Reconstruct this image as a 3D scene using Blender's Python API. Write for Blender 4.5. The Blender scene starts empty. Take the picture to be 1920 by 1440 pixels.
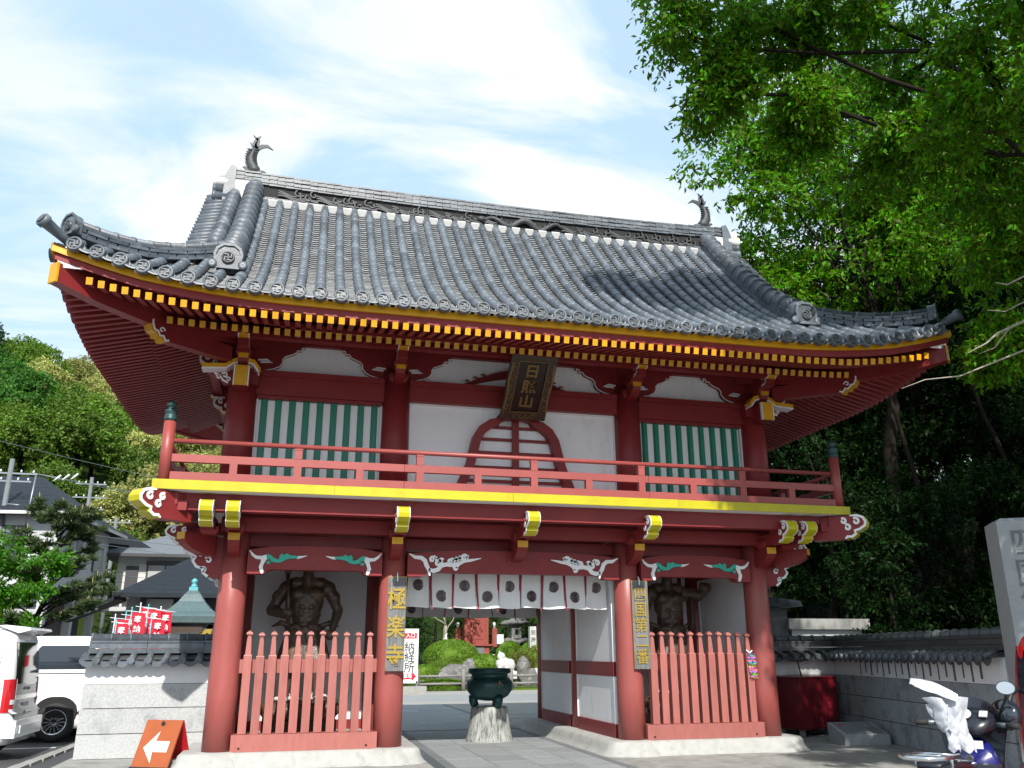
import bpy, math, random
import numpy as np
from mathutils import Matrix, Vector, Quaternion, noise
R=math.radians; PI=math.pi
rng=random.Random(7); nrg=np.random.default_rng(11)
SC=bpy.context.scene; COL=SC.collection

# ---------------------------------------------------------------- camera
cd=bpy.data.cameras.new('camera'); cam=bpy.data.objects.new('camera',cd); COL.objects.link(cam)
cd.sensor_width=36; cd.lens=1595.35/1920*36; cd.clip_start=.05; cd.clip_end=3000
_yaw,_pit,_rol=.243914,.305522,-.003693
F=Vector((math.sin(_yaw)*math.cos(_pit),math.cos(_yaw)*math.cos(_pit),math.sin(_pit)))
_R0=Vector((math.cos(_yaw),-math.sin(_yaw),0)); _U0=_R0.cross(F)
_RR=_R0*math.cos(_rol)+_U0*math.sin(_rol); _UU=-_R0*math.sin(_rol)+_U0*math.cos(_rol)
cam.matrix_world=Matrix(((_RR.x,_UU.x,-F.x,-3.56748),(_RR.y,_UU.y,-F.y,-14.40777),(_RR.z,_UU.z,-F.z,1.60261),(0,0,0,1)))
SC.camera=cam
SC.render.resolution_x=1024; SC.render.resolution_y=768

# ---------------------------------------------------------------- sun, sky, exposure
SUN=Vector((.10,1,-.83)).normalized()
sd=bpy.data.lights.new('sun','SUN'); sd.energy=5.0; sd.angle=R(.6); sd.color=(1,.955,.88)
so=bpy.data.objects.new('sun',sd); COL.objects.link(so); so.rotation_euler=SUN.to_track_quat('-Z','Y').to_euler(); so.location=(-6,-24,20)
wd=bpy.data.worlds.new('World'); SC.world=wd; wd.use_nodes=True
def sky():
    nt=wd.node_tree; nt.nodes.clear(); N=nt.nodes.new; L=nt.links.new
    st=N('ShaderNodeTexSky'); st.sky_type='NISHITA'; st.sun_disc=False
    st.sun_elevation=math.asin(-SUN.z); st.sun_rotation=math.atan2(-SUN.x,-SUN.y); st.dust_density=1.2; st.ozone_density=1.5
    tc=N('ShaderNodeTexCoord')
    # thin cirrus, laid on a flat layer high above: direction divided by its height
    sx=N('ShaderNodeSeparateXYZ'); L(tc.outputs['Generated'],sx.inputs[0])
    zz=N('ShaderNodeMath'); zz.operation='MAXIMUM'; zz.inputs[1].default_value=.0; L(sx.outputs['Z'],zz.inputs[0])
    za=N('ShaderNodeMath'); za.operation='ADD'; za.inputs[1].default_value=.22; L(zz.outputs[0],za.inputs[0])
    dx=N('ShaderNodeMath'); dx.operation='DIVIDE'; L(sx.outputs['X'],dx.inputs[0]); L(za.outputs[0],dx.inputs[1])
    dy=N('ShaderNodeMath'); dy.operation='DIVIDE'; L(sx.outputs['Y'],dy.inputs[0]); L(za.outputs[0],dy.inputs[1])
    cb=N('ShaderNodeCombineXYZ'); L(dx.outputs[0],cb.inputs[0]); L(dy.outputs[0],cb.inputs[1])
    mp=N('ShaderNodeMapping'); mp.inputs['Rotation'].default_value=(0,0,R(38)); mp.inputs['Scale'].default_value=(1.0,1.9,1); mp.inputs['Location'].default_value=(.35,.9,0)
    L(cb.outputs[0],mp.inputs[0])
    n1=N('ShaderNodeTexNoise'); n1.inputs['Scale'].default_value=1.35; n1.inputs['Detail'].default_value=10; n1.inputs['Roughness'].default_value=.56; n1.inputs['Distortion'].default_value=1.15
    L(mp.outputs[0],n1.inputs[0])
    n2=N('ShaderNodeTexNoise'); n2.inputs['Scale'].default_value=.55; n2.inputs['Detail'].default_value=3; n2.inputs['Distortion'].default_value=.3
    L(cb.outputs[0],n2.inputs[0])
    r1=N('ShaderNodeValToRGB'); r1.color_ramp.elements[0].position=.43; r1.color_ramp.elements[0].color=(.0,.0,.0,1)
    r1.color_ramp.elements[1].position=.60; r1.color_ramp.elements[1].color=(1,1,1,1); L(n1.outputs['Fac'],r1.inputs[0])
    r2=N('ShaderNodeValToRGB'); r2.color_ramp.elements[0].position=.36; r2.color_ramp.elements[0].color=(.3,.3,.3,1)
    r2.color_ramp.elements[1].position=.56; r2.color_ramp.elements[1].color=(1,1,1,1); L(n2.outputs['Fac'],r2.inputs[0])
    mm=N('ShaderNodeMath'); mm.operation='MULTIPLY'; L(r1.outputs[0],mm.inputs[0]); L(r2.outputs[0],mm.inputs[1])
    r3=N('ShaderNodeValToRGB'); r3.color_ramp.elements[0].position=.1; r3.color_ramp.elements[0].color=(.60,.82,1,1)
    r3.color_ramp.elements[1].position=.75; r3.color_ramp.elements[1].color=(.90,.91,.92,1); L(mm.outputs[0],r3.inputs[0])
    gn=N('ShaderNodeVectorMath'); gn.operation='SCALE'; gn.inputs['Scale'].default_value=7.6; L(r3.outputs[0],gn.inputs[0])
    mf=N('ShaderNodeMapRange'); mf.inputs[3].default_value=.70; mf.inputs[4].default_value=1.0; L(mm.outputs[0],mf.inputs[0])
    mx=N('ShaderNodeMix'); mx.data_type='RGBA'; L(mf.outputs[0],mx.inputs[0])
    L(gn.outputs[0],mx.inputs[7]); L(st.outputs[0],mx.inputs[6])
    bg=N('ShaderNodeBackground'); bg.inputs[1].default_value=.132; L(mx.outputs[2],bg.inputs[0])
    ow=N('ShaderNodeOutputWorld'); L(bg.outputs[0],ow.inputs[0])
sky()
vs=SC.view_settings; vs.view_transform='Standard'; vs.look='None'; vs.exposure=.34; vs.gamma=1; vs.use_curve_mapping=False
SC.cycles.max_bounces=6; SC.cycles.diffuse_bounces=3; SC.cycles.transparent_max_bounces=8
SC.cycles.use_denoising=True

# ---------------------------------------------------------------- materials
MATS={}
def mat(name,rgb,rough=.6,metal=0,var=.12,scale=6,bump=0,bscale=60,rand=0,island=0,spec=.5,coat=0,c2=None,c2lo=.55,c2hi=.75,c2scale=3,stretch=None,obj=False,trans=0,hue=0):
    if name in MATS: return MATS[name]
    m=bpy.data.materials.new(name); m.use_nodes=True; nt=m.node_tree; N=nt.nodes.new; L=nt.links.new
    b=nt.nodes['Principled BSDF']; out=nt.nodes['Material Output']
    b.inputs['Roughness'].default_value=rough; b.inputs['Metallic'].default_value=metal
    b.inputs['Specular IOR Level'].default_value=spec; b.inputs['Coat Weight'].default_value=coat
    if obj:
        tc=N('ShaderNodeTexCoord'); co=tc.outputs['Object']
    else:
        g=N('ShaderNodeNewGeometry'); co=g.outputs['Position']
    if stretch:
        mp=N('ShaderNodeMapping'); mp.inputs['Scale'].default_value=stretch; L(co,mp.inputs[0]); co=mp.outputs[0]
    n=N('ShaderNodeTexNoise'); n.inputs['Scale'].default_value=scale; n.inputs['Detail'].default_value=6; n.inputs['Roughness'].default_value=.6; L(co,n.inputs[0])
    mr=N('ShaderNodeMapRange'); mr.inputs[1].default_value=.25; mr.inputs[2].default_value=.75; mr.inputs[3].default_value=1-var; mr.inputs[4].default_value=1+var; L(n.outputs['Fac'],mr.inputs[0])
    val=mr.outputs[0]
    def mul(a,lo,hi):
        q=N('ShaderNodeMapRange'); q.inputs[3].default_value=lo; q.inputs[4].default_value=hi; L(a,q.inputs[0])
        w=N('ShaderNodeMath'); w.operation='MULTIPLY'; L(val,w.inputs[0]); L(q.outputs[0],w.inputs[1]); return w.outputs[0]
    if rand:
        oi=N('ShaderNodeObjectInfo'); val=mul(oi.outputs['Random'],1-rand,1+rand)
    if island:
        gi=N('ShaderNodeNewGeometry'); val=mul(gi.outputs['Random Per Island'],1-island,1+island)
    colr=N('ShaderNodeRGB'); colr.outputs[0].default_value=(*rgb,1); csock=colr.outputs[0]
    if c2:
        n3=N('ShaderNodeTexNoise'); n3.inputs['Scale'].default_value=c2scale; n3.inputs['Detail'].default_value=8; n3.inputs['Roughness'].default_value=.65; L(co,n3.inputs[0])
        q=N('ShaderNodeMapRange'); q.inputs[1].default_value=c2lo; q.inputs[2].default_value=c2hi; L(n3.outputs['Fac'],q.inputs[0])
        mx=N('ShaderNodeMix'); mx.data_type='RGBA'; L(q.outputs[0],mx.inputs[0]); L(csock,mx.inputs[6]); mx.inputs[7].default_value=(*c2,1); csock=mx.outputs[2]
    if hue:
        gi=N('ShaderNodeNewGeometry'); q=N('ShaderNodeMapRange'); q.inputs[3].default_value=.5-hue; q.inputs[4].default_value=.5+hue; L(gi.outputs['Random Per Island'],q.inputs[0])
        hs=N('ShaderNodeHueSaturation'); L(q.outputs[0],hs.inputs['Hue']); L(csock,hs.inputs['Color']); csock=hs.outputs[0]
    vm=N('ShaderNodeVectorMath'); vm.operation='SCALE'; L(csock,vm.inputs[0]); L(val,vm.inputs['Scale'])
    L(vm.outputs[0],b.inputs['Base Color'])
    if bump:
        n2=N('ShaderNodeTexNoise'); n2.inputs['Scale'].default_value=bscale; n2.inputs['Detail'].default_value=5; L(co,n2.inputs[0])
        bp=N('ShaderNodeBump'); bp.inputs['Strength'].default_value=bump; bp.inputs['Distance'].default_value=.02; L(n2.outputs['Fac'],bp.inputs['Height']); L(bp.outputs[0],b.inputs['Normal'])
    if trans:
        tr=N('ShaderNodeBsdfTranslucent'); v2=N('ShaderNodeVectorMath'); v2.operation='MULTIPLY'; v2.inputs[1].default_value=(1.5,1.75,.6); L(vm.outputs[0],v2.inputs[0]); L(v2.outputs[0],tr.inputs[0])
        ms=N('ShaderNodeMixShader'); ms.inputs[0].default_value=trans; L(b.outputs[0],ms.inputs[1]); L(tr.outputs[0],ms.inputs[2]); L(ms.outputs[0],out.inputs[0])
    MATS[name]=m; return m
M=lambda k: MATS[k]
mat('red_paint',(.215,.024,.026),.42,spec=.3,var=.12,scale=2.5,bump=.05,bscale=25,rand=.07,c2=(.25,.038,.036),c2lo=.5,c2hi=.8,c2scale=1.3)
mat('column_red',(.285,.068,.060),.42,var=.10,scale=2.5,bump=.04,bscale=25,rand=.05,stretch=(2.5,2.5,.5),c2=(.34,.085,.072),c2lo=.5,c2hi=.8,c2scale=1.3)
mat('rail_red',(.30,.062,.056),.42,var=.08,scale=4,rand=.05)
mat('fence_red',(.33,.108,.092),.48,var=.14,scale=5,rand=.08,bump=.08,bscale=30,stretch=(3,3,.6),c2=(.34,.085,.07),c2lo=.55,c2hi=.8)
mat('yellow_paint',(.62,.31,.004),.4,var=.12,scale=9,rand=.10,c2=(.48,.22,.006),c2lo=.55,c2hi=.8,c2scale=5)  # orange lean puts the shade under the eaves into the yellow
mat('yellow_lit',(.46,.41,.003),.42,var=.10,scale=5,c2=(.36,.31,.01),c2lo=.56,c2hi=.85,c2scale=3,rand=.04)  # the same yellow again, coloured as it looks in sunlight
mat('white_paint',(.82,.83,.84),.5,var=.05,scale=9)
mat('green_paint',(.006,.20,.125),.45,var=.08,scale=5)
mat('teal_paint',(.02,.40,.30),.45,var=.12,scale=14)
mat('plaster',(.70,.71,.72),.8,var=.05,scale=2.2,bump=.08,bscale=90,c2=(.45,.46,.46),c2lo=.60,c2hi=.85,c2scale=2.2,stretch=(2.5,2.5,.8))
mat('panel_white',(.86,.88,.91),.45,var=.04,scale=1.5,c2=(.60,.61,.62),c2lo=.55,c2hi=.85,c2scale=1.5,stretch=(2.2,2.2,.7))
mat('tile',(.092,.108,.128),.42,var=.28,scale=9,bump=.15,bscale=45,rand=.30,c2=(.22,.23,.235),c2lo=.58,c2hi=.78,c2scale=7)
mat('tile_all',(.092,.108,.128),.42,var=.28,scale=9,bump=.15,bscale=45,island=.34,c2=(.24,.25,.255),c2lo=.58,c2hi=.78,c2scale=7)
mat('pan_tile',(.105,.114,.122),.5,var=.28,scale=12,island=.34,c2=(.28,.285,.285),c2lo=.55,c2hi=.75,c2scale=9)
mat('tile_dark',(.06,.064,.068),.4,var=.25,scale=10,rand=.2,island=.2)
mat('mortar',(.72,.72,.70),.85,var=.08,scale=20)
mat('relief_tile',(.06,.066,.072),.5,spec=.3,var=.25,scale=18,island=.25)
mat('black_gap',(.012,.012,.013),.8)
mat('finial_green',(.03,.075,.075),.45,metal=.3,var=.3,scale=20)
mat('stone_grey',(.37,.37,.355),.85,var=.14,scale=7,bump=.3,bscale=60,c2=(.24,.24,.23),c2lo=.55,c2hi=.8,c2scale=4)
mat('granite',(.30,.315,.325),.75,var=.2,scale=70,bump=.12,bscale=120,c2=(.20,.21,.215),c2lo=.6,c2hi=.8,c2scale=3)
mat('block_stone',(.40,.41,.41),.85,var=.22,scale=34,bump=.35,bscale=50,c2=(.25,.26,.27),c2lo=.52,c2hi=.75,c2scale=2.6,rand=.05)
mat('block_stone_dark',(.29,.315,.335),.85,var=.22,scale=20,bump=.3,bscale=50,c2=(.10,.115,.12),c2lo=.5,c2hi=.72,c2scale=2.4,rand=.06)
mat('wood_dark',(.055,.036,.026),.5,var=.3,scale=9,stretch=(6,6,1),bump=.2,bscale=40)
mat('statue_wood',(.085,.058,.042),.36,var=.4,scale=14,bump=.35,bscale=38,c2=(.17,.105,.062),c2lo=.5,c2hi=.72,c2scale=5)
mat('gold',(.42,.29,.05),.42,metal=.55,var=.18,scale=30)
mat('gold_dull',(.20,.13,.045),.5,metal=.3,var=.3,scale=30)
mat('weathered_board',(.17,.172,.18),.75,spec=.25,var=.35,scale=6,stretch=(9,9,.7),bump=.3,bscale=14,c2=(.075,.075,.08),c2lo=.48,c2hi=.68,c2scale=5)
mat('cloth',(.74,.75,.76),.9,var=.05,scale=5)
mat('cloth_print',(.045,.012,.018),.9)
mat('ribbon_red',(.28,.012,.03),.6)
mat('bronze_green',(.012,.05,.052),.36,metal=.35,var=.35,scale=11,c2=(.02,.085,.08),c2lo=.5,c2hi=.75)
mat('stump_wood',(.34,.355,.34),.8,var=.45,scale=3.2,stretch=(5,5,.8),bump=.7,bscale=12,c2=(.10,.11,.10),c2lo=.48,c2hi=.62,c2scale=4.5)
mat('black',(.012,.012,.013),.5)
mat('rubber',(.018,.018,.019),.75)
mat('car_white',(.80,.81,.82),.25,var=.01,coat=.6)
mat('car_grey',(.32,.34,.36),.3,var=.02,coat=.3)
mat('car_glass',(.012,.016,.024),.06,var=.02,spec=.9,coat=.5)
mat('chrome',(.62,.63,.65),.18,metal=.95,var=.02)
mat('lamp_red',(.50,.006,.012),.15,coat=.7,var=.05)
mat('lamp_clear',(.75,.75,.78),.15,coat=.6,var=.05)
mat('asphalt',(.052,.053,.056),.9,var=.25,scale=60,bump=.25,bscale=180,c2=(.075,.075,.078),c2lo=.5,c2hi=.8,c2scale=.8)
mat('concrete',(.30,.30,.285),.9,var=.18,scale=7,bump=.3,bscale=110,c2=(.17,.172,.165),c2lo=.48,c2hi=.72,c2scale=1.6)
mat('slab',(.255,.27,.278),.72,var=.14,scale=14,bump=.12,bscale=120,rand=.10,c2=(.20,.215,.225),c2lo=.5,c2hi=.8,c2scale=2)
mat('slab_edge',(.15,.16,.17),.75,var=.15,scale=14,rand=.1)
mat('gravel',(.33,.32,.30),.95,var=.35,scale=90,bump=.6,bscale=140)
mat('white_line',(.62,.62,.62),.8,var=.2,scale=20)
mat('orange_board',(.32,.075,.018),.5,var=.08,scale=6)
mat('bright_red',(.48,.012,.016),.5,var=.08)
mat('dark_red_metal',(.13,.006,.012),.4,var=.15,scale=5,coat=.2)
mat('faded_red',(.36,.02,.05),.5,var=.3,scale=20)
mat('house_wall',(.46,.47,.48),.8,var=.06,scale=3)
mat('house_cream',(.55,.55,.53),.8,var=.06,scale=3)
mat('house_dark',(.045,.045,.05),.5,var=.1)
mat('roof_slate',(.018,.023,.030),.6,spec=.18,var=.2,scale=6,island=.2)
mat('roof_grey',(.13,.142,.158),.6,spec=.25,var=.15,scale=6,island=.12)
mat('copper_roof',(.075,.12,.125),.5,var=.2,scale=10,rand=.15)
mat('verdigris',(.10,.38,.42),.55,var=.15,scale=14)
mat('glass_dark',(.02,.025,.03),.08,spec=.8)
mat('curtain',(.35,.36,.36),.8)
mat('pole_grey',(.14,.155,.165),.7,var=.1)
mat('steel',(.22,.25,.28),.4,metal=.6,var=.1)
mat('ceramic',(.72,.74,.75),.3)
mat('flag_red',(.50,.006,.03),.7,var=.08,scale=5)
mat('cyan_pole',(.12,.50,.55),.5)
mat('bark',(.022,.018,.014),.95,spec=.08,var=.35,scale=14,bump=.6,bscale=30,stretch=(3,3,.7))  # darkened so the shade of the wood sits in the bark colour
mat('bark_light',(.30,.27,.22),.9,var=.3,scale=12,bump=.4,bscale=30)
mat('moss',(.10,.18,.014),.95,var=.28,scale=22,bump=.8,bscale=90,c2=(.15,.19,.02),c2lo=.5,c2hi=.8,c2scale=4)
mat('rock',(.15,.147,.147),.92,spec=.2,var=.3,scale=9,bump=.6,bscale=25,c2=(.34,.33,.32),c2lo=.52,c2hi=.7,c2scale=5)
mat('rock_white',(.52,.52,.50),.85,var=.25,scale=9,bump=.4,bscale=25,c2=(.25,.25,.24),c2lo=.55,c2hi=.75,c2scale=6)
mat('soil',(.055,.048,.036),.95,var=.3,scale=20)
mat('forest_floor',(.010,.012,.006),.98,spec=.05,var=.4,scale=3)  # near black: deep shade of the wood put into the ground colour
mat('hill_ground',(.02,.035,.008),.98,spec=.05,var=.4,scale=.5)
mat('grey_wood',(.22,.21,.205),.85,var=.25,scale=8,stretch=(4,4,.8))
mat('shrine_red',(.27,.055,.042),.5,var=.15,scale=6)
mat('jacket',(.43,.45,.50),.7,var=.04,scale=3,bump=.25,bscale=14)
mat('scooter_black',(.012,.013,.02),.28,coat=.4,var=.1)
mat('scooter_blue',(.01,.012,.13),.2,coat=.6,var=.05)
mat('scooter_grey',(.035,.037,.05),.45,var=.1)
mat('van_red',(.42,.008,.014),.25,coat=.6,var=.03)
mat('paper_mix',(.12,.34,.55),.8,island=.5,hue=.5,var=.05)
mat('leaf_near',(.088,.195,.006),.5,var=.3,scale=.9,island=.65,hue=.035,trans=.36,spec=.18)
mat('leaf_bright',(.12,.21,.014),.48,var=.2,scale=1.2,island=.5,hue=.03,trans=.42)
mat('leaf_dark',(.009,.028,.004),.55,var=.25,scale=.8,island=.5,hue=.03,trans=.25,spec=.15)  # darkened to carry deep shade between the trees in the leaf colour
mat('leaf_hill_a',(.085,.155,.010),.7,var=.25,scale=.3,island=.4,hue=.02,trans=.25,rand=.25)
mat('leaf_hill_b',(.04,.125,.010),.7,var=.25,scale=.3,island=.4,hue=.02,trans=.25,rand=.25)
mat('leaf_hill_c',(.31,.315,.10),.7,var=.2,scale=.3,island=.35,hue=.02,trans=.25,rand=.2)
mat('leaf_hill_d',(.018,.05,.022),.6,var=.25,scale=.3,island=.4,hue=.02,trans=.2,rand=.2)
mat('needle',(.055,.085,.028),.55,var=.2,island=.4,trans=.2)
mat('candle',(.30,.24,.11),.6,island=.2)
mat('leaf_maple',(.075,.21,.012),.55,island=.4,hue=.02,trans=.45)
mat('leaf_azalea',(.13,.12,.015),.6,island=.5,hue=.04,trans=.2)

# ---------------------------------------------------------------- mesh helpers
class MB:
    def __init__(s): s.v=[]; s.f=[]; s.sm=[]
    def add(s,vs,fs,T=None,smooth=False):
        o=len(s.v)
        if T is not None: vs=[T@Vector(p) for p in vs]
        s.v.extend([tuple(p) for p in vs]); s.f.extend([tuple(i+o for i in f) for f in fs]); s.sm.extend([smooth]*len(fs)); return s
    def box(s,x0,x1,y0,y1,z0,z1,T=None):
        v=[(x,y,z) for z in (z0,z1) for y in (y0,y1) for x in (x0,x1)]
        return s.add(v,[(0,2,3,1),(4,5,7,6),(0,1,5,4),(2,6,7,3),(0,4,6,2),(1,3,7,5)],T)
    def frustum(s,c,b,t,h,T=None):   # c base centre, b half sizes bottom, t half sizes top
        x,y,z=c; v=[(x-b[0],y-b[1],z),(x+b[0],y-b[1],z),(x-b[0],y+b[1],z),(x+b[0],y+b[1],z),(x-t[0],y-t[1],z+h),(x+t[0],y-t[1],z+h),(x-t[0],y+t[1],z+h),(x+t[0],y+t[1],z+h)]
        return s.add(v,[(0,2,3,1),(4,5,7,6),(0,1,5,4),(2,6,7,3),(0,4,6,2),(1,3,7,5)],T)
    def prism(s,pts,a,b,ax='y',T=None,smooth=False):
        # pts: 2D polygon; ax y -> (u,w)=(x,z) extruded from y=a to y=b ; x -> (y,z) ; z -> (x,y)
        f={'y':lambda u,w,t:(u,t,w),'x':lambda u,w,t:(t,u,w),'z':lambda u,w,t:(u,w,t)}[ax]; n=len(pts)
        v=[f(u,w,a) for u,w in pts]+[f(u,w,b) for u,w in pts]
        fs=[tuple(range(n)),tuple(range(2*n-1,n-1,-1))]+[(i,i+n,(i+1)%n+n,(i+1)%n) for i in range(n)]
        return s.add(v,fs,T)
    def ribbon(s,pts,wid,a,b,ax='y',T=None):
        # flat ribbon along 2D path with widths, extruded a..b
        n=len(pts); w=wid if hasattr(wid,'__len__') else [wid]*n; Lf=[];Rt=[]
        for i in range(n):
            p=Vector(pts[max(0,i-1)]); q=Vector(pts[min(n-1,i+1)]); d=(q-p); d=d.normalized() if d.length>1e-9 else Vector((1,0)); nn=Vector((-d.y,d.x))
            Lf.append(Vector(pts[i])+nn*w[i]/2); Rt.append(Vector(pts[i])-nn*w[i]/2)
        f={'y':lambda u,t:(u[0],t,u[1]),'x':lambda u,t:(t,u[0],u[1]),'z':lambda u,t:(u[0],u[1],t)}[ax]
        v=[];fs=[]
        for i in range(n): v+= [f(Lf[i],a),f(Rt[i],a),f(Lf[i],b),f(Rt[i],b)]
        for i in range(n-1):
            o=4*i; fs+=[(o,o+1,o+5,o+4),(o+2,o+6,o+7,o+3),(o,o+4,o+6,o+2),(o+1,o+3,o+7,o+5)]
        fs+=[(0,2,3,1),(4*n-4,4*n-3,4*n-1,4*n-2)]
        return s.add(v,fs,T)
    def lathe(s,prof,n=16,c=(0,0,0),T=None,smooth=True,cap=True):
        v=[];fs=[];m=len(prof)
        for r,z in prof:
            for k in range(n):
                t=2*PI*k/n; v.append((c[0]+r*math.cos(t),c[1]+r*math.sin(t),c[2]+z))
        for i in range(m-1):
            for k in range(n):
                a=i*n+k;b=i*n+(k+1)%n; fs.append((a,b,b+n,a+n))
        s.add(v,fs,T,smooth)
        if cap:
            o=len(s.v)-len(v); s.f.append(tuple(o+k for k in range(n-1,-1,-1))); s.f.append(tuple(o+(m-1)*n+k for k in range(n))); s.sm+= [False,False]
        return s
    def cyl(s,p,q,r,r2=None,n=12,T=None):
        return s.tube([p,q],[r,r if r2 is None else r2],n,T)
    def tube(s,path,rad,n=8,T=None,cap=True,smooth=True):
        path=[Vector(p) for p in path]; m=len(path); rad=rad if hasattr(rad,'__len__') else [rad]*m
        v=[];fs=[]; up=None
        for i in range(m):
            d=(path[min(m-1,i+1)]-path[max(0,i-1)]); d=d.normalized() if d.length>1e-9 else Vector((0,0,1))
            if up is None: up=Vector((0,0,1)) if abs(d.z)<.9 else Vector((1,0,0))
            a=d.cross(up); a=a.normalized() if a.length>1e-6 else d.orthogonal().normalized(); b=a.cross(d); up=b
            for k in range(n):
                t=2*PI*k/n; v.append(path[i]+(a*math.cos(t)+b*math.sin(t))*rad[i])
        for i in range(m-1):
            for k in range(n):
                x=i*n+k;y=i*n+(k+1)%n; fs.append((x,x+n,y+n,y))
        s.add(v,fs,T,smooth)
        if cap:
            o=len(s.v)-len(v); s.f.append(tuple(o+k for k in range(n))); s.f.append(tuple(o+(m-1)*n+k for k in range(n-1,-1,-1))); s.sm+=[False,False]
        return s
    def ball(s,c,r,nu=12,nv=8,T=None):
        r=r if hasattr(r,'__len__') else (r,r,r); v=[(c[0],c[1],c[2]-r[2])];fs=[]
        for j in range(1,nv):
            p=-PI/2+PI*j/nv
            for k in range(nu): t=2*PI*k/nu; v.append((c[0]+r[0]*math.cos(p)*math.cos(t),c[1]+r[1]*math.cos(p)*math.sin(t),c[2]+r[2]*math.sin(p)))
        v.append((c[0],c[1],c[2]+r[2])); e=len(v)-1
        for k in range(nu):
            fs.append((0,1+(k+1)%nu,1+k)); o=1+(nv-2)*nu; fs.append((e,o+k,o+(k+1)%nu))
        for j in range(nv-2):
            for k in range(nu): a=1+j*nu+k;b=1+j*nu+(k+1)%nu; fs.append((a,b,b+nu,a+nu))
        return s.add(v,fs,T,True)
    def grid(s,fn,nu,nv,T=None,smooth=True):
        v=[fn(i/nu,j/nv) for j in range(nv+1) for i in range(nu+1)]; w=nu+1
        return s.add(v,[(j*w+i,j*w+i+1,(j+1)*w+i+1,(j+1)*w+i) for j in range(nv) for i in range(nu)],T,smooth)
    def mesh(s,name,off=(0,0,0)):
        me=bpy.data.meshes.new(name); ox,oy,oz=off
        me.from_pydata([(x-ox,y-oy,z-oz) for x,y,z in s.v],[],s.f); me.polygons.foreach_set('use_smooth',s.sm); me.update(); return me
    def build(s,name,m,parent=None,origin=None):
        me=s.mesh(name,wloc(parent) if parent is not None else (origin or (0,0,0)))
        o=link(name,me,m,parent)
        if parent is None and origin: o.location=origin
        return o
def wloc(o):
    v=Vector((0,0,0))
    while o is not None: v+=o.location; o=o.parent
    return v
def link(name,me,m=None,parent=None,loc=None,rot=None,sca=None):
    if m is not None and not me.materials: me.materials.append(M(m) if isinstance(m,str) else m)
    o=bpy.data.objects.new(name,me); COL.objects.link(o)
    if parent is not None: o.parent=parent
    if loc is not None: o.location=loc
    if rot is not None:
        if isinstance(rot,Quaternion): o.rotation_mode='QUATERNION'; o.rotation_quaternion=rot
        else: o.rotation_euler=rot
    if sca is not None: o.scale=sca if hasattr(sca,'__len__') else (sca,)*3
    return o
def tag(o,label,cat,group=None,kind=None):
    o['label']=label; o['category']=cat
    if group: o['group']=group
    if kind: o['kind']=kind
    return o
def thing(name,loc,label,cat,group=None,rz=0):
    o=bpy.data.objects.new(name,None); COL.objects.link(o); o.location=loc; o.rotation_euler=(0,0,rz); o.empty_display_size=.2
    return tag(o,label,cat,group)
def struct(o,label=None): 
    o['kind']='structure'
    if label: o['label']=label
    return o
def copy_tree(o,parent=None):
    c=o.copy(); COL.objects.link(c)
    if parent is not None: c.parent=parent
    for ch in o.children: copy_tree(ch,c)
    return c
def text_mesh(txt,size,depth=0,bold=0,off=0):
    c=bpy.data.curves.new('t','FONT'); c.body=txt; c.size=size; c.align_x='CENTER'; c.align_y='CENTER'; c.extrude=depth; c.offset=bold; c.resolution_u=3
    o=bpy.data.objects.new('t',c); COL.objects.link(o)
    me=bpy.data.meshes.new_from_object(o.evaluated_get(bpy.context.evaluated_depsgraph_get())); bpy.data.objects.remove(o); bpy.data.curves.remove(c)
    return me
FRONT=(PI/2,0,0)
def text(txt,size,m,parent,loc,rot=FRONT,depth=.004,bold=0,name='lettering',sca=None,rel=True):
    me=text_mesh(txt,size,depth,bold); me.name=name
    l=Vector(loc)-(wloc(parent) if (parent is not None and rel) else Vector((0,0,0)))
    return link(name,me,m,parent,l,rot,sca)
def vtext(chars,size,step,m,parent,loc,rot=FRONT,depth=.004,bold=0,sca=None,rel=True):
    for i,ch in enumerate(chars):
        p=Vector(loc); p.z-=i*step
        if ch.strip(): text(ch,size,m,parent,p,rot,depth,bold,'character',sca,rel)
def merged(objs_mb,voxel,smooth_it=4,dispn=None):
    """one continuous skin over overlapping bodies"""
    me=objs_mb.mesh('tmp'); o=bpy.data.objects.new('tmp',me); COL.objects.link(o)
    md=o.modifiers.new('r','REMESH'); md.mode='VOXEL'; md.voxel_size=voxel
    s=o.modifiers.new('s','SMOOTH'); s.factor=.5; s.iterations=smooth_it
    r=bpy.data.meshes.new_from_object(o.evaluated_get(bpy.context.evaluated_depsgraph_get())); bpy.data.objects.remove(o)
    n=len(r.vertices)
    if dispn:
        amp,fr=dispn
        co=np.empty(n*3); r.vertices.foreach_get('co',co); no=np.empty(n*3); r.vertices.foreach_get('normal',no)
        co=co.reshape(-1,3); no=no.reshape(-1,3)
        d=np.array([noise.fractal(Vector(c)*fr,1,2,4) for c in co]); co+=no*(d*amp)[:,None]; r.vertices.foreach_set('co',co.ravel())
    r.polygons.foreach_set('use_smooth',[True]*len(r.polygons)); r.update(); return r
def spiral(cx,cz,r0,r1,t0,t1,n=14):
    return [(cx+(r0+(r1-r0)*i/n)*math.cos(t0+(t1-t0)*i/n),cz+(r0+(r1-r0)*i/n)*math.sin(t0+(t1-t0)*i/n)) for i in range(n+1)]
# ================================================================ GATE
gate=thing('temple_gate',(0,0,0),'two storey red temple gate with grey tiled hip and gable roof and yellow balcony edge','temple gate')
def G(mb,name,m): return mb.build(name,m,gate)
def gl(name,me,m,loc,rot=None,sca=None,parent=None): return link(name,me,m,parent or gate,loc,rot,sca)
lerp=np.interp
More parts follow.
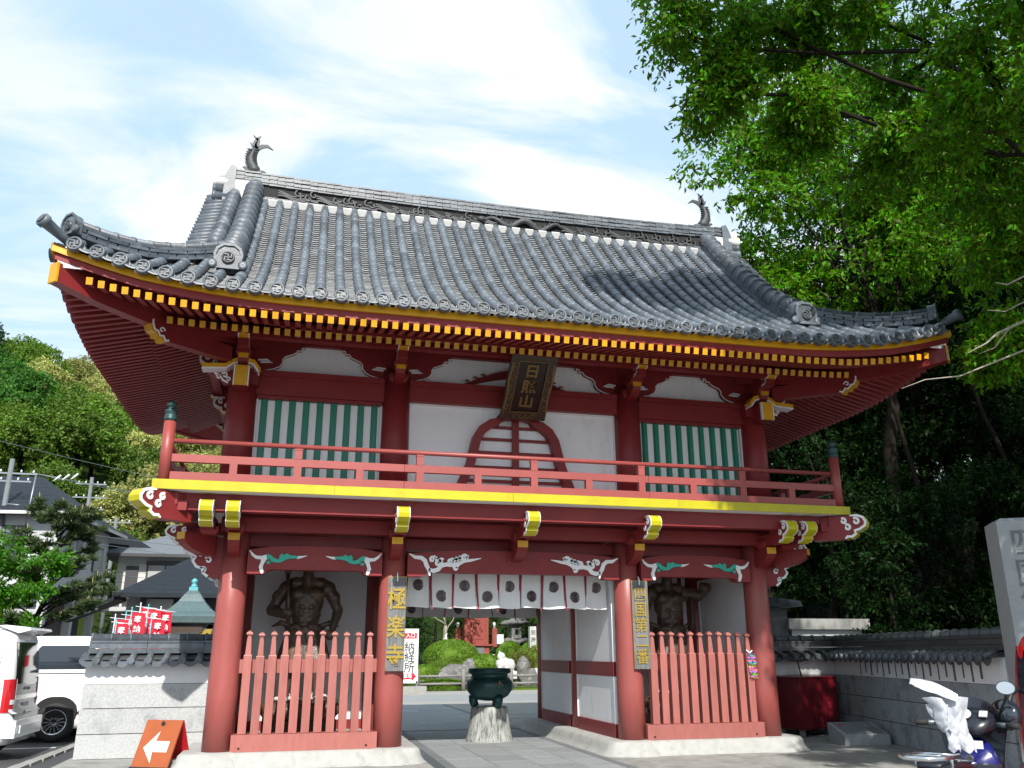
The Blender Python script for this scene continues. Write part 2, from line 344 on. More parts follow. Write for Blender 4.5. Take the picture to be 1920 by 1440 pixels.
# ---- stone plinths
for s in (-1,1):
    mb=MB()
    x0,x1=(1.62,4.98) if s>0 else (-4.98,-1.62)
    def pl(u,v):  # v around profile, u around perimeter
        return None
    ring=[]
    def rr(x0,x1,y0,y1,r,n=5):
        p=[]
        for cx,cy,t in ((x1-r,y1-r,0),(x0+r,y1-r,90),(x0+r,y0+r,180),(x1-r,y0+r,270)):
            for i in range(n+1): a=R(t+90*i/n); p.append((cx+r*math.cos(a),cy+r*math.sin(a)))
        return p
    prof=[(.20,0),(.155,.035),(.11,.10),(.085,.185),(.05,.215),(0,.22)]
    rings=[rr(x0-o,x1+o,-.36-o,5.15+o,.12+o) for o,_ in prof]; n=len(rings[0]); v=[];f=[]
    for (o,z),rg in zip(prof,rings): v+=[(x,y,z) for x,y in rg]
    for i in range(len(prof)-1):
        for k in range(n): a=i*n+k;b=i*n+(k+1)%n; f.append((a,b,b+n,a+n))
    f.append(tuple((len(prof)-1)*n+k for k in range(n))); mb.add(v,f,None,True)
    for cx in ((-4.53,-2.03) if s<0 else (2.03,4.53)):
        for cy in (-.1,2.4,4.9): mb.lathe([(.56,0),(.50,.05),(.44,.13),(.40,.195),(.34,.224),(0.01,.225)],20,(cx,cy,0),None,True,False)
    G(mb,'plinth','stone_grey')
# ---- lower columns
cm=MB().lathe([(.228,0),(.226,.8),(.218,2.0),(.205,3.3)],28).mesh('column')
COLX=(-4.53,-2.03,2.03,4.53)
for x in COLX:
    for y in (-.1,2.4,4.9): gl('column',cm,'column_red',(x,y,.215))
# ---- walls of the guardian bays and passage
def framed_wall(x,y0,y1,zs,zt,face):
    """a wall along y at x: white panels in a red frame; face = direction the panels are proud towards"""
    for a,b in ((.22,.44),(1.20,1.44),(3.0,3.45)): G(MB().box(x-.05,x+.05,y0,y1,a,b),'wall_rail','red_paint')
    for a,b in ((.44,1.20),(1.44,3.0)):
        G(MB().box(x-.025,x+.025,y0,y1,a,b),'wall_panel','panel_white')
        t=.022
        for q in (-1,1):
            xo=x+q*.034
            for q_ in ((y0+.005,y0+t+.01,a,b),(y1-t-.01,y1-.005,a,b),(y0+t+.01,y1-t-.01,b-t,b-.002)): G(MB().box(xo-.012,xo+.012,*q_),'panel_bead','white_paint')
for x in (-1.87,1.87,-4.53,4.53):
    framed_wall(x,.12,2.18,0,0,1)
    framed_wall(x,2.62,4.68,0,0,1)
for s in (-1,1):
    x0,x1=(2.25,4.31) if s>0 else (-4.31,-2.25)
    G(MB().box(x0,x1,2.37,2.43,.46,3.4),'back_wall','panel_white')
    G(MB().box(x0,x1,2.33,2.47,.22,.46),'wall_sill','red_paint')
    G(MB().box(x0,x1,-.02,2.32,.222,.30),'bay_floor','stone_grey')
    G(MB().box(x0-.1,x1+.1,.05,2.4,3.46,3.50),'bay_ceiling','red_paint')
    G(MB().box(x0,x1,4.78,5.0,.22,3.4),'rear_wall','panel_white')
# ceiling of the passage with joists
G(MB().box(-2.0,2.0,.1,4.9,3.62,3.66),'passage_ceiling','red_paint')
jm=MB().box(-1.85,1.85,-.05,.05,3.46,3.62).mesh('joist')
for i in range(6): gl('joist',jm,'red_paint',(0,.55+i*.78,0))
# ---- rainbow beams with carvings
def kouryou(x0,x1,y,zb=2.785,zt=3.225,zm=2.855,step=.22):
    w=x1-x0
    pts=[(x0,zb),(x0+step,zb),(x0+step+.05,zb+.012),(x0+step+.10,zm-.012),(x0+step+.16,zm),(x1-step-.16,zm),(x1-step-.10,zm-.012),(x1-step-.05,zb+.012),(x1-step,zb),(x1,zb)]
    top=[(x1-w*i/12,zt-.075*(abs(1-2*i/12))**3) for i in range(13)]
    return MB().prism(pts+top,y-.11,y+.11)
YK=-.215
bays=((-4.325,-2.235),(-1.825,1.825),(2.235,4.325))
for bi,(x0,x1) in enumerate(bays):
    b=G(kouryou(x0,x1,YK),'rainbow_beam','red_paint')
    yf=YK-.11
    for s in (1,-1):
        X=lambda u: (x0+u if s>0 else x1-u)
        if bi==1:
            v=MB()
            P=lambda pts:[(X(u),z) for u,z in pts]
            v.ribbon(P([(.02,3.145),(.12,3.09),(.22,3.085),(.28,3.04),(.31,2.96),(.345,2.90),(.365,2.80)]),[.015,.055,.065,.07,.07,.06,.02],yf-.022,yf)
            v.ribbon(P([(.345,2.90),(.42,2.875),(.50,2.90),(.55,2.965),(.64,2.985),(.74,2.975),(.84,3.0),(.94,3.045),(1.05,3.06),(1.22,3.095)]),[.04,.07,.07,.075,.065,.065,.06,.05,.045,.01],yf-.022,yf)
            for c,r in (((.50,3.00),.055),((.40,3.06),.045),((.70,3.03),.04),((.80,2.93),.05),((.93,3.10),.05),((.55,3.04),.035)):
                v.ribbon(P(spiral(c[0],c[1],r,.012,.5,6.2,12)),[.046]*10+[.04,.04,.04],yf-.026,yf)
            for c in ((.44,3.085),(.74,3.055),(.86,3.09),(.97,3.115),(.80,3.07)):
                for k in range(5):
                    a=k*2*PI/5+.4; v.ribbon(P([c,(c[0]+.045*math.cos(a),c[1]+.045*math.sin(a))]),[.04,.022],yf-.02,yf)
            v.build('carving','white_paint',b)
        else:
            P=lambda pts:[(X(u),z) for u,z in pts]
            v=MB()
            v.ribbon(P([(.02,3.14),(.07,3.075),(.13,3.035),(.21,3.03),(.27,3.04),(.29,3.01)]),[.012,.04,.05,.055,.085,.06],yf-.022,yf)
            v.ribbon(P([(.25,3.03),(.225,2.95),(.205,2.89),(.225,2.83),(.235,2.79)]),[.09,.055,.06,.055,.03],yf-.024,yf)
            v.ribbon(P([(.74,3.045),(.80,3.05),(.90,3.075)]),[.045,.035,.006],yf-.022,yf)
            v.build('carving','white_paint',b)
            t=MB()
            t.ribbon(P([(.285,3.035),(.34,3.045),(.38,3.0),(.44,2.985),(.50,2.99),(.56,3.04),(.64,3.05),(.76,3.05)]),[.075,.06,.07,.055,.055,.07,.055,.03],yf-.026,yf)
            t.ribbon(P([(.50,3.0),(.505,3.06),(.53,3.085)]),[.05,.06,.05],yf-.03,yf)
            t.ribbon(P([(.29,2.955),(.345,2.965)]),[.045,.045],yf-.02,yf); t.ribbon(P([(.34,3.05),(.30,3.09)]),[.03,.02],yf-.02,yf); t.ribbon(P([(.55,3.07),(.60,3.09),(.63,3.075)]),[.03,.03,.015],yf-.02,yf)
            t.build('carving','teal_paint',b)
# ---- beams under the balcony
G(MB().box(-4.75,4.75,-.52,-.33,3.415,3.63),'tie_beam','red_paint')
G(MB().box(-4.74,4.74,-.30,-.10,3.50,3.83),'tie_beam','red_paint')
G(MB().box(-5.42,5.42,-1.27,-1.07,3.60,3.845),'balcony_girder','red_paint')
for s in (-1,1):
    G(MB().box(s*5.25-.1,s*5.25+.1,-1.05,5.9,3.60,3.845),'balcony_girder','red_paint')
    G(MB().box(s*4.62-.1,s*4.62+.1,-.3,5.1,3.415,3.63),'tie_beam','red_paint')
    G(MB().box(s*4.72-.06,s*4.72+.06,-.08,4.9,2.80,3.2),'side_beam','red_paint')
G(MB().box(-5.42,5.42,5.9,6.1,3.60,3.845),'balcony_girder','red_paint')
# white strip behind brackets
G(MB().box(-4.5,4.5,-.05,0.0,3.235,3.415),'infill_panel','red_paint')
# ---- bracket arms, blocks and noses
nose_side=[(0,0),(.30,0),(.335,.03),(.40,.025),(.455,.065),(.445,.115),(.52,.135),(.60,.19),(.612,.25),(.575,.315),(.50,.345),(.40,.35),(0,.35)]
face_path=[(.30,-.004),(.337,.028),(.40,.021),(.459,.062),(.449,.113),(.522,.132),(.604,.188),(.616,.25),(.578,.319),(.50,.35),(.40,.354)]
def nose_meshes(w,L):
    k=lambda p:[(L-.612+u,z) for u,z in p]
    side=[(0,0)]+k(nose_side[1:-1])+[(0,.35)]
    body=MB().prism([(-u,z) for u,z in side],-w/2,w/2,'x').mesh('bracket_nose')
    fp=[(-u,z) for u,z in k(face_path)]
    face=MB().ribbon(fp,.012,-w/2-.002,w/2+.002,'x').mesh('nose_face')
    sc=MB()
    for sgn in (-1,1):
        a,b=(sgn*w/2,sgn*(w/2+.012))
        a,b=min(a,b),max(a,b)
        inn=[(-u*1.0+.018,z*.96+.008) for u,z in k(face_path)]
        sc.ribbon(inn,[.02]+[.038]*9+[.02],a,b,'x')
        for c,r in (((-(L-.612)-.46,.255),.055),((-(L-.612)-.33,.17),.05),((-(L-.612)-.28,.27),.045)):
            sc.ribbon(spiral(c[0],c[1],r,.014,1,7,12),.036,a,b,'x')
    return body,face,sc.mesh('nose_scroll')
nb,nf,ns=nose_meshes(.172,.62)
def nose(loc,rz,body=nb,face=nf,sc=ns,sca=1):
    o=gl('bracket_nose',body,'red_paint',loc,(0,0,rz),sca); link('nose_face',face,'yellow_lit',o); link('nose_scroll',sc,'white_paint',o)
    return o
armp=[(0,-.17),(.22,-.15),(.40,-.10),(.53,-.03),(.58,.05),(.58,.15),(0,.15)]
am=MB().prism([(-u,z) for u,z in armp],-.085,.085,'x').mesh('bracket_arm'); ae=MB().box(-.087,.087,-.592,-.581,.045,.152).mesh('arm_end')
def arm(loc,rz):
    o=gl('bracket_arm',am,'red_paint',loc,(0,0,rz)); link('arm_end',ae,'yellow_paint',o)
bm_=MB().frustum((0,0,0),(.11,.11),(.155,.155),.06).box(-.155,.155,-.155,.155,.06,.13).mesh('bearing_block')
def block(loc,sca=1,nm='bearing_block'): gl(nm,bm_,'red_paint',loc,None,sca)
for x in (-4.53,-2.05,0,2.05,4.53):
    arm((x,-.18,3.20),0); block((x,-.60,3.35),.9); nose((x,-.90,3.38),0)
    G(MB().box(x-.085,x+.085,-.90,-.05,3.39,3.57),'bracket_beam','red_paint'); block((x,-1.17,3.555),.8) if abs(x)<4 else None
G(MB().prism([(-.16,3.20),(.16,3.20),(.16,3.03),(.08,2.99),(-.08,2.99),(-.16,3.03)],-.34,-.33),'bracket_base','red_paint')
for s in (-1,1):
    nose((s*4.90,-.90,3.38),0); G(MB().box(s*4.9-.085,s*4.9+.085,-.90,-.3,3.39,3.57),'bracket_beam','red_paint')
    block((s*4.9,-.60,3.33),.9)
    arm((s*4.88,-.30,3.20),s*PI/4)
    for y in (-.1,2.4,4.9):
        arm((s*4.62,y,3.20),s*PI/2); G(MB().box(min(s*4.6,s*5.35),max(s*4.6,s*5.35),y-.085,y+.085,3.39,3.57),'bracket_beam','red_paint')
        block((s*5.0,y,3.34),.9)
# big side noses with cloud carving
nB,nF,nS=nose_meshes(.20,.80)
for s in (-1,1):
    nose((s*5.20,-1.10,3.43),s*PI/4,nB,nF,nS,1.12)
    for y in (-.1,2.4,4.9): nose((s*4.92,y,3.22),s*PI/2,nB,nF,nS,.85)
    nose((s*5.20,5.95,3.43),s*PI*.75,nB,nF,nS,1.12)
    for i,(zz) in enumerate((3.86,)):
        G(MB().box(s*5.38-.07,s*5.38+.07,-1.40,-1.27,3.66,3.835),'joist_end','red_paint'); G(MB().box(s*5.25-.07,s*5.25+.07,-1.36,-1.27,3.58,3.72),'joist_end','red_paint')
# extra lower carved pieces beside the outer columns
for s in (-1,1):
    for (xx,zz,yy) in ((4.70,2.98,-.1),(4.70,2.98,2.4)):
        pts=[(0,0),(.22,.02),(.30,.08),(.27,.13),(.40,.17),(.46,.25),(.42,.32),(.50,.36),(.58,.42),(.55,.47),(0,.47)]
        b=G(MB().prism([(s*(xx+u),zz-.26+z) for u,z in pts],yy-.09,yy+.09),'bracket_wing','red_paint')
        c=MB().ribbon([(s*(xx+u-.015),zz-.26+z) for u,z in pts[1:-1]],.04,yy-.105,yy-.09)
        for cx,cz,r in ((.34,.12,.05),(.28,.27,.055),(.40,.36,.05)): c.ribbon([(s*u,z) for u,z in spiral(xx+cx-.06,zz-.26+cz,r,.015,.5,6.5,12)],.028,yy-.105,yy-.09)
        c.build('carving','white_paint',b)
# ---- balcony
G(MB().box(-5.62,5.62,-1.51,6.12,3.848,3.866),'balcony_soffit','white_paint')
G(MB().box(-5.66,5.66,6.125,6.155,3.85,3.99),'balcony_edge','yellow_lit')
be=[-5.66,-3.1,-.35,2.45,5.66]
for a,b in zip(be[:-1],be[1:]): G(MB().box(a+.002,b-.002,-1.545,-1.515,3.85,3.99+rng.uniform(-.002,.002)),'balcony_edge','yellow_lit')
for s in (-1,1): G(MB().box(min(s*5.63,s*5.66),max(s*5.63,s*5.66),-1.513,6.123,3.85,3.99),'balcony_edge','yellow_lit')
G(MB().box(-5.625,5.625,-1.51,6.12,3.87,3.985),'balcony_floor','rail_red')
pst=MB().lathe([(.088,0),(.085,.885)],16).mesh('corner_post')
fin=MB().lathe([(.092,0),(.094,.05),(.084,.06),(.084,.12),(.092,.13),(.092,.16),(.07,.18),(.05,.195),(.048,.205),(.075,.225),(.078,.25),(.06,.285),(.025,.31),(.004,.325)],16).mesh('post_finial')
for x in (-5.53,5.53):
    for y in (-1.42,6.03): o=gl('corner_post',pst,'rail_red',(x,y,3.987)); link('post_finial',fin,'finial_green',o,(0,0,.885))
def rails(x0,x1,y,axis):
    bx=(lambda a,b,c,d,e,f:MB().box(a,b,c,d,e,f)) if axis=='x' else (lambda a,b,c,d,e,f:MB().box(c,d,a,b,e,f))
    sg=[x0,-2.06,1.98,x1] if axis=='x' else [x0,x1]
    for a,b in zip(sg[:-1],sg[1:]):
        G(bx(a+.003,b-.003,y-.05,y+.05,4.005,4.118),'bottom_rail','rail_red'); G(bx(a+.003,b-.003,y-.04,y+.04,4.268,4.382),'middle_rail','rail_red')
    p=((x0,y,4.583),(x1,y,4.583)) if axis=='x' else ((y,x0,4.583),(y,x1,4.583))
    G(MB().cyl(*p,.036,n=10),'top_rail','rail_red')
rails(-5.45,5.45,-1.42,'x'); rails(-5.45,5.45,6.03,'x'); rails(-1.34,5.95,-5.53,'y'); rails(-1.34,5.95,5.53,'y')
s1=MB().box(-.055,.055,-.045,.045,4.118,4.268).mesh('baluster'); s2=MB().box(-.055,.055,-.045,.045,4.382,4.52).box(-.06,.06,-.05,.05,4.52,4.545).mesh('rail_strut'); s0=MB().box(-.30,.30,-.05,.05,3.987,4.006).mesh('rail_foot')
for k in range(-5,6):
    x=.92*k+.02
    gl('baluster',s1,'rail_red',(x,-1.42,0))
    if k%2==0 : gl('rail_strut',s2,'rail_red',(x,-1.42,0))
    gl('rail_foot',s0,'rail_red',(x+.1,-1.42,0))
for s in (-1,1):
    for k in range(7):
        gl('baluster',s1,'rail_red',(s*5.53,-.6+k*.95,0),(0,0,PI/2))
        if k%2: gl('rail_strut',s2,'rail_red',(s*5.53,-.6+k*.95,0),(0,0,PI/2))
# ---- upper storey
UY=-.30; UX=(-4.64,-2.11,2.11,4.64)
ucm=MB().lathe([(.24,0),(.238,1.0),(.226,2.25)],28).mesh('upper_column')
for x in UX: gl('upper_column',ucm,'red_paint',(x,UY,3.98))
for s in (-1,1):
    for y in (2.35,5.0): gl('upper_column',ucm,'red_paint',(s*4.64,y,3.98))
for x in (-2.11,2.11): gl('upper_column',ucm,'red_paint',(x,5.0,3.98))
WY=-.22
G(MB().box(-4.5,4.5,WY,WY+.06,3.99,6.9),'upper_wall','panel_white')
for s in (-1,1): G(MB().box(s*4.58-.03,s*4.58+.03,-.1,4.9,3.99,6.9),'upper_wall','panel_white')
G(MB().box(-4.5,4.5,4.95,5.0,3.99,6.9),'upper_wall','panel_white')
for i in range(3):
    x0,x1=UX[i]+.215,UX[i+1]-.215
    G(MB().box(x0,x1,WY-.16,WY-.002,5.68 if i!=1 else 5.72,6.03),'head_beam','red_paint')
    if i!=1: G(MB().box(x0+.02,x1-.02,WY-.12,WY-.002,5.625,5.677),'head_beam','red_paint')
    G(MB().box(x0,x1,WY-.12,WY-.002,3.99,4.16),'ground_beam','red_paint')
    G(MB().box(x0,x1,WY-.20,WY-.165,5.99,6.09),'head_trim','red_paint')
for s in (-1,1):
    G(MB().box(s*4.60-.09,s*4.60+.09,-.1,4.8,5.62,6.03),'head_beam','red_paint'); G(MB().box(s*4.60-.08,s*4.60+.08,-.1,4.8,3.99,4.16),'ground_beam','red_paint')
    G(MB().box(s*4.60-.08,s*4.60+.08,-.1,4.8,6.45,6.95),'head_beam','red_paint')
# slatted windows
gm=MB().prism([(-.055,0),(-.035,-.06),(.035,-.06),(.055,0)],4.17,5.622,'z').mesh('window_bar')
for (a,b) in ((UX[0]+.235,UX[1]-.235),(UX[2]+.235,UX[3]-.235)):
    fr=MB()
    for x in (a+.012,b-.012): fr.box(x-.014,x+.014,WY-.07,WY-.001,4.16,5.622)
    w=G(fr,'slat_window','white_paint')
    n=9; p=(b-a-.02)/n
    for k in range(n): link('window_bar',gm,'green_paint',w,(a+.01+p*(k+.5),WY-.004,0))
G(MB().box(UX[1]+.235,UX[1]+.255,WY-.05,WY-.001,4.16,5.72).box(UX[2]-.255,UX[2]-.235,WY-.05,WY-.001,4.16,5.72).box(UX[1]+.255,UX[2]-.255,WY-.05,WY-.001,5.70,5.72),'panel_bead','white_paint')
# bell shaped window
half=[(1.02,4.16),(.93,4.40),(.82,4.66),(.755,4.92),(.70,5.14),(.60,5.31),(.45,5.42),(.33,5.46),(.28,5.53),(.16,5.57),(0,5.585)]
path=half+[(-x,z) for x,z in half[-2::-1]]
bw=G(MB().ribbon(path,[.15]*6+[.14,.12,.12,.12,.13]+[.12,.12,.12,.14]+[.15]*6,WY-.19,WY-.002),'bell_window','red_paint')
rw=MB()
MB().ribbon([(x*1.085,z+.085*max(0,(z-5.1)/.45)) for x,z in path],.02,WY-.05,WY-.002).build('white_edge','white_paint',bw)
rw.box(-.06,.06,WY-.11,WY-.06,4.16,5.53)
rw.build('mullion','red_paint',bw)
for z,h in ((4.42,.94),(4.66,.83),(4.92,.76),(5.16,.68),(5.38,.48)):
    MB().box(-h+.02,h-.02,WY-.055,WY-.003,z-.024,z+.024).build('glazing_bar','red_paint',bw)
# frieze: white field with cloud-cut brackets in front
zf0,zf1=6.09,6.60
def wing(xc,s,w=.0):
    # right/left half bracket beside a column
    p=[(.0,zf0-.0),(.24,zf0+.005),(.34,zf0+.03),(.46,zf0+.06),(.555,zf0+.11),(.60,zf0+.18),(.60,zf0+.24),(.64,zf0+.29),(.74,zf0+.33),(.80,zf0+.36),(.83,zf0+.41),(.90,zf0+.415),(.90,zf0+.46),(.96,zf0+.47),(.97,zf1+.05),(0,zf1+.05)]
    b=G(MB().prism([(xc+s*u,z) for u,z in p],WY-.09,WY-.004),'cloud_bracket','red_paint')
    e=MB().ribbon([(xc+s*u,z) for u,z in p[1:-2]],.016,WY-.098,WY-.088)
    e.ribbon(spiral(xc+s*.93,zf0+.44,.035,.01,0,5,8),.014,WY-.10,WY-.09)
    e.ribbon([(xc+s*.20,zf0+.20),(xc+s*.34,zf0+.215),(xc+s*.44,zf0+.18),(xc+s*.24,zf0+.165)],.03,WY-.10,WY-.09)
    e.build('carved_edge','white_paint',b)
for x in UX:
    for s in (-1,1):
        if -4.7<x+s*.3<4.7: wing(x,s)
# carving in the centre, half hidden by the name board
cb=MB()
for s in (-1,1):
    cb.ribbon([(s*.95,zf0+.03),(s*.80,zf0+.06),(s*.66,zf0+.13),(s*.52,zf0+.17),(s*.36,zf0+.22),(0,zf0+.30)],[.03,.06,.09,.10,.12,.16],WY-.06,WY-.004)
    for c in ((.86,.07),(.72,.14),(.58,.2)): cb.ribbon([(s*u,z) for u,z in spiral(c[0],zf0+c[1],.05,.012,.5,6,10)],.022,WY-.07,WY-.05)
b=G(cb,'frieze_carving','red_paint')
G(MB().box(-4.6,4.6,WY-.10,WY-.003,6.60,6.95),'upper_beam','red_paint')
# brackets of the eaves
enb,enf,ens=nose_meshes(.15,.62)
for i,x in enumerate(UX):
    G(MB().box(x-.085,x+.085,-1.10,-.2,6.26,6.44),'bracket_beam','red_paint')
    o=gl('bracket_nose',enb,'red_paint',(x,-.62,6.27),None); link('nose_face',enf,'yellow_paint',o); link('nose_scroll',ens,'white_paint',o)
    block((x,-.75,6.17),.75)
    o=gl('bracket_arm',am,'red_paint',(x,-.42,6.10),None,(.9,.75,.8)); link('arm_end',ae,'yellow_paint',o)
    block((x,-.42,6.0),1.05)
for s in (-1,1):
    # crossed beam ends of the corners, yellow top edge and white line
    X=lambda u:s*(4.64+u)
    top=[(X(.62),6.005),(X(.25),6.03),(X(.14),6.115),(X(0),6.165),(X(-.16),6.12),(X(-.25),6.0)]
    body=MB().prism(top+[(X(-.25),5.78),(X(.30),5.78),(X(.36),5.86),(X(.48),5.90)],-.56,-.40)
    o=G(body,'beam_nose','red_paint')
    MB().ribbon([(x,z-.02) for x,z in top],.07,-.78,-.565).build('nose_face','yellow_paint',o)
    w=MB().ribbon([(x,z-.065) for x,z in top],.024,-.785,-.56)
    for c,r in (((.30,5.90),.05),((.40,5.87),.035),((.24,5.84),.04)): w.ribbon([(X(u-.02),z) for u,z in spiral(c[0],c[1],r,.012,.4,6.2,10)],.024,-.575,-.56)
    w.ribbon([(X(.44),5.93),(X(.36),5.90),(X(.30),5.82),(X(.22),5.78)],.03,-.575,-.56)
    w.build('nose_scroll','white_paint',o)
    G(MB().box(X(0)-.10,X(0)+.10,-.90,-.40,5.66,5.98),'beam_nose','red_paint'); 
    q=G(MB().box(X(0)-.102,X(0)+.102,-.915,-.902,5.655,5.985),'nose_face','yellow_paint')
    MB().box(X(0)-.118,X(0)-.104,-.915,-.85,5.655,5.985).box(X(0)+.104,X(0)+.118,-.915,-.85,5.655,5.985).build('white_edge','white_paint',q)
    # sideways brackets
    for y in (-.3,2.35,5.0):
        nose((s*4.80,y,6.02),s*PI/2,enb,enf,ens,.9); nose((s*5.0,y,6.30),s*PI/2,enb,enf,ens,.9); block((s*4.95,y,6.2),.8)
    # diagonal brackets and the lower hip rafter nose
    nose((s*4.85,-.50,6.22),s*PI/4,enb,enf,ens,1.0); nose((s*5.05,-.70,6.42),s*PI/4,enb,enf,ens,1.0)
G(MB().box(-5.3,5.3,-1.16,-1.0,6.40,6.56),'eave_purlin','red_paint')
for s in (-1,1): G(MB().box(s*5.28-.08,s*5.28+.08,-1.0,5.75,6.40,6.56),'eave_purlin','red_paint')
G(MB().box(-5.3,5.3,5.75,5.9,6.40,6.56),'eave_purlin','red_paint')
# ---------------------------------------------------------------- ROOF
YC=1.63; HY=4.59; HX=7.05
PY=[-3.08,-2.5,-2.0,-1.5,-1.0,-.2,.8,1.45,1.9]; PZ=[6.392,6.715,7.03,7.38,7.76,8.48,9.52,10.24,10.76]
prof=lambda y: float(lerp(y,PY,PZ))
ELX=[0,3.8,4.4,5.0,5.4,5.9,6.2,6.5,6.8,7.08]; ELZ=[0,.0,.01,.03,.07,.165,.24,.32,.41,.50]
EL=lambda x: float(lerp(abs(x),ELX,ELZ))
def rz(x,y):   # front slope, axis height of the cover rolls
    w=max(0,min(1,(-.6-y)/2.4)); return prof(y)+EL(x)*w*w*(3-2*w)
ELS=lambda y: EL(max(0,abs(y-YC)-HY+HX))
def rzs(x,y):  # side slope, distance from the side eave plays the part of y
    yy=-3.0+(HX+.05-abs(x)); w=max(0,min(1,(-.6-yy)/2.4)); return prof(yy)+ELS(y)*w*w*(3-2*w)
PITCH=.293
# hidden roof body (boards under the tiles)
def slab_front(sg):
    # grid of the front (sg=1) or back (sg=-1) slope
    mb=MB(); nx,ny=48,14
    def fn(u,v):
        x=-7.05+14.1*u; yh=-2.98+max(0,(HX-max(abs(x),4.9)))*1.0
        y1=1.45 if abs(x)<=4.92 else yh
        y=-2.98+(y1+2.98)*v
        z=rz(x,y)-.085
        return (x,y if sg>0 else 2*YC-y,z)
    mb.grid(fn,nx,ny); return mb
G(slab_front(1),'roof_board','tile_dark'); G(slab_front(-1),'roof_back','pan_tile')
for s in (-1,1):
    mb=MB()
    def fn(u,v):
        y=-2.9+9.06*u; d=min(2.15,min(y+2.96,6.22-y)); x=HX-d*v
        return (s*x,y,rzs(x,y)-.085)
    mb.grid(fn,40,8); G(mb,'roof_side','pan_tile')
# ---- cover tiles (half round), one object each where they show largest
TL=.305
ct=MB()
n=7; v=[];f=[]
for j,(yy,r,dz) in enumerate(((0,.078,0),(.04,.083,0),(TL-.03,.074,0),(TL,.072,0))):
    for k in range(n+1): a=PI*k/n; v.append((r*math.cos(a),yy,r*math.sin(a)+dz))
for j in range(3):
    for k in range(n): a=j*(n+1)+k; f.append((a,a+1,a+n+2,a+n+1))
f.append(tuple(range(n,-1,-1))); ct.add(v,f,None,True); ctm=ct.mesh('cover_tile')
rows=[k*PITCH for k in range(-23,24)]
tiles=[]
for x in rows:
    ax=abs(x); y1=1.40 if ax<4.75 else (-2.96+(HX-ax)-.10)
    if 4.75<=ax<5.2: y1=-1.95 if ax<5.1 else y1
    y=-3.04
    while y<y1-.05:
        z=rz(x,y); d=(rz(x,y+.05)-z)/.05; yl=TL/math.sqrt(1+d*d); z2=rz(x,y+yl)
        tiles.append((y,x,z,math.atan2(z2-z,yl))); y+=yl
tiles.sort(key=lambda t:t[0]*1.0+abs(t[1]+3)*.02)
for i,(y,x,z,a) in enumerate(tiles[:298]):
    gl('cover_tile',ctm,'tile',(x,y,z),(a,rng.uniform(-.02,.02),rng.uniform(-.006,.006)),(rng.uniform(.97,1.04),1.01,rng.uniform(.97,1.03)))
rest=MB()
for (y,x,z,a) in tiles[298:]:
    T=Matrix.Translation((x,y,z))@Matrix.Rotation(a,4,'X'); rest.add([Vector((p[0]*rng.uniform(.99,1.01),p[1],p[2])) for p in ct.v],ct.f,T,True)
o=G(rest,'cover_tiles','tile_all'); o['kind']='stuff'
# side slopes: cover rolls running to the side eaves
rest=MB()
for s in (-1,1):
    y=-2.6
    while y<6.0:
        d=min(2.0,min(y+2.96,6.22-y))
        pts=[(s*(HX+.02-d*t/6),y,rzs(HX+.02-d*t/6,y)) for t in range(7)]; rest.tube(pts,.078,8); rest.tube([(s*(HX+.03),y,pts[0][2]),(s*(HX+.10),y,pts[0][2]-.01)],[.10,.10],10); y+=PITCH
o=G(rest,'side_rolls','tile_all'); o['kind']='stuff'
rest=MB()
for x in rows[8:-8]:
    rest.tube([(x,2*YC-y,rz(x,y)) for y in np.linspace(-3.04,1.4,9)],.076,6)
o=G(rest,'rear_rolls','tile_all'); o['kind']='stuff'
# ---- eave discs with the temple's mark
dm=MB().lathe([(.068,.02),(.074,.045),(.098,.045),(.104,.035),(.104,-.05),(.08,-.06)],20,(0,0,0),Matrix.Rotation(PI/2,4,'X'),True,False).mesh('eave_disc')
mj=MB()
a,b=.016,.052
for q in range(4):
    T=Matrix.Rotation(q*PI/2,4,'Y'); mj.box(-a/2,a/2,-.042,-.022,0,b,T); mj.box(-b+.0,-a/2,-.042,-.022,b-a,b,T)
mjm=mj.mesh('disc_mark'); dfm=MB().lathe([(0,.024),(.073,.024)],16,(0,0,0),Matrix.Rotation(PI/2,4,'X'),False,False).mesh('disc_face')
for x in rows:
    z=rz(x,-3.06); t=EL(x)
    o=gl('eave_disc',dm,'tile',(x,-3.06,z+.012),(-.06,0,x*.012)); link('disc_mark',mjm,'tile',o); link('disc_face',dfm,'tile_dark',o)
# pale mortar at the ends of the cover tiles and flat drip tiles between the discs
pm=MB()
for i in range(len(rows)-1):
    xm=(rows[i]+rows[i+1])/2; z=rz(xm,-3.05)
    dz=(rz(rows[i+1],-3.05)-rz(rows[i],-3.05))
    n=8; v=[];f=[]
    for k in range(n+1):
        u=-1+2*k/n; x=xm+u*PITCH/2*.98; zz=z+dz*u/2-.045+.04*u*u
        v+=[(x,-3.10,zz+.012),(x,-3.10,zz-.028+.015*u*u),(x,-2.9,zz+.05)]
    for k in range(n): o_=3*k; f+=[(o_,o_+1,o_+4,o_+3),(o_,o_+3,o_+5,o_+2)]
    pm.add(v,f,None,True)
o=G(pm,'drip_tiles','tile_all'); o['kind']='stuff'
mm=MB()
for x in rows:
    z=rz(x,-3.0)
    for s in (-1,1): mm.frustum((x+s*.086,-2.94,z-.07),(.03,.09),(.014,.075),.085)
o=G(mm,'tile_mortar','mortar'); o['kind']='stuff'
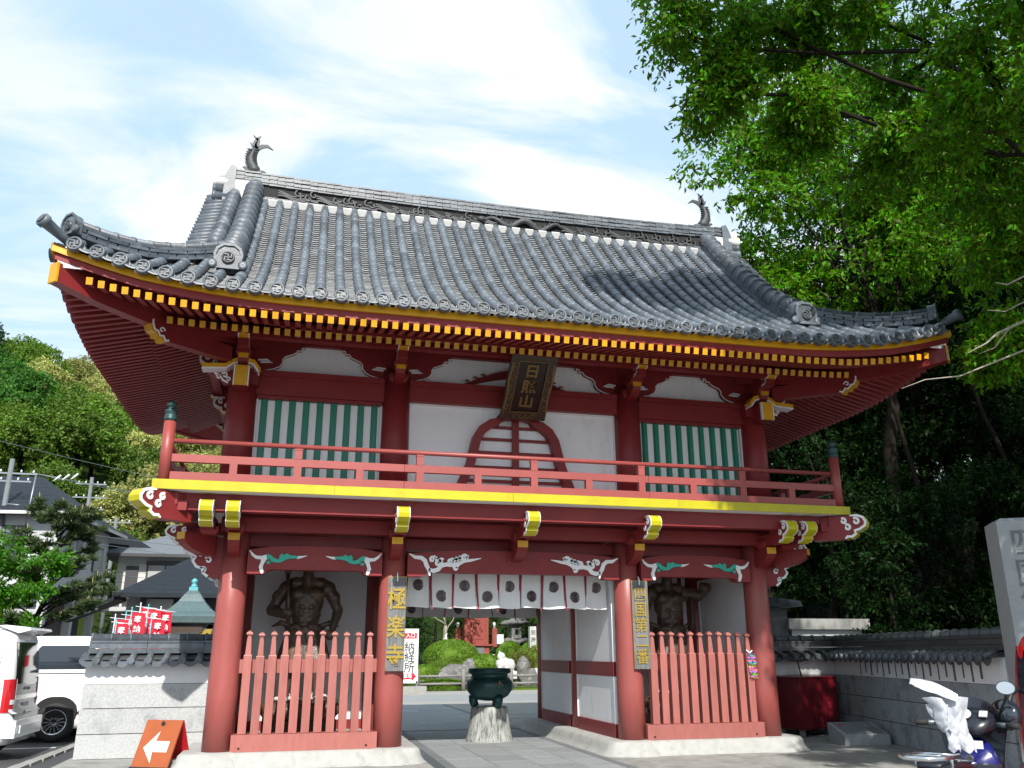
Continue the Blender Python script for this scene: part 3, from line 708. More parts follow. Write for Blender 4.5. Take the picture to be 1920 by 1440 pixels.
# ---- pan tiles: stepped concave courses between the rolls
pt=MB(); CS=.112
def pan(mb,xm,y,yb,zfun,w=PITCH):
    v=[];n=5
    for j,(yy,lift) in enumerate(((y,.046),(yb,-.004))):
        for k in range(n+1):
            u=-1+2*k/n; v.append((xm+u*w*.36,yy,zfun(xm,yy)-.075+.032*u*u+lift))
    for k in range(n+1): v.append((v[k][0],v[k][1]+.002,v[k][2]-.019))
    f=[(k,k+1,n+1+k+1,n+1+k) for k in range(n)]+[(2*n+2+k,2*n+3+k,k+1,k) for k in range(n)]
    mb.add(v,f,None,True)
for i in range(len(rows)-1):
    xm=(rows[i]+rows[i+1])/2; ax=abs(xm); y1=1.40 if ax<4.75 else (-2.96+(HX-ax)-.05)
    y=-3.05
    while y<y1-.02:
        d=(rz(xm,y+.05)-rz(xm,y))/.05; yl=CS/math.sqrt(1+d*d); pan(pt,xm,y,y+yl*1.35,rz); y+=yl
o=G(pt,'pan_tiles','pan_tile'); o['kind']='stuff'
# pale mortar blocks under the ridge, between the roll heads
mk=MB().frustum((0,0,0),(.095,.05),(.085,.03),.12).mesh('ridge_mortar')
for i in range(len(rows)-1):
    xm=(rows[i]+rows[i+1])/2
    if abs(xm)<4.7: gl('ridge_mortar',mk,'mortar',(xm,1.37,rz(xm,1.37)-.06),(.7,0,0))
# ---- eave edge: yellow board, red board, black gap
FX=[0,2.2,3.2,4.2,4.8,5.3,5.87,6.38,6.7,7.06]; FZ=[6.312,6.312,6.313,6.326,6.36,6.41,6.482,6.60,6.69,6.80]
fz=lambda x: float(lerp(abs(x),FX,FZ))
def eave_strip(name,m,d0,d1,zo0,zo1,zi0=None,zi1=None,sides=(0,1,2,3)):
    """board running round the eaves; d = distance inside the tile edge"""
    for sd in sides:
        mb=MB(); n=40; v=[];f=[]
        for i in range(n+1):
            u=-1+2*i/n
            u=math.copysign(abs(u)**.8,u)
            for d,zl,zh in ((d0,zo0,zo1),(d1,zi0 if zi0 is not None else zo0,zi1 if zi1 is not None else zo1)):
                if sd in (0,2): x=u*(HX+.0-d); y=-2.95+d; e=fz(x*HX/(HX-d)) ; p=(x,y if sd==0 else 2*YC-y)
                else: yy=u*(HY-.0-d); x=HX-d; e=fz(abs(yy)*HY/(HY-d)-HY+HX if abs(yy)*HY/(HY-d)-HY+HX>0 else 0); p=((x if sd==1 else -x),YC+yy)
                v+=[(p[0],p[1],e+zl),(p[0],p[1],e+zh)]
        for i in range(n):
            o_=4*i; f+=[(o_,o_+4,o_+5,o_+1),(o_+2,o_+3,o_+7,o_+6),(o_+1,o_+5,o_+7,o_+3),(o_,o_+2,o_+6,o_+4)]
        f+=[(0,1,3,2),(4*n,4*n+2,4*n+3,4*n+1)]
        mb.add(v,f,None,False); G(mb,name,m)
eave_strip('eave_edge_board','yellow_paint',0,.05,-.05,.05)
eave_strip('eave_board','red_paint',.045,.16,-.155,-.052)
eave_strip('eave_gap','black_gap',.02,.2,.052,.075)
# ---- rafters in two tiers, yellow tips in front
fm=MB().box(-.037,.037,0,1.35,-.046,.046).mesh('flying_rafter'); ft=MB().box(-.041,.041,-.012,0,-.050,.050).mesh('rafter_tip')
bm2=MB().box(-.037,.037,0,2.1,-.05,.05).mesh('base_rafter')
RS=.152
rl=lambda x: fz(x*1.03)-6.19
lt=lambda x: float(lerp(abs(x),[0,4.2,4.97,5.5,5.9,6.3,6.58,6.7],[0,0,.022,.08,.142,.21,.275,.305]))
FZ0=6.108
lower=MB()
for k in range(-44,45):
    x=k*RS+RS/2-RS/2
    if abs(x)>6.68: continue
    L=1.35 if abs(x)<5.3 else max(.12,1.35-(abs(x)-5.3)*.92)
    o=gl('flying_rafter',fm,'red_paint',(x,-2.885,FZ0+lt(x)),(.255-lt(x)*.28,0,0),(1,L/1.35,1)); link('rafter_tip',ft,'yellow_paint',o,None,None,(1,1.35/L,1))
    if abs(x)<5.75:
        L=2.1 if abs(x)<4.6 else max(.15,2.1-(abs(x)-4.6)*1.65)
        o=gl('base_rafter',bm2,'red_paint',(x,-1.95,6.216+lt(x)*.45),(.33-lt(x)*.1,0,0),(1,L/2.1,1)); link('rafter_tip',ft,'yellow_paint',o,None,None,(1,2.1/L,1))
fs=MB().box(-.037,.037,0,1.35,-.05,.05).mesh('flying_rafter'); bs=MB().box(-.037,.037,0,1.95,-.05,.05).mesh('base_rafter')
far=MB()
for s in (-1,1):
    k=0; y=-2.45
    while y<5.75:
        yy=y; t=abs(y-YC)-HY+HX; e=lt(t) if t>0 else 0
        L=1.35 if t<5.3 else max(.12,1.35-(t-5.3)*.92); L2=1.95 if t<4.6 else max(.15,1.95-(t-4.6)*1.65)
        for (nm,me_,x0,z0,sl,LL,Lf,ok) in (('flying_rafter',fs,6.98,FZ0+e,.255-e*.28,L,1.35,1),('base_rafter',bs,6.03,6.216+e*.45,.33-e*.1,L2,1.95,t<5.72)):
            if not ok: continue
            Tm=Matrix.Translation((s*x0,y,z0))@Matrix.Rotation(s*PI/2,4,'Z')@Matrix.Rotation(sl,4,'X')@Matrix.Diagonal((1,LL/Lf,1,1))
            if s<0 and len([1])==1:
                o=gl(nm,me_,'red_paint',None); o.matrix_basis=Tm
            else: far.box(-.037,.037,0,Lf,-.05,.05,Tm)
        y+=RS
o=G(far,'rafters','red_paint'); o['kind']='stuff'
# boards over the rafters and step board between the tiers
eave_strip('step_board','red_paint',1.0,1.10,-.04,.04)
eave_strip('soffit_board','red_paint',.165,1.20,-.128,-.108,.145,.165)
eave_strip('soffit_board','red_paint',1.11,3.4,.01,.03,.78,.80)
# hip rafters
for s in (-1,1):
    mb=MB(); pa=[(s*6.97,-2.87,6.44),(s*6.55,-2.45,6.36),(s*6.0,-1.9,6.33),(s*5.2,-1.1,6.42),(s*4.4,-.3,6.62)]
    d=Vector((s*.707,.707*-1,0)); pn=Vector((.707,s*.707,0))
    v=[];f=[]
    for p in pa:
        for a,h in ((-.085,-.13),(.085,-.13),(.085,.14),(-.085,.14)): q=Vector(p)+pn*a; v.append((q.x,q.y,q.z+h))
    for i in range(len(pa)-1):
        for k in range(4): f.append((4*i+k,4*i+(k+1)%4,4*i+4+(k+1)%4,4*i+4+k))
    f+=[(3,2,1,0),(16,17,18,19)]; mb.add(v,f); h=G(mb,'hip_rafter','red_paint')
    e=MB(); P=Vector(pa[0])+d*.004
    v=[]
    for dd in (0,.03):
        for a,hh in ((-.09,-.135),(.09,-.135),(.09,.145),(-.09,.145)): q=P+pn*a+d*dd; v.append((q.x,q.y,q.z+hh))
    e.add(v,[(0,1,5,4),(1,2,6,5),(2,3,7,6),(3,0,4,7),(4,5,6,7),(3,2,1,0)]); e.build('hip_end','yellow_paint',h)
    # white wedge under the corner of the eave
    G(MB().prism([(s*6.99,6.72),(s*6.70,6.63),(s*6.64,6.53),(s*6.93,6.53)],-2.90,-2.87),'corner_wedge','white_paint')
    # lower hip rafter with a carved nose
    T=Matrix.Translation((s*5.72,-1.62,6.02))@Matrix.Rotation(s*PI/4,4,'Z')
    pts=[(0,.0),(.06,-.02),(.10,.04),(.16,.03),(.20,.09),(.26,.10),(.30,.19),(.30,.24),(-1.2,.30),(-1.2,.05)]
    lo=MB().prism([(-u,z) for u,z in pts],-.08,.08,'x',T); lo=G(lo,'hip_rafter','red_paint')
    MB().ribbon([(-u-.008,z) for u,z in pts[:8]],.02,-.084,.084,'x',T).build('nose_face','yellow_paint',lo)
    w=MB()
    for q in (-1,1):
        a,b=sorted((q*.082,q*.094)); w.ribbon([(-u+.015,z+.02) for u,z in pts[:8]],.028,a,b,'x',T); w.ribbon(spiral(-.12,.14,.05,.012,0,5.5,10),.02,a,b,'x',T)
    w.build('nose_scroll','white_paint',lo)
# ---- main ridge
RX=5.28
def zr(x): return 10.0+.10*(abs(x)/5.3)**2.6
def course(mb,z0,h,yo,L,gap=.012,off=0,x0=-RX,x1=RX):
    x=x0-off
    while x<x1:
        a=max(x,x0);b=min(x+L-gap,x1)
        if b-a>.05:
            za=zr((a+b)/2)+z0; y=YC-yo+rng.uniform(-.006,.006)
            mb.box(a,b,y,2*YC-y,za+rng.uniform(-.003,.003),za+h)
        x+=L
rm=MB()
for i,(z0,h,yo) in enumerate(((.0,.055,.30),(.06,.045,.275),(.11,.045,.285),(.16,.045,.27),(.47,.04,.27),(.515,.04,.285),(.56,.04,.265),(.605,.04,.28),(.65,.04,.26),(.695,.035,.27))): course(rm,z0,h,yo,.32,off=(i%2)*.16)
o=G(rm,'ridge_tiles','tile_all'); o['kind']='stuff'
G(MB().grid(lambda u,v:(-RX+2*RX*u,YC-.225,zr(-RX+2*RX*u)+.2+.28*v),40,1),'ridge_core','black_gap')
cap=MB()
x=-RX
while x<RX-.1:
    za=zr(x+.15)+.735; cap.lathe([(.085,0),(.078,.27),(.10,.275),(.10,.30)],8,(0,0,0),Matrix.Translation((x,YC,za))@Matrix.Rotation(PI/2,4,'Y'),True); cap.ball((x+.15,YC-.02,za+.09),(.02,.02,.05),6,4); x+=.31
o=G(cap,'ridge_cap_tiles','tile_all'); o['kind']='stuff'
# carved wave and dragon frieze
yf=YC-.225
wv=MB(); x=-4.45; r2=random.Random(3)
while x<4.5:
    zb=zr(x)+.2; t=r2.random(); sgn=1 if x<.3 else -1
    if abs(x-.6)<.75: x+=.12; continue
    if t<.5:
        for q in range(3): wv.ribbon([(x+u,zb+.03+.05*q+.05*math.sin(u*9+q*.4+1)) for u in np.linspace(0,.5,9)],.026,yf-.05,yf)
        x+=.34
    else:
        for q in range(4):
            cx=x+.06+.1*q; cz=zb+.10+.07*math.sin(q*1.9+x); wv.ribbon(spiral(cx,cz,.085,.015,2 if sgn>0 else 1,2+sgn*5.6,11),.024,yf-.065,yf)
        wv.ribbon([(x,zb+.03),(x+.2,zb+.06),(x+.45,zb+.03)],.05,yf-.045,yf); x+=.42
o=G(wv,'wave_relief','relief_tile'); o['kind']='stuff'
dr=MB(); pth=[(-.25+u*1.75,yf-.05+.02*math.sin(u*20),zr(0)+.31+.085*math.sin(u*15.5)) for u in np.linspace(0,1,34)]
dr.tube(pth,[.03+.035*math.sin(PI*i/33) for i in range(34)],8)
for i in range(3,31,2): dr.box(pth[i][0]-.012,pth[i][0]+.012,pth[i][1]-.06,pth[i][1],pth[i][2]+.03,pth[i][2]+.075)
dr.ball((pth[0][0]-.05,yf-.07,pth[0][2]+.02),(.09,.05,.06)); G(dr,'dragon_relief','relief_tile')
# ridge ends: demon tile block, stacked barrels, pale plaster
for s in (-1,1):
    zz=zr(RX)
    G(MB().prism([(s*RX,zz-.12),(s*(RX+.22),zz-.2),(s*(RX+.2),zz+.55),(s*(RX+.1),zz+.78),(s*RX,zz+.74)],YC-.32,YC+.32),'ridge_end_tile','tile')
    G(MB().box(min(s*4.98,s*RX),max(s*4.98,s*RX),YC-.30,YC-.286,zz-.0,zz+.46),'ridge_plaster','mortar')
    for (dy,dz) in ((-.12,.60),(-.22,.40),(-.22,.08),(-.20,.24),(.2,.4),(.2,.08)):
        G(MB().lathe([(.11,0),(.105,.2),(.125,.21),(.125,.27),(.1,.275)],14,(0,0,0),Matrix.Translation((s*(RX+.14),YC+dy,zz+dz))@Matrix.Rotation(s*PI/2,4,'Y')),'barrel_end','mortar' if dz>.3 else 'tile')
    # fish ornament, tail up
    x0=s*4.98; z0=zz+.76
    fb=MB(); P=[(0,0,.08),(.02,0,.2),(-.09,0,.36),(-.12,0,.55),(-.08,0,.72),(-.02,0,.86)]
    fb.tube([(x0-s*p[0],YC+p[1],z0+p[2]) for p in P],[.15,.15,.125,.10,.075,.05],10)
    fb.ball((x0-s*.19,YC,z0+.09),(.17,.12,.09)); fb.ball((x0-s*.30,YC,z0+.06),(.08,.09,.05))
    fo=G(fb,'fish_ornament','relief_tile')
    sc=MB()
    for i in range(9):
        t=i/8; px=x0+s*(.0+.1*math.sin(t*2.6)); pz=z0+.12+t*.62
        for q in (-1,1): sc.frustum((px+s*.09,YC+q*.05,pz),(.03,.03),(.055,.045),.05)
        sc.frustum((px-s*.10,YC-.04,pz+.03),(.025,.04),(.05,.06),.045)
        sc.ribbon([(px+s*.08,pz),(px+s*.19,pz+.10)],[.05,.006],YC-.012,YC+.012)
    q_=sc.build('fish_scales','relief_tile',fo); q_['kind']='stuff'
    tl=MB()
    for (pts) in ([(0,.82),(.05,1.0),(.0,1.15),(-.10,1.27)],[(0,.84),(-.02,1.0),(-.05,1.12),(.10,1.27)],[(-.02,.84),(-.16,.95),(-.30,.98),(-.46,.88)],[(0,.8),(.10,.92),(.17,1.05)]):
        tl.ribbon([(x0+s*u,z0+z) for u,z in pts],[.10,.12,.09,.012][:len(pts)] if len(pts)==4 else [.07,.06,.01],YC-.02,YC+.02)
    for (pts) in ([(.13,.2),(.22,.36),(.20,.5)],[(.13,.12),(.26,.22),(.30,.20)],[(.12,.35),(.2,.5),(.22,.62)]): tl.ribbon([(x0+s*u,z0+z) for u,z in pts],[.09,.07,.01],YC-.06,YC-.03)
    q_=tl.build('fish_fins','relief_tile',fo); q_['kind']='stuff'; fo.scale=(.74,)*3; fo.location=Vector((x0,YC,z0))*.26
# ---- descending ridges with ring tiles and demon tiles
rg=MB(); n=10; v=[];f=[]
for yy,r in ((0,.185),(.05,.19),(.06,.165),(.30,.150)):
    for k in range(n+1): a=-.25+(PI+.5)*k/n; v.append((r*math.cos(a),yy,r*math.sin(a)))
for j in range(3):
    for k in range(n): a=j*(n+1)+k; f.append((a,a+1,a+n+2,a+n+1))
f.append(tuple(range(n,-1,-1))); rg.add(v,f,None,True); rgm=rg.mesh('ring_tile')
def oni(x,y,z,sc_=1,yaw=0):
    T=Matrix.Translation((x,y,z))@Matrix.Rotation(yaw,4,'Z')@Matrix.Scale(sc_,4)
    pts=[(-.20,-.14),(.20,-.14),(.22,.02),(.24,.12),(.20,.24),(.10,.32),(-.10,.32),(-.20,.24),(-.24,.12),(-.22,.02)]
    o=G(MB().prism(pts,-.06,.12,'y',T),'demon_tile','tile')
    m=MB().ribbon(pts+[pts[0]],.05,-.09,-.058,'y',T)
    for q in (-1,1):
        m.lathe([(.085,-.04),(.09,.04),(.05,.05),(.0,.05)],12,(0,0,0),T@Matrix.Translation((q*.27,-.05,-.08))@Matrix.Rotation(PI/2,4,'X'))
    m.build('tile_rim','tile',o)
    MB().lathe([(0,.03),(.085,.03),(.09,.05),(.115,.05),(.12,0)],16,(0,0,0),T@Matrix.Translation((0,-.05,.06))@Matrix.Rotation(PI/2,4,'X'),True,False).build('tile_boss','tile_dark',o)
    MB().add(*(lambda m_:(m_.v,m_.f))(mj),T@Matrix.Translation((0,-.05,.06))@Matrix.Scale(1.3,4)).build('disc_mark','tile',o)
for s in (-1,1):
    xr=s*4.90; ys=np.linspace(1.42,-1.92,60)
    base=lambda y: rz(4.9,y)+.03
    # side walls of stacked flat tiles
    sm_=MB()
    for c in range(5):
        y=1.45-(c%2)*.13
        while y>-1.88:
            ya,yb=y,max(y-.27,-1.9); h=c*.062
            v=[]
            w=.165-.008*(c%2)
            for yy in (ya,yb):
                z=base(yy)+h-.04
                v+=[(xr-w,yy,z),(xr+w,yy,z),(xr+w,yy,z+.056),(xr-w,yy,z+.056)]
            sm_.add(v,[(0,1,5,4),(1,2,6,5),(2,3,7,6),(3,0,4,7),(0,3,2,1),(4,5,6,7)]); y-=.28
    o=G(sm_,'ridge_tiles','tile_all'); o['kind']='stuff'
    y=-1.90
    while y<1.35:
        z=base(y)+.27; d=(base(y+.05)-base(y))/.05; yl=.285/math.sqrt(1+d*d); gl('ring_tile',rgm,'tile',(xr,y,z),(math.atan(d),0,0)); y+=yl
    oni(xr,-1.99,base(-1.99)+.17,.82)
    # outer, smaller ridge at the verge
    xv=s*5.27; y=-.72
    while y<1.30:
        z=rz(4.9,y)+.10; d=(rz(4.9,y+.05)-rz(4.9,y))/.05; yl=.25/math.sqrt(1+d*d); gl('ring_tile',rgm,'tile',(xv,y,z),(math.atan(d),0,0),(.78,.88,.78)); y+=yl
    vt=MB(); y=-.85
    while y<1.55:
        for sd in (0,1):
            yy=y if sd==0 else 2*YC-y
            z=rz(4.9,y)-.02; vt.tube([(s*5.30,yy,z),(s*5.55,yy,z-.04),(s*5.80,yy,z-.12)],.06,8)
        y+=.125
    o=G(vt,'verge_tiles','tile_all'); o['kind']='stuff'
    vb=MB().grid(lambda u,v:(s*(4.8+1.0*u),-.9+2.5*v,rz(4.9,-.9+2.5*v)-.06-.1*u*u),6,12).grid(lambda u,v:(s*(4.8+1.0*u),2*YC-(-.9+2.5*v),rz(4.9,-.9+2.5*v)-.06-.1*u*u),6,12); G(vb,'verge_bed','mortar')
    G(MB().prism([(-.4,8.2),(3.66,8.2),(2.7,9.2),(1.75,10.3),(1.5,10.3),(.55,9.2)],s*5.05,s*5.12,'x'),'gable_wall','panel_white')
    G(MB().ribbon([(-.75,7.40),(.0,8.05),(.8,8.9),(1.63,9.8)],.22,min(s*5.45,s*5.55),max(s*5.45,s*5.55),'x').ribbon([(4.01,7.40),(3.26,8.05),(2.46,8.9),(1.63,9.8)],.22,min(s*5.45,s*5.55),max(s*5.45,s*5.55),'x'),'bargeboard','red_paint')
    # hip ridge: layers of flat tiles rising to the corner
    hp=MB()
    def hpt(t):  # t 0 at top, 1 at corner
        x=5.0+1.83*t; y=-2.96+(HX-x); return Vector((s*x,y-.0,max(rz(x,y),rzs(x,y))+.02+.16*max(0,t-.55)**2))
    pn=Vector((.707,s*.707,0))
    for c in range(4):
        t=-.02-(c%2)*.06
        while t<.985:
            a,b=hpt(max(0,t)),hpt(min(1,t+.115)); w=.14+(.012 if c in(0,3) else 0)-(c%2)*.012; v=[]
            for p in (a,b):
                for q,h in ((-w,0),(w,0),(w,.045),(-w,.045)): r_=p+pn*q; v.append((r_.x,r_.y,r_.z+c*.05+h-.03))
            hp.add(v,[(0,1,5,4),(1,2,6,5),(2,3,7,6),(3,0,4,7),(0,3,2,1),(4,5,6,7)]); t+=.125
    o=G(hp,'hip_tiles','tile_all'); o['kind']='stuff'
    hc=MB()
    for i in range(9):
        a,b=hpt(i/9),hpt((i+1)/9); a.z+=.205;b.z+=.205; hc.tube([a,a+(b-a)*.12,a+(b-a)*.13,b],[.085,.085,.075,.075],8)
    o=G(hc,'hip_cap_tiles','tile_all'); o['kind']='stuff'
    e=hpt(1); oni(e.x+s*.06,e.y-.06,e.z+.10,.64,s*PI/4)
    bb=MB(); p=Vector((s*6.98,-2.89,7.0)); dr_=Vector((s*.707,-.707,.42)).normalized()
    bb.tube([p-dr_*.25,p,p+dr_*.22,p+dr_*.24,p+dr_*.31],[.055,.065,.08,.10,.10],14)
    o=G(bb,'corner_barrel','tile')
    Tm=Matrix.Translation(p+dr_*.315)@dr_.to_track_quat('Z','Y').to_matrix().to_4x4(); MB().lathe([(.07,0),(.075,.012),(.055,.014)],14,(0,0,0),Tm).build('disc_mark','tile_dark',o)
# ================================================================ THINGS IN AND ON THE GATE
# ---- name boards on the columns
def sign_board(x,y,chars,size,step,z0,label,sca):
    t=thing('name_board',(x,y,1.33),label,'sign','carved name boards hung on the front columns')
    MB().box(x-.142,x+.142,y-.022,y+.022,1.33,2.765).build('board','weathered_board',t)
    e=MB().box(x-.146,x-.1425,y-.024,y+.02,1.33,2.765).box(x+.1425,x+.146,y-.024,y+.02,1.33,2.765).box(x-.1425,x+.1425,y-.0235,y+.02,2.7655,2.773)
    e.build('gold_edge','gold',t); t.children[-1]['kind']='stuff'
    MB().tube([(x,y-.03,2.70),(x,y-.02,2.78),(x,y+.02,2.84)],.012,6).build('hanger','white_paint',t)
    vtext(chars,size,step,'gold',t,(x,y-.026,z0),FRONT,.012,.004 if size>.27 else .002,sca)
sign_board(-1.985,-.358,'極楽寺',.30,.43,2.40,'weathered board lettered in gold 極楽寺 on the column left of the passage',(1.0,1.2,1))
sign_board(2.165,-.358,'四国第二番',.235,.255,2.53,'weathered board lettered in gold 四国第二番 on the column right of the passage',(1.0,1.08,1))
# ---- plaque under the eaves, leaning out
pq=thing('name_plaque',(.07,-.50,5.50),'dark carved plaque with three gilt characters leaning out under the upper eaves','sign')
pq.rotation_euler=(R(47),0,0)   # local z up the plaque, local -y its face
def PQ(mb,n,m,parent=pq): o=link(n,mb.mesh(n),m,parent); return o
mat('plaque_black',(.014,.009,.007),.45,var=.3)
PQ(MB().box(-.25,.25,-.02,.03,.17,1.16),'board','plaque_black')
fr=MB()
for a in ((-.40,-.26,.0,1.27),(.26,.40,.0,1.27),(-.26,.26,0,.16),(-.26,.26,1.16,1.27)): fr.frustum(((a[0]+a[1])/2,0,a[2]),((a[1]-a[0])/2,.04),((a[1]-a[0])/2,.04),a[3]-a[2])
PQ(fr,'frame','wood_dark'); pq.children[-1]['kind']='stuff'
gt=MB()
for a in ((-.262,-.248,.165,1.165),(.248,.262,.165,1.165),(-.248,.248,.153,.167),(-.248,.248,1.153,1.167)): gt.box(a[0],a[1],-.055,-.041,a[2],a[3])
PQ(gt,'gold_line','gold_dull'); pq.children[-1]['kind']='stuff'
sw=MB()
for s in (-1,1):
    for k in range(5): sw.ribbon(spiral(s*.325,.26+k*.19,.055,.02,1.57 if k%2 else -1.57,(1.57 if k%2 else -1.57)+s*4.5,10),.016,-.056,-.041)
    sw.ribbon([(s*.375,.20+.04*i+.0) for i in range(1)]+[(s*(.37+.012*math.sin(i*1.3)),.05+.12*i) for i in range(10)],.03,-.058,-.041)
    for q in (-1,1): sw.ribbon(spiral(s*.10+q*.055,.08,.05,.018,0,q*s*4.8,10),.016,-.056,-.041)
PQ(sw,'scroll_carving','gold_dull'); pq.children[-1]['kind']='stuff'
for i,ch in enumerate('日照山'): text(ch,.27,'gold_dull',pq,(0,-.028,.95-.30*i),FRONT,.006,.008,'character',None,False)
# ---- curtains with flower crests
def petal_crest(mb,T,r):
    for k in range(16):
        a=2*PI*k/16; c,s=math.cos(a),math.sin(a)
        pts=[(.16*r,-.02*r),(.62*r,-.085*r),(.86*r,-.135*r),(.97*r,-.08*r),(1.0*r,0),(.97*r,.08*r),(.86*r,.135*r),(.62*r,.085*r),(.16*r,.02*r)]
        mb.prism([(c*u-s*w,s*u+c*w) for u,w in pts],-.004,0,'y',T)
    mb.lathe([(.0,.0),(.11*r,0),(.11*r,.003)],10,(0,0,0),T@Matrix.Rotation(PI/2,4,'X'),False,False)
def curtain(y,x0,x1,z0,z1,n,label,sway,hi,lo):
    t=thing('door_curtain',((x0+x1)/2,y,z1),label,'curtain','white curtains hung in the passage')
    MB().cyl((x0,y+.02,z1-.01),(x1,y+.02,z1-.01),.014,n=8).build('curtain_rod','wood_dark',t)
    w=(x1-x0)/n; r2=random.Random(n*3+int(y))
    for i in range(n):
        a=x0+i*w+.02; b=x0+(i+1)*w-.02; ph=r2.uniform(0,6); fl=r2.uniform(-.02,.03); amp=r2.uniform(.012,.03)
        def fn(u,v):
            xx=a+(b-a)*u+(v**1.5)*((u-.5)*(.03+fl)+sway*r2_[i]); return (xx,y+amp*math.sin(u*5+ph)*v+.006*math.sin(u*17+ph)*(1-v)-.03*v*v*sway_y[i],z1-(z1-z0)*v-.012*math.sin(u*3+ph)*v)
        r2_={i:r2.uniform(-.03,.02)}; sway_y={i:r2.uniform(-.5,1)}
        p=MB().grid(fn,8,6).build('curtain_panel','cloth',t)
        cb=MB(); u=.5; v=hi if i%2==0 else lo; c=Vector(fn(u,v)); ex=(Vector(fn(.6,v))-Vector(fn(.4,v))).normalized(); ez=-(Vector(fn(u,v+.05))-Vector(fn(u,v-.05))).normalized(); ey=ez.cross(ex).normalized()
        T=Matrix(((ex.x,ey.x,ez.x,c.x-ey.x*0),(ex.y,ey.y,ez.y,c.y-.008),(ex.z,ey.z,ez.z,c.z),(0,0,0,1)))
        petal_crest(cb,T,min(.098,w*.25)); cb.build('flower_crest','cloth_print',p)
    for i in range(1,n):
        xx=x0+i*w; rb=MB(); L=r2.choice([.30,.48,.52,.54,.50]); k=r2.uniform(-.05,.05)
        rb.ribbon([(xx,z1),(xx+k*.3,z1-L*.4*(z1-z0)/.5),(xx+k,z1-L*(z1-z0)/.5*1.02)],[.05,.035,.02],y-.015,y-.010); rb.build('ribbon','ribbon_red',t)
curtain(.26,-1.755,1.80,2.325,2.90,9,'white curtain with dark flower crests hanging from the front beam of the gate',.5,.36,.66)
curtain(5.02,-1.83,1.83,2.35,2.95,7,'white crested curtain hanging at the back of the passage',.3,.4,.72)
# ---- picket fences in front of the guardians
pk=MB()
def sq(z,h): return [(-h,-h,z),(h,-h,z),(h,h,z),(-h,h,z)]
lv=[(.46,.060),(1.565,.060),(1.575,.056),(1.58,.043),(1.82,.031),(1.822,.026),(1.865,.025),(1.868,.046),(1.885,.048),(1.905,.038),(1.925,.015),(1.93,.004)]
v=[];f=[]
for z,h in lv: v+=sq(z,h)
for i in range(len(lv)-1):
    for k in range(4): f.append((4*i+k,4*i+(k+1)%4,4*i+4+(k+1)%4,4*i+4+k))
f.append((4*len(lv)-4,4*len(lv)-3,4*len(lv)-2,4*len(lv)-1)); pk.add(v,f); pkm=pk.mesh('picket')
for (x0,x1,xa,xb,lab) in ((-4.32,-2.23,-4.20,-2.37,'red picket fence before the dark statue left of the passage'),(2.23,4.32,2.40,4.19,'red picket fence before the dark statue right of the passage, half in tree shade')):
    t=thing('picket_fence',((x0+x1)/2,-.2,.22),lab,'fence','red picket fences at the front of the gate')
    MB().box(x0-.02,x1+.02,-.345,-.06,.222,.455).build('sill','fence_red',t)
    MB().box(x0,x1,-.165,-.115,1.315,1.515).build('rail','fence_red',t)
    for k in range(11): link('picket',pkm,'fence_red',t,(xa+(xb-xa)*k/10-(x0+x1)/2,-.235+.2,-.22),(0,0,rng.uniform(-.03,.03)),(1,1,rng.uniform(.992,1.006)))
    for xx in (x0+.10,x1-.14): MB().lathe([(.018,0),(.018,.004)],10,(0,0,0),Matrix.Translation((xx,-.3465,.27))@Matrix.Rotation(PI/2,4,'X')).build('drain_hole','black',t)
# paper cranes on the right fence
cr=thing('crane_garland',(4.19,-.31,1.60),'strings of tiny coloured paper cranes tied to the last picket of the right fence','garland')
for k in range(5):
    g=MB(); r2=random.Random(k)
    for j in range(16):
        px=4.20+.028*(k-2)+j*.0025; pz=1.55-j*.026; T=Matrix.Translation((px,-.33-.008*(k%2),pz))@Matrix.Rotation(r2.uniform(0,6),4,'Z')@Matrix.Rotation(.4,4,'X')
        g.add([(-.03,0,.012),(0,.008,0),(.03,0,.012),(0,-.008,0),(0,0,.02),(0,0,-.014)],[(0,1,4),(1,2,4),(2,3,4),(3,0,4),(1,0,5),(2,1,5),(3,2,5),(0,3,5)],T)
    o=g.build('crane_string','paper_mix',cr); o['kind']='stuff'
MB().ribbon([(4.13,1.63),(4.19,1.58),(4.24,1.62)],.016,-.315,-.305).build('tie','white_paint',cr)
# ---- guardian statues
def capsule(mb,p,q,r,r2=None,n=10):
    r2=r if r2 is None else r2; p=Vector(p);q=Vector(q); mb.tube([p,p+(q-p)*.33,p+(q-p)*.66,q],[r,r*1.06*.6+r2*.4*1.06,r2*.66+r*.36,r2],n); mb.ball(p,r,10,6); mb.ball(q,r2,10,6)
def fist(mb,c,d,s=1.0,side=1):
    """closed hand: palm, four curled fingers of different length, thumb from the side"""
    c=Vector(c); d=Vector(d).normalized(); a=d.orthogonal().normalized(); b=d.cross(a)
    mb.ball(c,(.072*s,.06*s,.07*s),10,6)
    for k in range(4):
        o=c+a*(.033*s*(k-1.5)*1.25); L=(.9,1.05,1.0,.8)[k]
        p0=o+b*.03*s+d*.045*s; p1=o+b*.085*s*L+d*.045*s; p2=o+b*.09*s*L-d*.005*s; p3=o+b*.045*s-d*.025*s
        for u,v_ in ((p0,p1),(p1,p2),(p2,p3)): mb.tube([u,v_],[.021*s,.019*s],6); mb.ball(u,.021*s,6,4); mb.ball(v_,.02*s,6,4)
    t0=c+a*side*.06*s+d*.01*s; t1=t0+b*.06*s+d*.03*s; t2=t1-a*side*.045*s+b*.03*s
    for u,v_ in ((t0,t1),(t1,t2)): mb.tube([u,v_],[.024*s,.021*s],6); mb.ball(v_,.021*s,6,4)
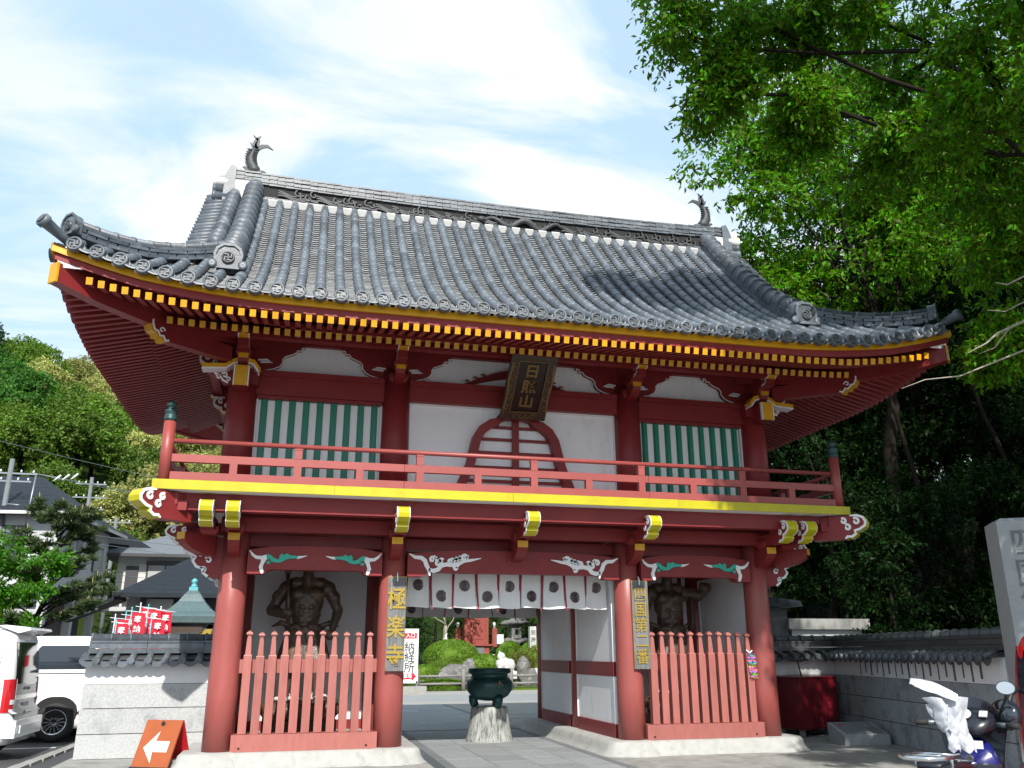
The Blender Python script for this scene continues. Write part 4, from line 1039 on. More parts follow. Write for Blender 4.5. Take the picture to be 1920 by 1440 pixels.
def guardian(loc,pose,label):
    t=thing('guardian_statue',loc,label,'statue','dark wooden guardian statues in the side bays'); t.scale=(.97,1.0,1.07)
    b=MB()
    # torso
    b.ball((0,.0,1.50),(.30,.19,.30)); b.ball((0,.0,1.25),(.25,.18,.24)); b.ball((0,.01,1.05),(.27,.19,.18))
    for s in (-1,1):
        b.ball((s*.145,-.12,1.60),(.15,.09,.11)); b.ball((s*.36,0,1.70),(.14,.13,.13)); b.ball((s*.20,.02,1.80),(.16,.10,.09))
        for k in range(3): b.ball((s*.07,-.155+.01*k,1.40-.105*k),(.062,.045,.045))
        for k in range(4): b.tube([(s*.10,-.165,1.47-.06*k),(s*.20,-.125,1.44-.06*k),(s*.26,-.03,1.46-.06*k)],[.018,.022,.015],6)
    b.tube([(0,0,1.75),(0,-.02,1.95)],[.12,.10],10)
    # head with face
    b.ball((0,-.03,2.08),(.135,.15,.165)); b.ball((0,-.08,1.98),(.10,.10,.085)); b.ball((0,.0,2.25),(.075,.075,.07)); b.ball((0,.0,2.32),(.05,.05,.05))
    b.ball((0,-.19,2.06),(.03,.045,.04)); 
    for s in (-1,1):
        b.tube([(s*.02,-.175,2.125),(s*.07,-.17,2.15),(s*.12,-.12,2.14)],[.022,.024,.016],6); b.ball((s*.055,-.165,2.095),(.026,.02,.018)); b.ball((s*.075,-.145,2.03),(.04,.04,.035)); b.ball((s*.14,-.01,2.07),(.022,.04,.06))
        b.tube([(s*.055,-.155,1.985),(0,-.18,1.995)],[.016,.02],6)
    b.tube([(-.05,-.155,1.955),(0,-.178,1.95),(.05,-.155,1.955)],[.016,.02,.016],6)
    # legs
    for s in (-1,1):
        capsule(b,(s*.14,0,1.0),(s*.22,-.05,.55),.15,.11); capsule(b,(s*.22,-.05,.55),(s*.25,.0,.12),.105,.06); b.ball((s*.22,-.09,.55),(.09,.08,.09))
        b.ball((s*.25,.05,.40),(.085,.085,.15)); b.ball((s*.26,-.08,.05),(.075,.16,.055)); 
        for k in range(5): b.ball((s*(.21+.027*k),-.225+.01*k,.03),(.018,.03,.022),6,4)
    if pose=='staff':
        capsule(b,(-.38,0,1.70),(-.60,-.02,1.36),.115,.09); capsule(b,(-.60,-.02,1.36),(-.34,-.26,1.27),.10,.06); b.ball((-.50,-.0,1.56),(.12,.11,.12)); fist(b,(-.30,-.30,1.30),(0,0,1),1.15,-1)
        capsule(b,(.38,0,1.70),(.56,.02,1.36),.115,.085); capsule(b,(.56,.02,1.36),(.46,-.16,1.02),.095,.058); b.ball((.47,0,1.56),(.12,.11,.12)); fist(b,(.44,-.20,.96),(.2,0,1),1.15,1)
    else:
        capsule(b,(.38,0,1.70),(.64,-.06,1.66),.115,.09); capsule(b,(.64,-.06,1.66),(.78,-.10,1.74),.10,.065); b.ball((.50,-.02,1.72),(.13,.11,.11)); fist(b,(.80,-.12,1.80),(0,-.2,1),1.35,1)
        capsule(b,(-.38,0,1.70),(-.52,.02,1.34),.115,.085); capsule(b,(-.52,.02,1.34),(-.50,-.20,1.02),.095,.058); b.ball((-.45,0,1.56),(.12,.11,.12)); fist(b,(-.50,-.24,.96),(0,0,1),1.15,-1)
    me=merged(b,.019,2,(.006,9)); me.name='body'; link('body',me,'statue_wood',t)
    # skirt with deep folds, sash and loose ends
    def fn(u,v):
        a=2*PI*u; z=1.10-.62*v-.10*math.sin(a*2+1)*v; r=.27+.17*v+.035*v*math.sin(a*9+2*math.sin(a))+.02*math.sin(a*17)*v
        return (r*1.12*math.cos(a),r*.78*math.sin(a)-.03,z)
    link('skirt',MB().grid(fn,64,10).mesh('skirt'),'statue_wood',t)
    sa=MB().tube([(.30*math.cos(k*PI/12),.21*math.sin(k*PI/12)-.02,1.07+.025*math.sin(k*1.7)) for k in range(25)],.055,8)
    sa.ball((0,-.26,1.05),(.09,.06,.07)); 
    for s in (-1,1): sa.ribbon([(s*.03,1.04),(s*.10,.86),(s*.06,.70),(s*.14,.52)],[.07,.11,.10,.05],-.33,-.30); sa.tube([(s*.25,-.12,1.10),(s*.42,-.08,1.16),(s*.58,-.02,1.10)],[.05,.05,.01],6)
    link('sash',sa.mesh('sash'),'statue_wood',t)
    sc=MB()
    sc.tube([(-.30,-.24,1.28),(-.33,-.14,1.62),(-.32,-.06,1.80),(-.26,.10,1.72)] if pose=='staff' else [(.36,-.2,1.0),(.44,-.17,1.3),(.46,-.12,1.55),(.40,.02,1.80)],[.05,.05,.05,.03],8)
    link('scarf',sc.mesh('scarf'),'wood_dark',t)
    if pose=='staff':
        k=MB().tube([(-.30,-.31,1.14),(-.33,-.27,1.60),(-.36,-.20,1.92)],[.035,.03,.035],8); k.ball((-.36,-.19,1.97),(.06,.05,.07)); link('vajra',k.mesh('vajra'),'statue_wood',t)
    # rock base with pale lichen edge
    rb=MB(); r2=random.Random(4 if pose=='staff' else 9)
    for k in range(16): rb.ball((r2.uniform(-.55,.55),r2.uniform(-.25,.25),-.12+r2.uniform(-.1,.06)),(r2.uniform(.12,.25),r2.uniform(.12,.22),r2.uniform(.08,.16)),8,6)
    rb.box(-.6,.6,-.3,.3,-.30,-.1); me=merged(rb,.03,1,(.03,6)); link('rock_base',me,'statue_wood',t)
    pb=MB()
    for k in range(10): x=-.5+k*.11; pb.ball((x,-.28+.1*r2.random(),.0+.05*r2.random()),(.07,.05,.035),8,5)
    for s in (-1,1): pb.frustum((s*.27,.08,.02),(.10,.06),(.04,.05),.24)
    o=link('pale_cloud',pb.mesh('pale_cloud'),'rock_white',t); o['kind']='stuff'
    pd=MB().box(-.62,.62,-.32,.32,-.55,-.30).mesh('pedestal'); link('pedestal',pd,'shrine_red' if 0 else 'wood_dark',t)
    return t
guardian((-3.36,1.30,.86),'staff','muscular dark wooden guardian holding a club to its shoulder behind the left picket fence')
guardian((3.42,1.30,.86),'reach','muscular dark wooden guardian stretching its arm out sideways behind the right picket fence')
MB().box(4.13,4.19,2.30,2.36,.30,3.3).build('wall_post','red_paint',gate)
# ---- censer on its stump
st=MB(); n=30; v=[];f=[]
r2=random.Random(5); ph=[r2.uniform(0,6) for _ in range(6)]
lv=[0,.05,.15,.3,.45,.58,.62]; rr_=[.43,.415,.39,.365,.345,.335,.31]
for z,r in zip(lv,rr_):
    for k in range(n): a=2*PI*k/n; q=r*(1+.045*math.sin(5*a+ph[0])+.035*math.sin(9*a+ph[1])+.03*math.sin(13*a+ph[2]+z)); v.append((.20+q*math.cos(a),2.62+q*math.sin(a),z))
for i in range(len(lv)-1):
    for k in range(n): a=i*n+k;b=i*n+(k+1)%n; f.append((a,b,b+n,a+n))
f.append(tuple((len(lv)-1)*n+k for k in range(n))); st.add(v,f,None,True)
o=st.build('tree_stump','stump_wood',None,(.20,2.62,0)); tag(o,'pale bleached tree stump under the green censer in the passage','stump')
ce=thing('incense_burner',(.20,2.62,.62),'dark green bronze three legged incense burner on the pale stump','incense burner')
MB().lathe([(.10,.10),(.24,.12),(.36,.19),(.435,.29),(.455,.38),(.43,.46),(.385,.50),(.355,.53),(.35,.575),(.385,.60),(.41,.605),(.41,.685),(.37,.69),(.36,.62),(.32,.55),(.0,.5)],36,(.20,2.62,.62),None,True,False).build('bowl','bronze_green',ce)
for k in range(3):
    a=-PI/2+k*2*PI/3+.35; c,s=math.cos(a),math.sin(a); MB().tube([(.20+.30*c,2.62+.30*s,.62+.19),(.20+.31*c,2.62+.31*s,.62+.09),(.20+.27*c,2.62+.27*s,.62+.0)],[.10,.085,.075],10).build('leg','bronze_green',ce)
MB().lathe([(.40,.61),(.42,.62),(.42,.635),(.40,.645)],36,(.20,2.62,.62),None,True,False).build('rim_band','bronze_green',ce)
em=MB(); em.ribbon(spiral(.30,1.0,.06,.01,0,6,10),.014,2.178,2.19).ribbon([(.16,1.0),(.22,1.04),(.27,1.0),(.22,.98)],.014,2.178,2.19).ribbon([(.30,1.09),(.30,1.02)],.02,2.178,2.19); o=em.build('crest','gold_dull',ce)
# ================================================================ GROUND
MB().box(-260,260,-60,420,-.3,-.006).build('ground','soil')['kind']='structure'
o=MB().box(-6.9,30,-40,9.5,-.006,-.002).build('forecourt','concrete'); struct(o)
o=MB().box(-60,-6.9,-40,30,-.0058,-.0018).build('car_park','asphalt'); struct(o)
o=MB().box(-6.9,14,9.5,24.5,-.0055,.004).build('temple_court','gravel'); struct(o)
o=MB().box(-6.9,14,16.2,21.0,.0045,.009).build('cross_path','slab'); struct(o)
pv=bpy.data.objects.new('paving',None); COL.objects.link(pv); pv['kind']='structure'
r2=random.Random(8)
def paver(x0,x1,y0,y1,m='slab',nm='paving_slab',h=.008):
    me=MB().frustum(((x0+x1)/2,(y0+y1)/2,0),((x1-x0)/2-.004,(y1-y0)/2-.004),((x1-x0)/2-.009,(y1-y0)/2-.009),h+r2.uniform(-.001,.001)).mesh(nm); link(nm,me,m,pv)
struct(MB().box(-1.42,1.42,-2.9,15.4,-.001,.003).build('paving_joint','tile_dark'))
y=-2.9
cols=[-1.12,-.50,.12,.74,1.27]
while y<14.5:
    d=.92
    for i in range(len(cols)-1):
        o_=(.46 if i%2 else 0); paver(cols[i],cols[i+1],y+o_,y+o_+d)
    paver(-1.27,-1.12,y,y+d,'slab_edge','edge_stone',.010); paver(1.27,1.42,y,y+d,'slab_edge','edge_stone',.010); y+=d
struct(MB().box(-1.6,1.6,5.02,5.10,.0,.012).build('drain_strip','black_gap'))
# kerb and pavement strip by the car park, bay lines
kb=bpy.data.objects.new('kerb',None); COL.objects.link(kb); kb['kind']='structure'
for i in range(9):
    T=Matrix.Translation((-7.25-i*.02,3.6-i*.62,0)); link('kerb_stone',MB().box(-.09,.09,-.30,.30,-.01,.035,T).mesh('kerb_stone'),'concrete',kb)
for (a,b) in (((-12.5,3.62),(-7.55,3.62)),((-12.5,.35),(-8.3,.35))): struct(MB().box(a[0],b[0],a[1]-.05,a[1]+.05,-.001,.002).build('bay_line','white_line'))
# ================================================================ WALLS
wtile=MB().lathe([(.0,-.02),(.055,-.02),(.06,.0),(.058,.05)],12,(0,0,0),Matrix.Rotation(-PI/2,4,'X')@Matrix.Rotation(PI,4,'Y')).mesh('end_cap')
def tiled_wall(name,p0,p1,label,stone,cap_m,front_n,rows_h=(0,.37,.757,1.133),dirt=False,zt=1.49):
    """plastered wall on a stone base with a little tiled roof; front is to the right of p0->p1 turned by -90"""
    p0=Vector((*p0,0));p1=Vector((*p1,0)); d=(p1-p0); L=d.length; d.normalize()
    rzv=math.atan2(d.y,d.x); t=thing(name,p0,label,'wall',None,rzv)
    def B(mb,n,m,par=None): return link(n,mb.mesh(n),m,par or t)
    # local: x along, front at y=0 facing -y, body to +y
    for i in range(3):
        x=0; k=0
        while x<L-.01:
            w=min(2.6 if L>4 else L,L-x); B(MB().frustum((x+w/2,.2,rows_h[i]+.006),(w/2-.003,.235-.012*i),(w/2-.003,.228-.012*i),rows_h[i+1]-rows_h[i]-.012),'stone_block',stone); x+=w
    B(MB().box(0,L,.0,.36,1.133,zt+.06),'plaster_band','plaster')
    B(MB().prism([(-.15,zt+.02),(.18,zt+.13),(.51,zt+.02)],0,L,'x'),'roof_core','tile_dark')
    pitch=.262; n=int(L/pitch)
    cu=MB(); r_=MB()
    for sd in (0,1):
        fy=(lambda q:q) if sd==0 else (lambda q:.36-q)
        for i in range(n+1):
            xm=.06+i*pitch
            def pan_(u,v): return (xm+pitch*(u-.5),fy(-.20+.36*v),zt+.03+.12*v-.055*math.sin(PI*u))
            def lip(u,v): return (xm+pitch*(u-.5),fy(-.20),zt+.03-.055*math.sin(PI*u)-.05*v*(1+.5*math.sin(PI*u)))
            if xm<L:
                if sd==0 and n<40: B(MB().grid(pan_,6,2).grid(lip,6,1),'roof_tile',cap_m)
                else: cu.grid(pan_,5,2).grid(lip,5,1)
            xr=xm-pitch/2
            if 0<=xr<=L:
                if sd==0: link('end_cap',wtile,cap_m,t,(xr,-.215,zt+.012))
                r_.tube([(xr,fy(-.19),zt+.02),(xr,fy(.16),zt+.14)],.055,7)
    if cu.v: o=B(cu,'roof_tiles',cap_m); o['kind']='stuff'
    o=B(r_,'roof_rolls',cap_m); o['kind']='stuff'
    for k,(z0,hw,hh) in enumerate(((.12,.17,.075),(.20,.145,.085),(.29,.16,.03))):
        x=0
        while x<L-.02:
            w=min(.9,L-x); B(MB().box(x+.004,x+w-.004,.18-hw,.18+hw,zt+z0,zt+z0+hh),'ridge_course',cap_m); x+=w
    for i in range(int(L/.30)+1):
        x=i*.30
        if x<L-.05: B(MB().tube([(x,.18,zt+.355),(x+.03,.18,zt+.355),(x+.031,.18,zt+.355),(min(L,x+.295),.18,zt+.355)],[.098,.098,.082,.080],10),'ridge_tile',cap_m)
    return t
tiled_wall('boundary_wall',(-6.81,1.5),(-4.65,1.5),'white plastered wall on pale stone blocks with grey tile cap left of the gate','block_stone','tile',1)
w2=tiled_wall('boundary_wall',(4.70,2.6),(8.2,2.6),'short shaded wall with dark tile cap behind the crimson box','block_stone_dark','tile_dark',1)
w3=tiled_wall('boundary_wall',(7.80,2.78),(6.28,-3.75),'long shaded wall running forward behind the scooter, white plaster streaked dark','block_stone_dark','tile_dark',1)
# dark run-off streaks between the tiles of the long wall
# (dirt carried by the plaster itself)
mat('streak',(.10,.10,.115),.9,var=.4,scale=10)
for i in range(19):
    x=1.6+i*.262
    if x<6.2: link('runoff_stain',MB().box(x-.022-.012*(i%3),x+.022,-.0022,-.0012,1.15+.05*(i%2),1.50).mesh('runoff_stain'),'streak',w3)
# ---- crimson box, plaque block
t=thing('collection_box',(6.2,1.5,0),'crimson metal box with faded white characters beside the right wall','box',None,R(22))
def B(mb,n,m,par): return link(n,mb.mesh(n),m,par)
B(MB().box(0,1.22,.0,.62,.14,1.08),'body','dark_red_metal',t); B(MB().box(-.02,1.24,-.02,.64,1.083,1.12),'lid','dark_red_metal',t)
B(MB().box(.38,1.20,-.022,-.002,.17,1.05),'door','dark_red_metal',t)
for x in (.08,1.12):
    for y in (.08,.54): B(MB().box(x-.04,x+.04,y-.04,y+.04,0,.138),'leg','grey_wood',t)
for (c,x,z,s) in (('大',.90,.75,.15),('香',.90,.56,.15),('具',.90,.37,.15),('お',.60,.62,.13),('線',.60,.46,.13),('香',.60,.30,.13)):
    text(c,s,'faded_red',t,(x,-.0245,z),FRONT,.001,0,'character',None,False)
t2=thing('garden_fork',(6.55,1.95,1.122),'black T handle of a tool standing on the crimson box','tool handle')
MB().tube([(6.55,1.95,1.12),(6.50,1.95,1.42)],.016,8).build('shaft','black',t2); MB().tube([(6.22,1.95,1.50),(6.36,1.95,1.43),(6.50,1.95,1.42),(6.74,1.95,1.435)],.018,8).build('grip','black',t2)
t=thing('stone_marker',(6.12,.05,0),'low grey granite block with a slanted dark plate on the ground','marker')
B(MB().prism([(0,0),(.62,0),(.62,.34),(.0,.17)],0,.86,'x'),'block','granite',t)
t.rotation_euler=(0,0,-.12)
T=Matrix.Translation((0,.0,.17))@Matrix.Rotation(math.atan2(.17,.62),4,'X')
B(MB().box(.07,.80,.06,.60,.001,.008,T),'plate','slab_edge',t); B(MB().lathe([(.035,.0085),(.035,.011)],12,(.17,.48,0),T),'red_seal','bright_red',t)
# ---- stone pillar with carved characters
pl=thing('stone_pillar',(6.36,-4.25,0),'tall grey stone pillar carved with characters at the right edge','pillar',None,R(-28))
B(MB().frustum((0,0,0),(.32,.32),(.30,.30),3.34).frustum((0,0,3.34),(.30,.30),(.22,.22),.05),'shaft','granite',pl)
for i,ch in enumerate('四国第二番霊場'): text(ch,.40,'slab_edge',pl,(.03,-.306-.0*i,3.02-.42*i),FRONT,.004,.004,'character',None,False)
# ---- sandwich board with arrow
ab=thing('sandwich_board',(-5.32,.16,0),'orange folding board with a white arrow pointing left beside the stone wall','sign',None,R(-27))
h,dp=.66,.30
TA=Matrix.Translation((0,-dp,0))@Matrix.Rotation(-math.atan2(dp,h),4,'X'); TB=Matrix.Translation((0,dp,0))@Matrix.Rotation(math.atan2(dp,h),4,'X')
B(MB().box(-.30,.30,-.012,.012,0,.71,TA),'front_panel','orange_board',ab); B(MB().box(-.30,.30,-.012,.012,0,.71,TB),'rear_panel','bright_red',ab)
B(MB().prism([(-.20,.30),(-.01,.54),(-.035,.40),(.20,.40),(.20,.245),(-.035,.245),(-.01,.09)],-.0155,-.0125,'y',TA),'arrow','white_paint',ab)
for T_ in (TA,TB): B(MB().box(-.315,.315,-.025,.025,-.012,.028,T_),'foot_strip','black',ab)
B(MB().lathe([(.018,0),(.018,.02),(.03,.022),(.03,.03)],10,(0,0,0),TA@Matrix.Translation((0,-.012,.655))@Matrix.Rotation(PI/2,4,'X')),'knob','black',ab)
wt=thing('weight_book',(-5.20,.10,.0),'grey slab lying as a weight inside the orange folding board','weight',None,R(-27)); B(MB().box(-.05,.30,-.14,.14,.005,.06),'slab','concrete',wt); B(MB().box(-.02,.29,-.12,.12,.063,.11),'slab','concrete',wt)
# ================================================================ VEHICLES
def van(name,loc,rzv,label,cat,L,W,H,win,style,paint='car_white',grp=None):
    t=thing(name,loc,label,cat,grp,rzv)
    def hw(z):  # half width at height
        b=W/2*(1-.10*max(0,min(1,(.5-z)/.35))**2); 
        return b*(1-.13*max(0,(z-1.05)/(H-1.05))**1.4) if z>1.05 else b
    def xr(z): return .02+.10*max(0,(z-.9)/(H-.9))**1.6 if z>.9 else .02+(-.06 if .38<z<.72 else 0)
    def xf(z): return L-.05-(max(0,(z-1.0))/(H-1.0))**1.2*(1.05 if style=='mini' else .75)
    zs=[.24,.34,.45,.60,.72,.80,.95,1.1,1.3,1.5,H-.26,H-.14,H-.06,H-.015,H]; pr_=MB()
    rings=[]
    for z in zs:
        ins=0 if z<H-.2 else {H-.14:.03,H-.06:.10,H-.015:.22,H:.45}.get(z,0); w=hw(z)-ins; a=xr(z)+ins*.8; b=xf(z)-ins*1.4; r=.16; ring=[]
        for cx,cy,s0 in ((b-r,w-r,0),(a+r,w-r,90),(a+r,-w+r,180),(b-r,-w+r,270)):
            for k in range(6): q=R(s0+90*k/5); ring.append((cx+r*math.cos(q),cy+r*math.sin(q),z))
        rings.append(ring)
    n=24; v=[p for rg_ in rings for p in rg_]; f=[]
    for i in range(len(zs)-1):
        for k in range(n): a=i*n+k;b=i*n+(k+1)%n; f.append((a,b,b+n,a+n))
    f.append(tuple((len(zs)-1)*n+k for k in range(n))); f.append(tuple(range(n-1,-1,-1)))
    pr_.add(v,f,None,True); B(pr_,'body',paint,t)
    def side_patch(nm,x0,x1,z0,z1,m,off=.006,sds=(1,-1),rad=.08,par=None):
        for s in sds:
            def fn(u,v):
                cxr=max(0,abs(u-.5)*2-(1-2*rad/(x1-x0)))/(2*rad/(x1-x0)); lim=1-(1-math.sqrt(max(0,1-cxr*cxr)))*rad/(z1-z0)*2; vv=.5+(v-.5)*lim
                z=z0+(z1-z0)*vv; return (x0+(x1-x0)*u+(0),s*(hw(z)+off),z)
            B(MB().grid(fn,14,4),nm,m,par or t)
    def rear_patch(nm,y0,y1,z0,z1,m,off=.006,par=None):
        def fn(u,v):
            z=z0+(z1-z0)*v; y=y0+(y1-y0)*u; k=max(0,abs(y)-(hw(z)-.16)); return (xr(z)-off+ (.16-math.sqrt(max(0,.0256-k*k))),y,z)
        return B(MB().grid(fn,10,5),nm,m,par or t)
    for (x0,x1,z0,z1) in win: side_patch('side_window',x0,x1,z0,z1,'car_glass')
    rear_patch('rear_window',-hw(1.4)+.12,hw(1.4)-.12,1.14 if style=='box' else 1.2,H-.24,'car_glass')
    # wheels
    for x in (.82 if style=='mini' else .62,L-.85):
        for s in (1,-1):
            wr=.36 if style=='mini' else .30; T=Matrix.Translation((x,s*(W/2-.10),wr))@Matrix.Rotation(-s*PI/2,4,'X')
            side_patch('wheel_arch',x-wr-.06,x+wr+.06,.24,2*wr+.10,'black_gap',.004,(s,),wr)
            w_=B(MB().lathe([(wr*.62,.10),(wr*.66,.125),(wr*.9,.125),(wr,.09),(wr,-.09),(wr*.7,-.1)],28,(0,0,0),T,True,False),'wheel','rubber',t)
            rim=MB().lathe([(0,.085),(wr*.16,.085),(wr*.18,.06),(wr*.20,.055)],16,(0,0,0),T,True,False).lathe([(wr*.57,.10),(wr*.62,.118),(wr*.655,.115),(wr*.62,.05)],28,(0,0,0),T,True,False)
            for k in range(14 if style=='mini' else 8):
                rim.box(wr*.15,wr*.6,-wr*.035,wr*.035,.075,.098,T@Matrix.Rotation(k*2*PI/(14 if style=='mini' else 8),4,'Z'))
            B(rim,'rim','chrome',w_); B(MB().lathe([(0,.03),(wr*.62,.03)],24,(0,0,0),T,False,False),'brake_disc','black',w_)
    return t,side_patch,rear_patch,hw,xr
# near van: rear corner in view
v1,sp,rp,hw_,xr_=van('parked_van',(-7.80,2.22,0),PI,'white boxy van cut by the left edge, red lamp and rear door in view','van',4.2,1.60,2.03,[(.42,1.75,1.20,1.66),(1.85,2.9,1.20,1.66)],'box')
sp('trim_line',.30,3.6,.93,.97,'house_dark',.008,(1,),.01); sp('door_gap',.26,.268,.5,1.8,'house_dark',.007,(1,),.001)
for s in (1,-1):
    def fn(u,v,s=s):
        z=.72+.50*v; a=R(-20+100*u); x=xr_(z)+.16-.176*math.cos(a); return (x,s*(hw_(z)-.16+.176*math.sin(a)),z)
    lp=B(MB().grid(fn,8,4),'tail_lamp','lamp_red',v1)
    for z0 in (.70,.84):
        def fc(u,v,s=s,z0=z0):
            z=z0+.07*v; a=R(-5+45*u); x=xr_(z)+.16-.184*math.cos(a); return (x,s*(hw_(z)-.16+.184*math.sin(a)),z)
        B(MB().grid(fc,6,2),'lens','lamp_clear',lp)
rp('rear_garnish',-.62,.62,.90,.97,'chrome',.012); rp('licence_plate',-.17,.17,.68,.85,'house_cream',.016); rp('rear_panel',-.68,.68,.60,1.12,'car_grey',.004); rp('handle',-.10,.10,1.04,1.09,'house_dark',.03)
B(MB().prism([(-.06,2.02),(.30,2.06),(.42,2.05),(.10,1.93),(-.08,1.98)],-.66,.66,'y'),'roof_spoiler','car_white',v1)
B(MB().box(-.10,.16,-.76,.76,.34,.60).box(-.13,-.10,-.6,.6,.40,.52),'bumper','car_white',v1)
B(MB().tube([(.08,-.30,1.22),(.05,.05,1.26)],.012,6),'wiper','black',v1)
# second van: side to the camera, rear hidden by the wall
v2,sp,rp,hw_,xr_=van('parked_minivan',(-7.05,5.52,0),PI,'white minivan with dark glass and alloy wheel parked behind the stone wall','minivan',4.85,1.84,1.95,[(.25,1.32,1.42,1.76),(1.36,2.40,1.40,1.76),(2.46,3.3,1.38,1.74)],'mini')
sp('window_band',.20,3.4,1.32,1.415,'car_glass',.005,(1,),.03); sp('door_rail',.30,1.9,1.235,1.252,'house_dark',.007,(1,),.004); sp('door_gap',1.38,1.388,.4,1.36,'house_dark',.006,(1,),.002); sp('sill_line',1.3,3.4,.38,.40,'car_grey',.006,(1,),.004)
for s in (1,-1):
    def fn(u,v,s=s):
        z=1.50+.22*v; a=R(-10+80*u); return (xr_(z)+.16-.17*math.cos(a),s*(hw_(z)-.16+.172*math.sin(a)),z)
    lp=B(MB().grid(fn,8,4),'tail_lamp','lamp_red',v2)
# red van at the right edge: door mirror reaches into the picture
rv,sp,rp,hw_,xr_=van('red_van',(2.45,-8.55,0),0,'red van cut by the right edge with a black rear mirror','van',3.4,1.5,1.85,[(.5,1.6,1.15,1.6)],'box','van_red')
for s in (1,):
    def fn(u,v):
        z=1.02+.62*v; a=R(-20+90*u); x=.05+.16-.178*math.cos(a)+.05*v; return (x,(hw_(z)-.16+.178*math.sin(a)),z)
    B(MB().grid(fn,8,5),'tail_lamp','lamp_red',rv)
    def fn(u,v):
        z=.62+.39*v; a=R(-20+90*u); x=.03+.16-.178*math.cos(a)+.02*v; return (x,(hw_(z)-.16+.178*math.sin(a)),z)
    B(MB().grid(fn,8,5),'clear_lamp','lamp_clear',rv)
q=MB(); q.ball((-.20,.52,1.09),(.10,.15,.125),16,10); B(q,'rear_mirror','car_glass',rv); B(MB().tube([(.06,.6,1.30),(-.06,.58,1.25),(-.16,.54,1.15)],.02,8),'mirror_arm','black',rv)
# ---- scooter
sc=thing('scooter',(1.64,-8.14,0),'dark blue black scooter with a silver rear rack parked before the right wall','scooter',None,R(36))
# local: +x forward, z up
def S(mb,n,m,par=None): return B(mb,n,m,par or sc)
for x in (-.62,.64):
    T=Matrix.Translation((x,0,.25))@Matrix.Rotation(PI/2,4,'X')
    w_=S(MB().lathe([(.16,.05),(.22,.06),(.25,.03),(.25,-.03),(.22,-.06),(.16,-.05)],24,(0,0,0),T,True,False),'wheel','rubber'); S(MB().lathe([(0,.03),(.16,.045),(.165,-.045),(0,-.03)],20,(0,0,0),T),'rim','steel',w_)
def loft(mb,secs,n=14,sup=2.6):
    v=[];f=[]
    for (x,yc,zc,a,b) in secs:
        for k in range(n):
            t=2*PI*k/n; c,s=math.cos(t),math.sin(t); v.append((x,yc+a*math.copysign(abs(c)**(2/sup),c),zc+b*math.copysign(abs(s)**(2/sup),s)))
    for i in range(len(secs)-1):
        for k in range(n): a=i*n+k;b=i*n+(k+1)%n; f.append((a,b,b+n,a+n))
    f.append(tuple(range(n-1,-1,-1))); f.append(tuple((len(secs)-1)*n+k for k in range(n))); return mb.add(v,f,None,True)
S(loft(MB(),[(-.92,0,.72,.05,.04),(-.80,0,.66,.13,.12),(-.5,0,.58,.18,.17),(-.2,0,.52,.17,.18),(.0,0,.42,.15,.14),(.1,0,.34,.14,.06)]),'rear_body','scooter_grey')
S(loft(MB(),[(-.95,0,.74,.04,.03),(-.86,0,.72,.14,.07),(-.62,0,.70,.19,.085),(-.45,0,.66,.19,.07)]),'tail_cover','scooter_blue')
S(loft(MB(),[(-.78,0,.80,.10,.03),(-.6,0,.80,.15,.05),(-.3,0,.77,.16,.055),(.0,0,.74,.13,.05),(.06,0,.72,.07,.03)]),'seat','scooter_black')
S(MB().box(-.05,.40,-.17,.17,.27,.33),'footboard','scooter_grey')
def shield(u,v):
    y=(u-.5)*2; z=.30+.72*v; w=.24-.05*math.sin(PI*v)+.03*v; return (.40+.13*v-.10*(1-abs(y)**2)*-.6-.04*math.cos(y*1.5),y*w,z)
S(MB().grid(shield,10,10).grid(lambda u,v:(shield(1-u,v)[0]+.05,shield(1-u,v)[1],shield(1-u,v)[2]),10,10),'leg_shield','scooter_black')
S(MB().box(.30,.46,.03,.20,.50,.72).box(.30,.46,-.20,-.03,.50,.72),'glove_box','scooter_grey')
S(MB().lathe([(.035,0),(.03,.02)],12,(0,0,0),Matrix.Translation((.31,.0,.76))@Matrix.Rotation(-PI/2,4,'Y')),'key_lock','chrome')
S(loft(MB(),[(.26,0,.98,.10,.03),(.32,0,1.01,.19,.07),(.42,0,1.04,.22,.095),(.54,0,1.05,.20,.10),(.62,0,1.02,.18,.09),(.70,0,.95,.09,.06)]),'handle_cover','scooter_black')
S(MB().grid(lambda u,v:(.42+.20*math.sin(PI*u)+.05*v,-.25+.50*u,1.10+.10*v*math.sin(PI*u)+.02),12,4),'visor','scooter_black')
S(MB().lathe([(0,.012),(.05,.012),(.06,.0)],16,(0,0,0),Matrix.Translation((.33,.0,1.10))@Matrix.Rotation(-.7,4,'Y')),'instrument_panel','lamp_clear')
for y_ in (-.15,.15): S(MB().box(-.03,.03,-.03,.03,0,.012,Matrix.Translation((.33,y_,1.10))@Matrix.Rotation(-.7,4,'Y')),'switch','lamp_clear')
S(MB().box(.285,.30,-.12,-.03,.84,.90),'sticker','ceramic'); S(MB().box(.27,.30,.02,.21,.48,.50).box(.27,.30,.02,.04,.50,.70),'glove_trim','steel')
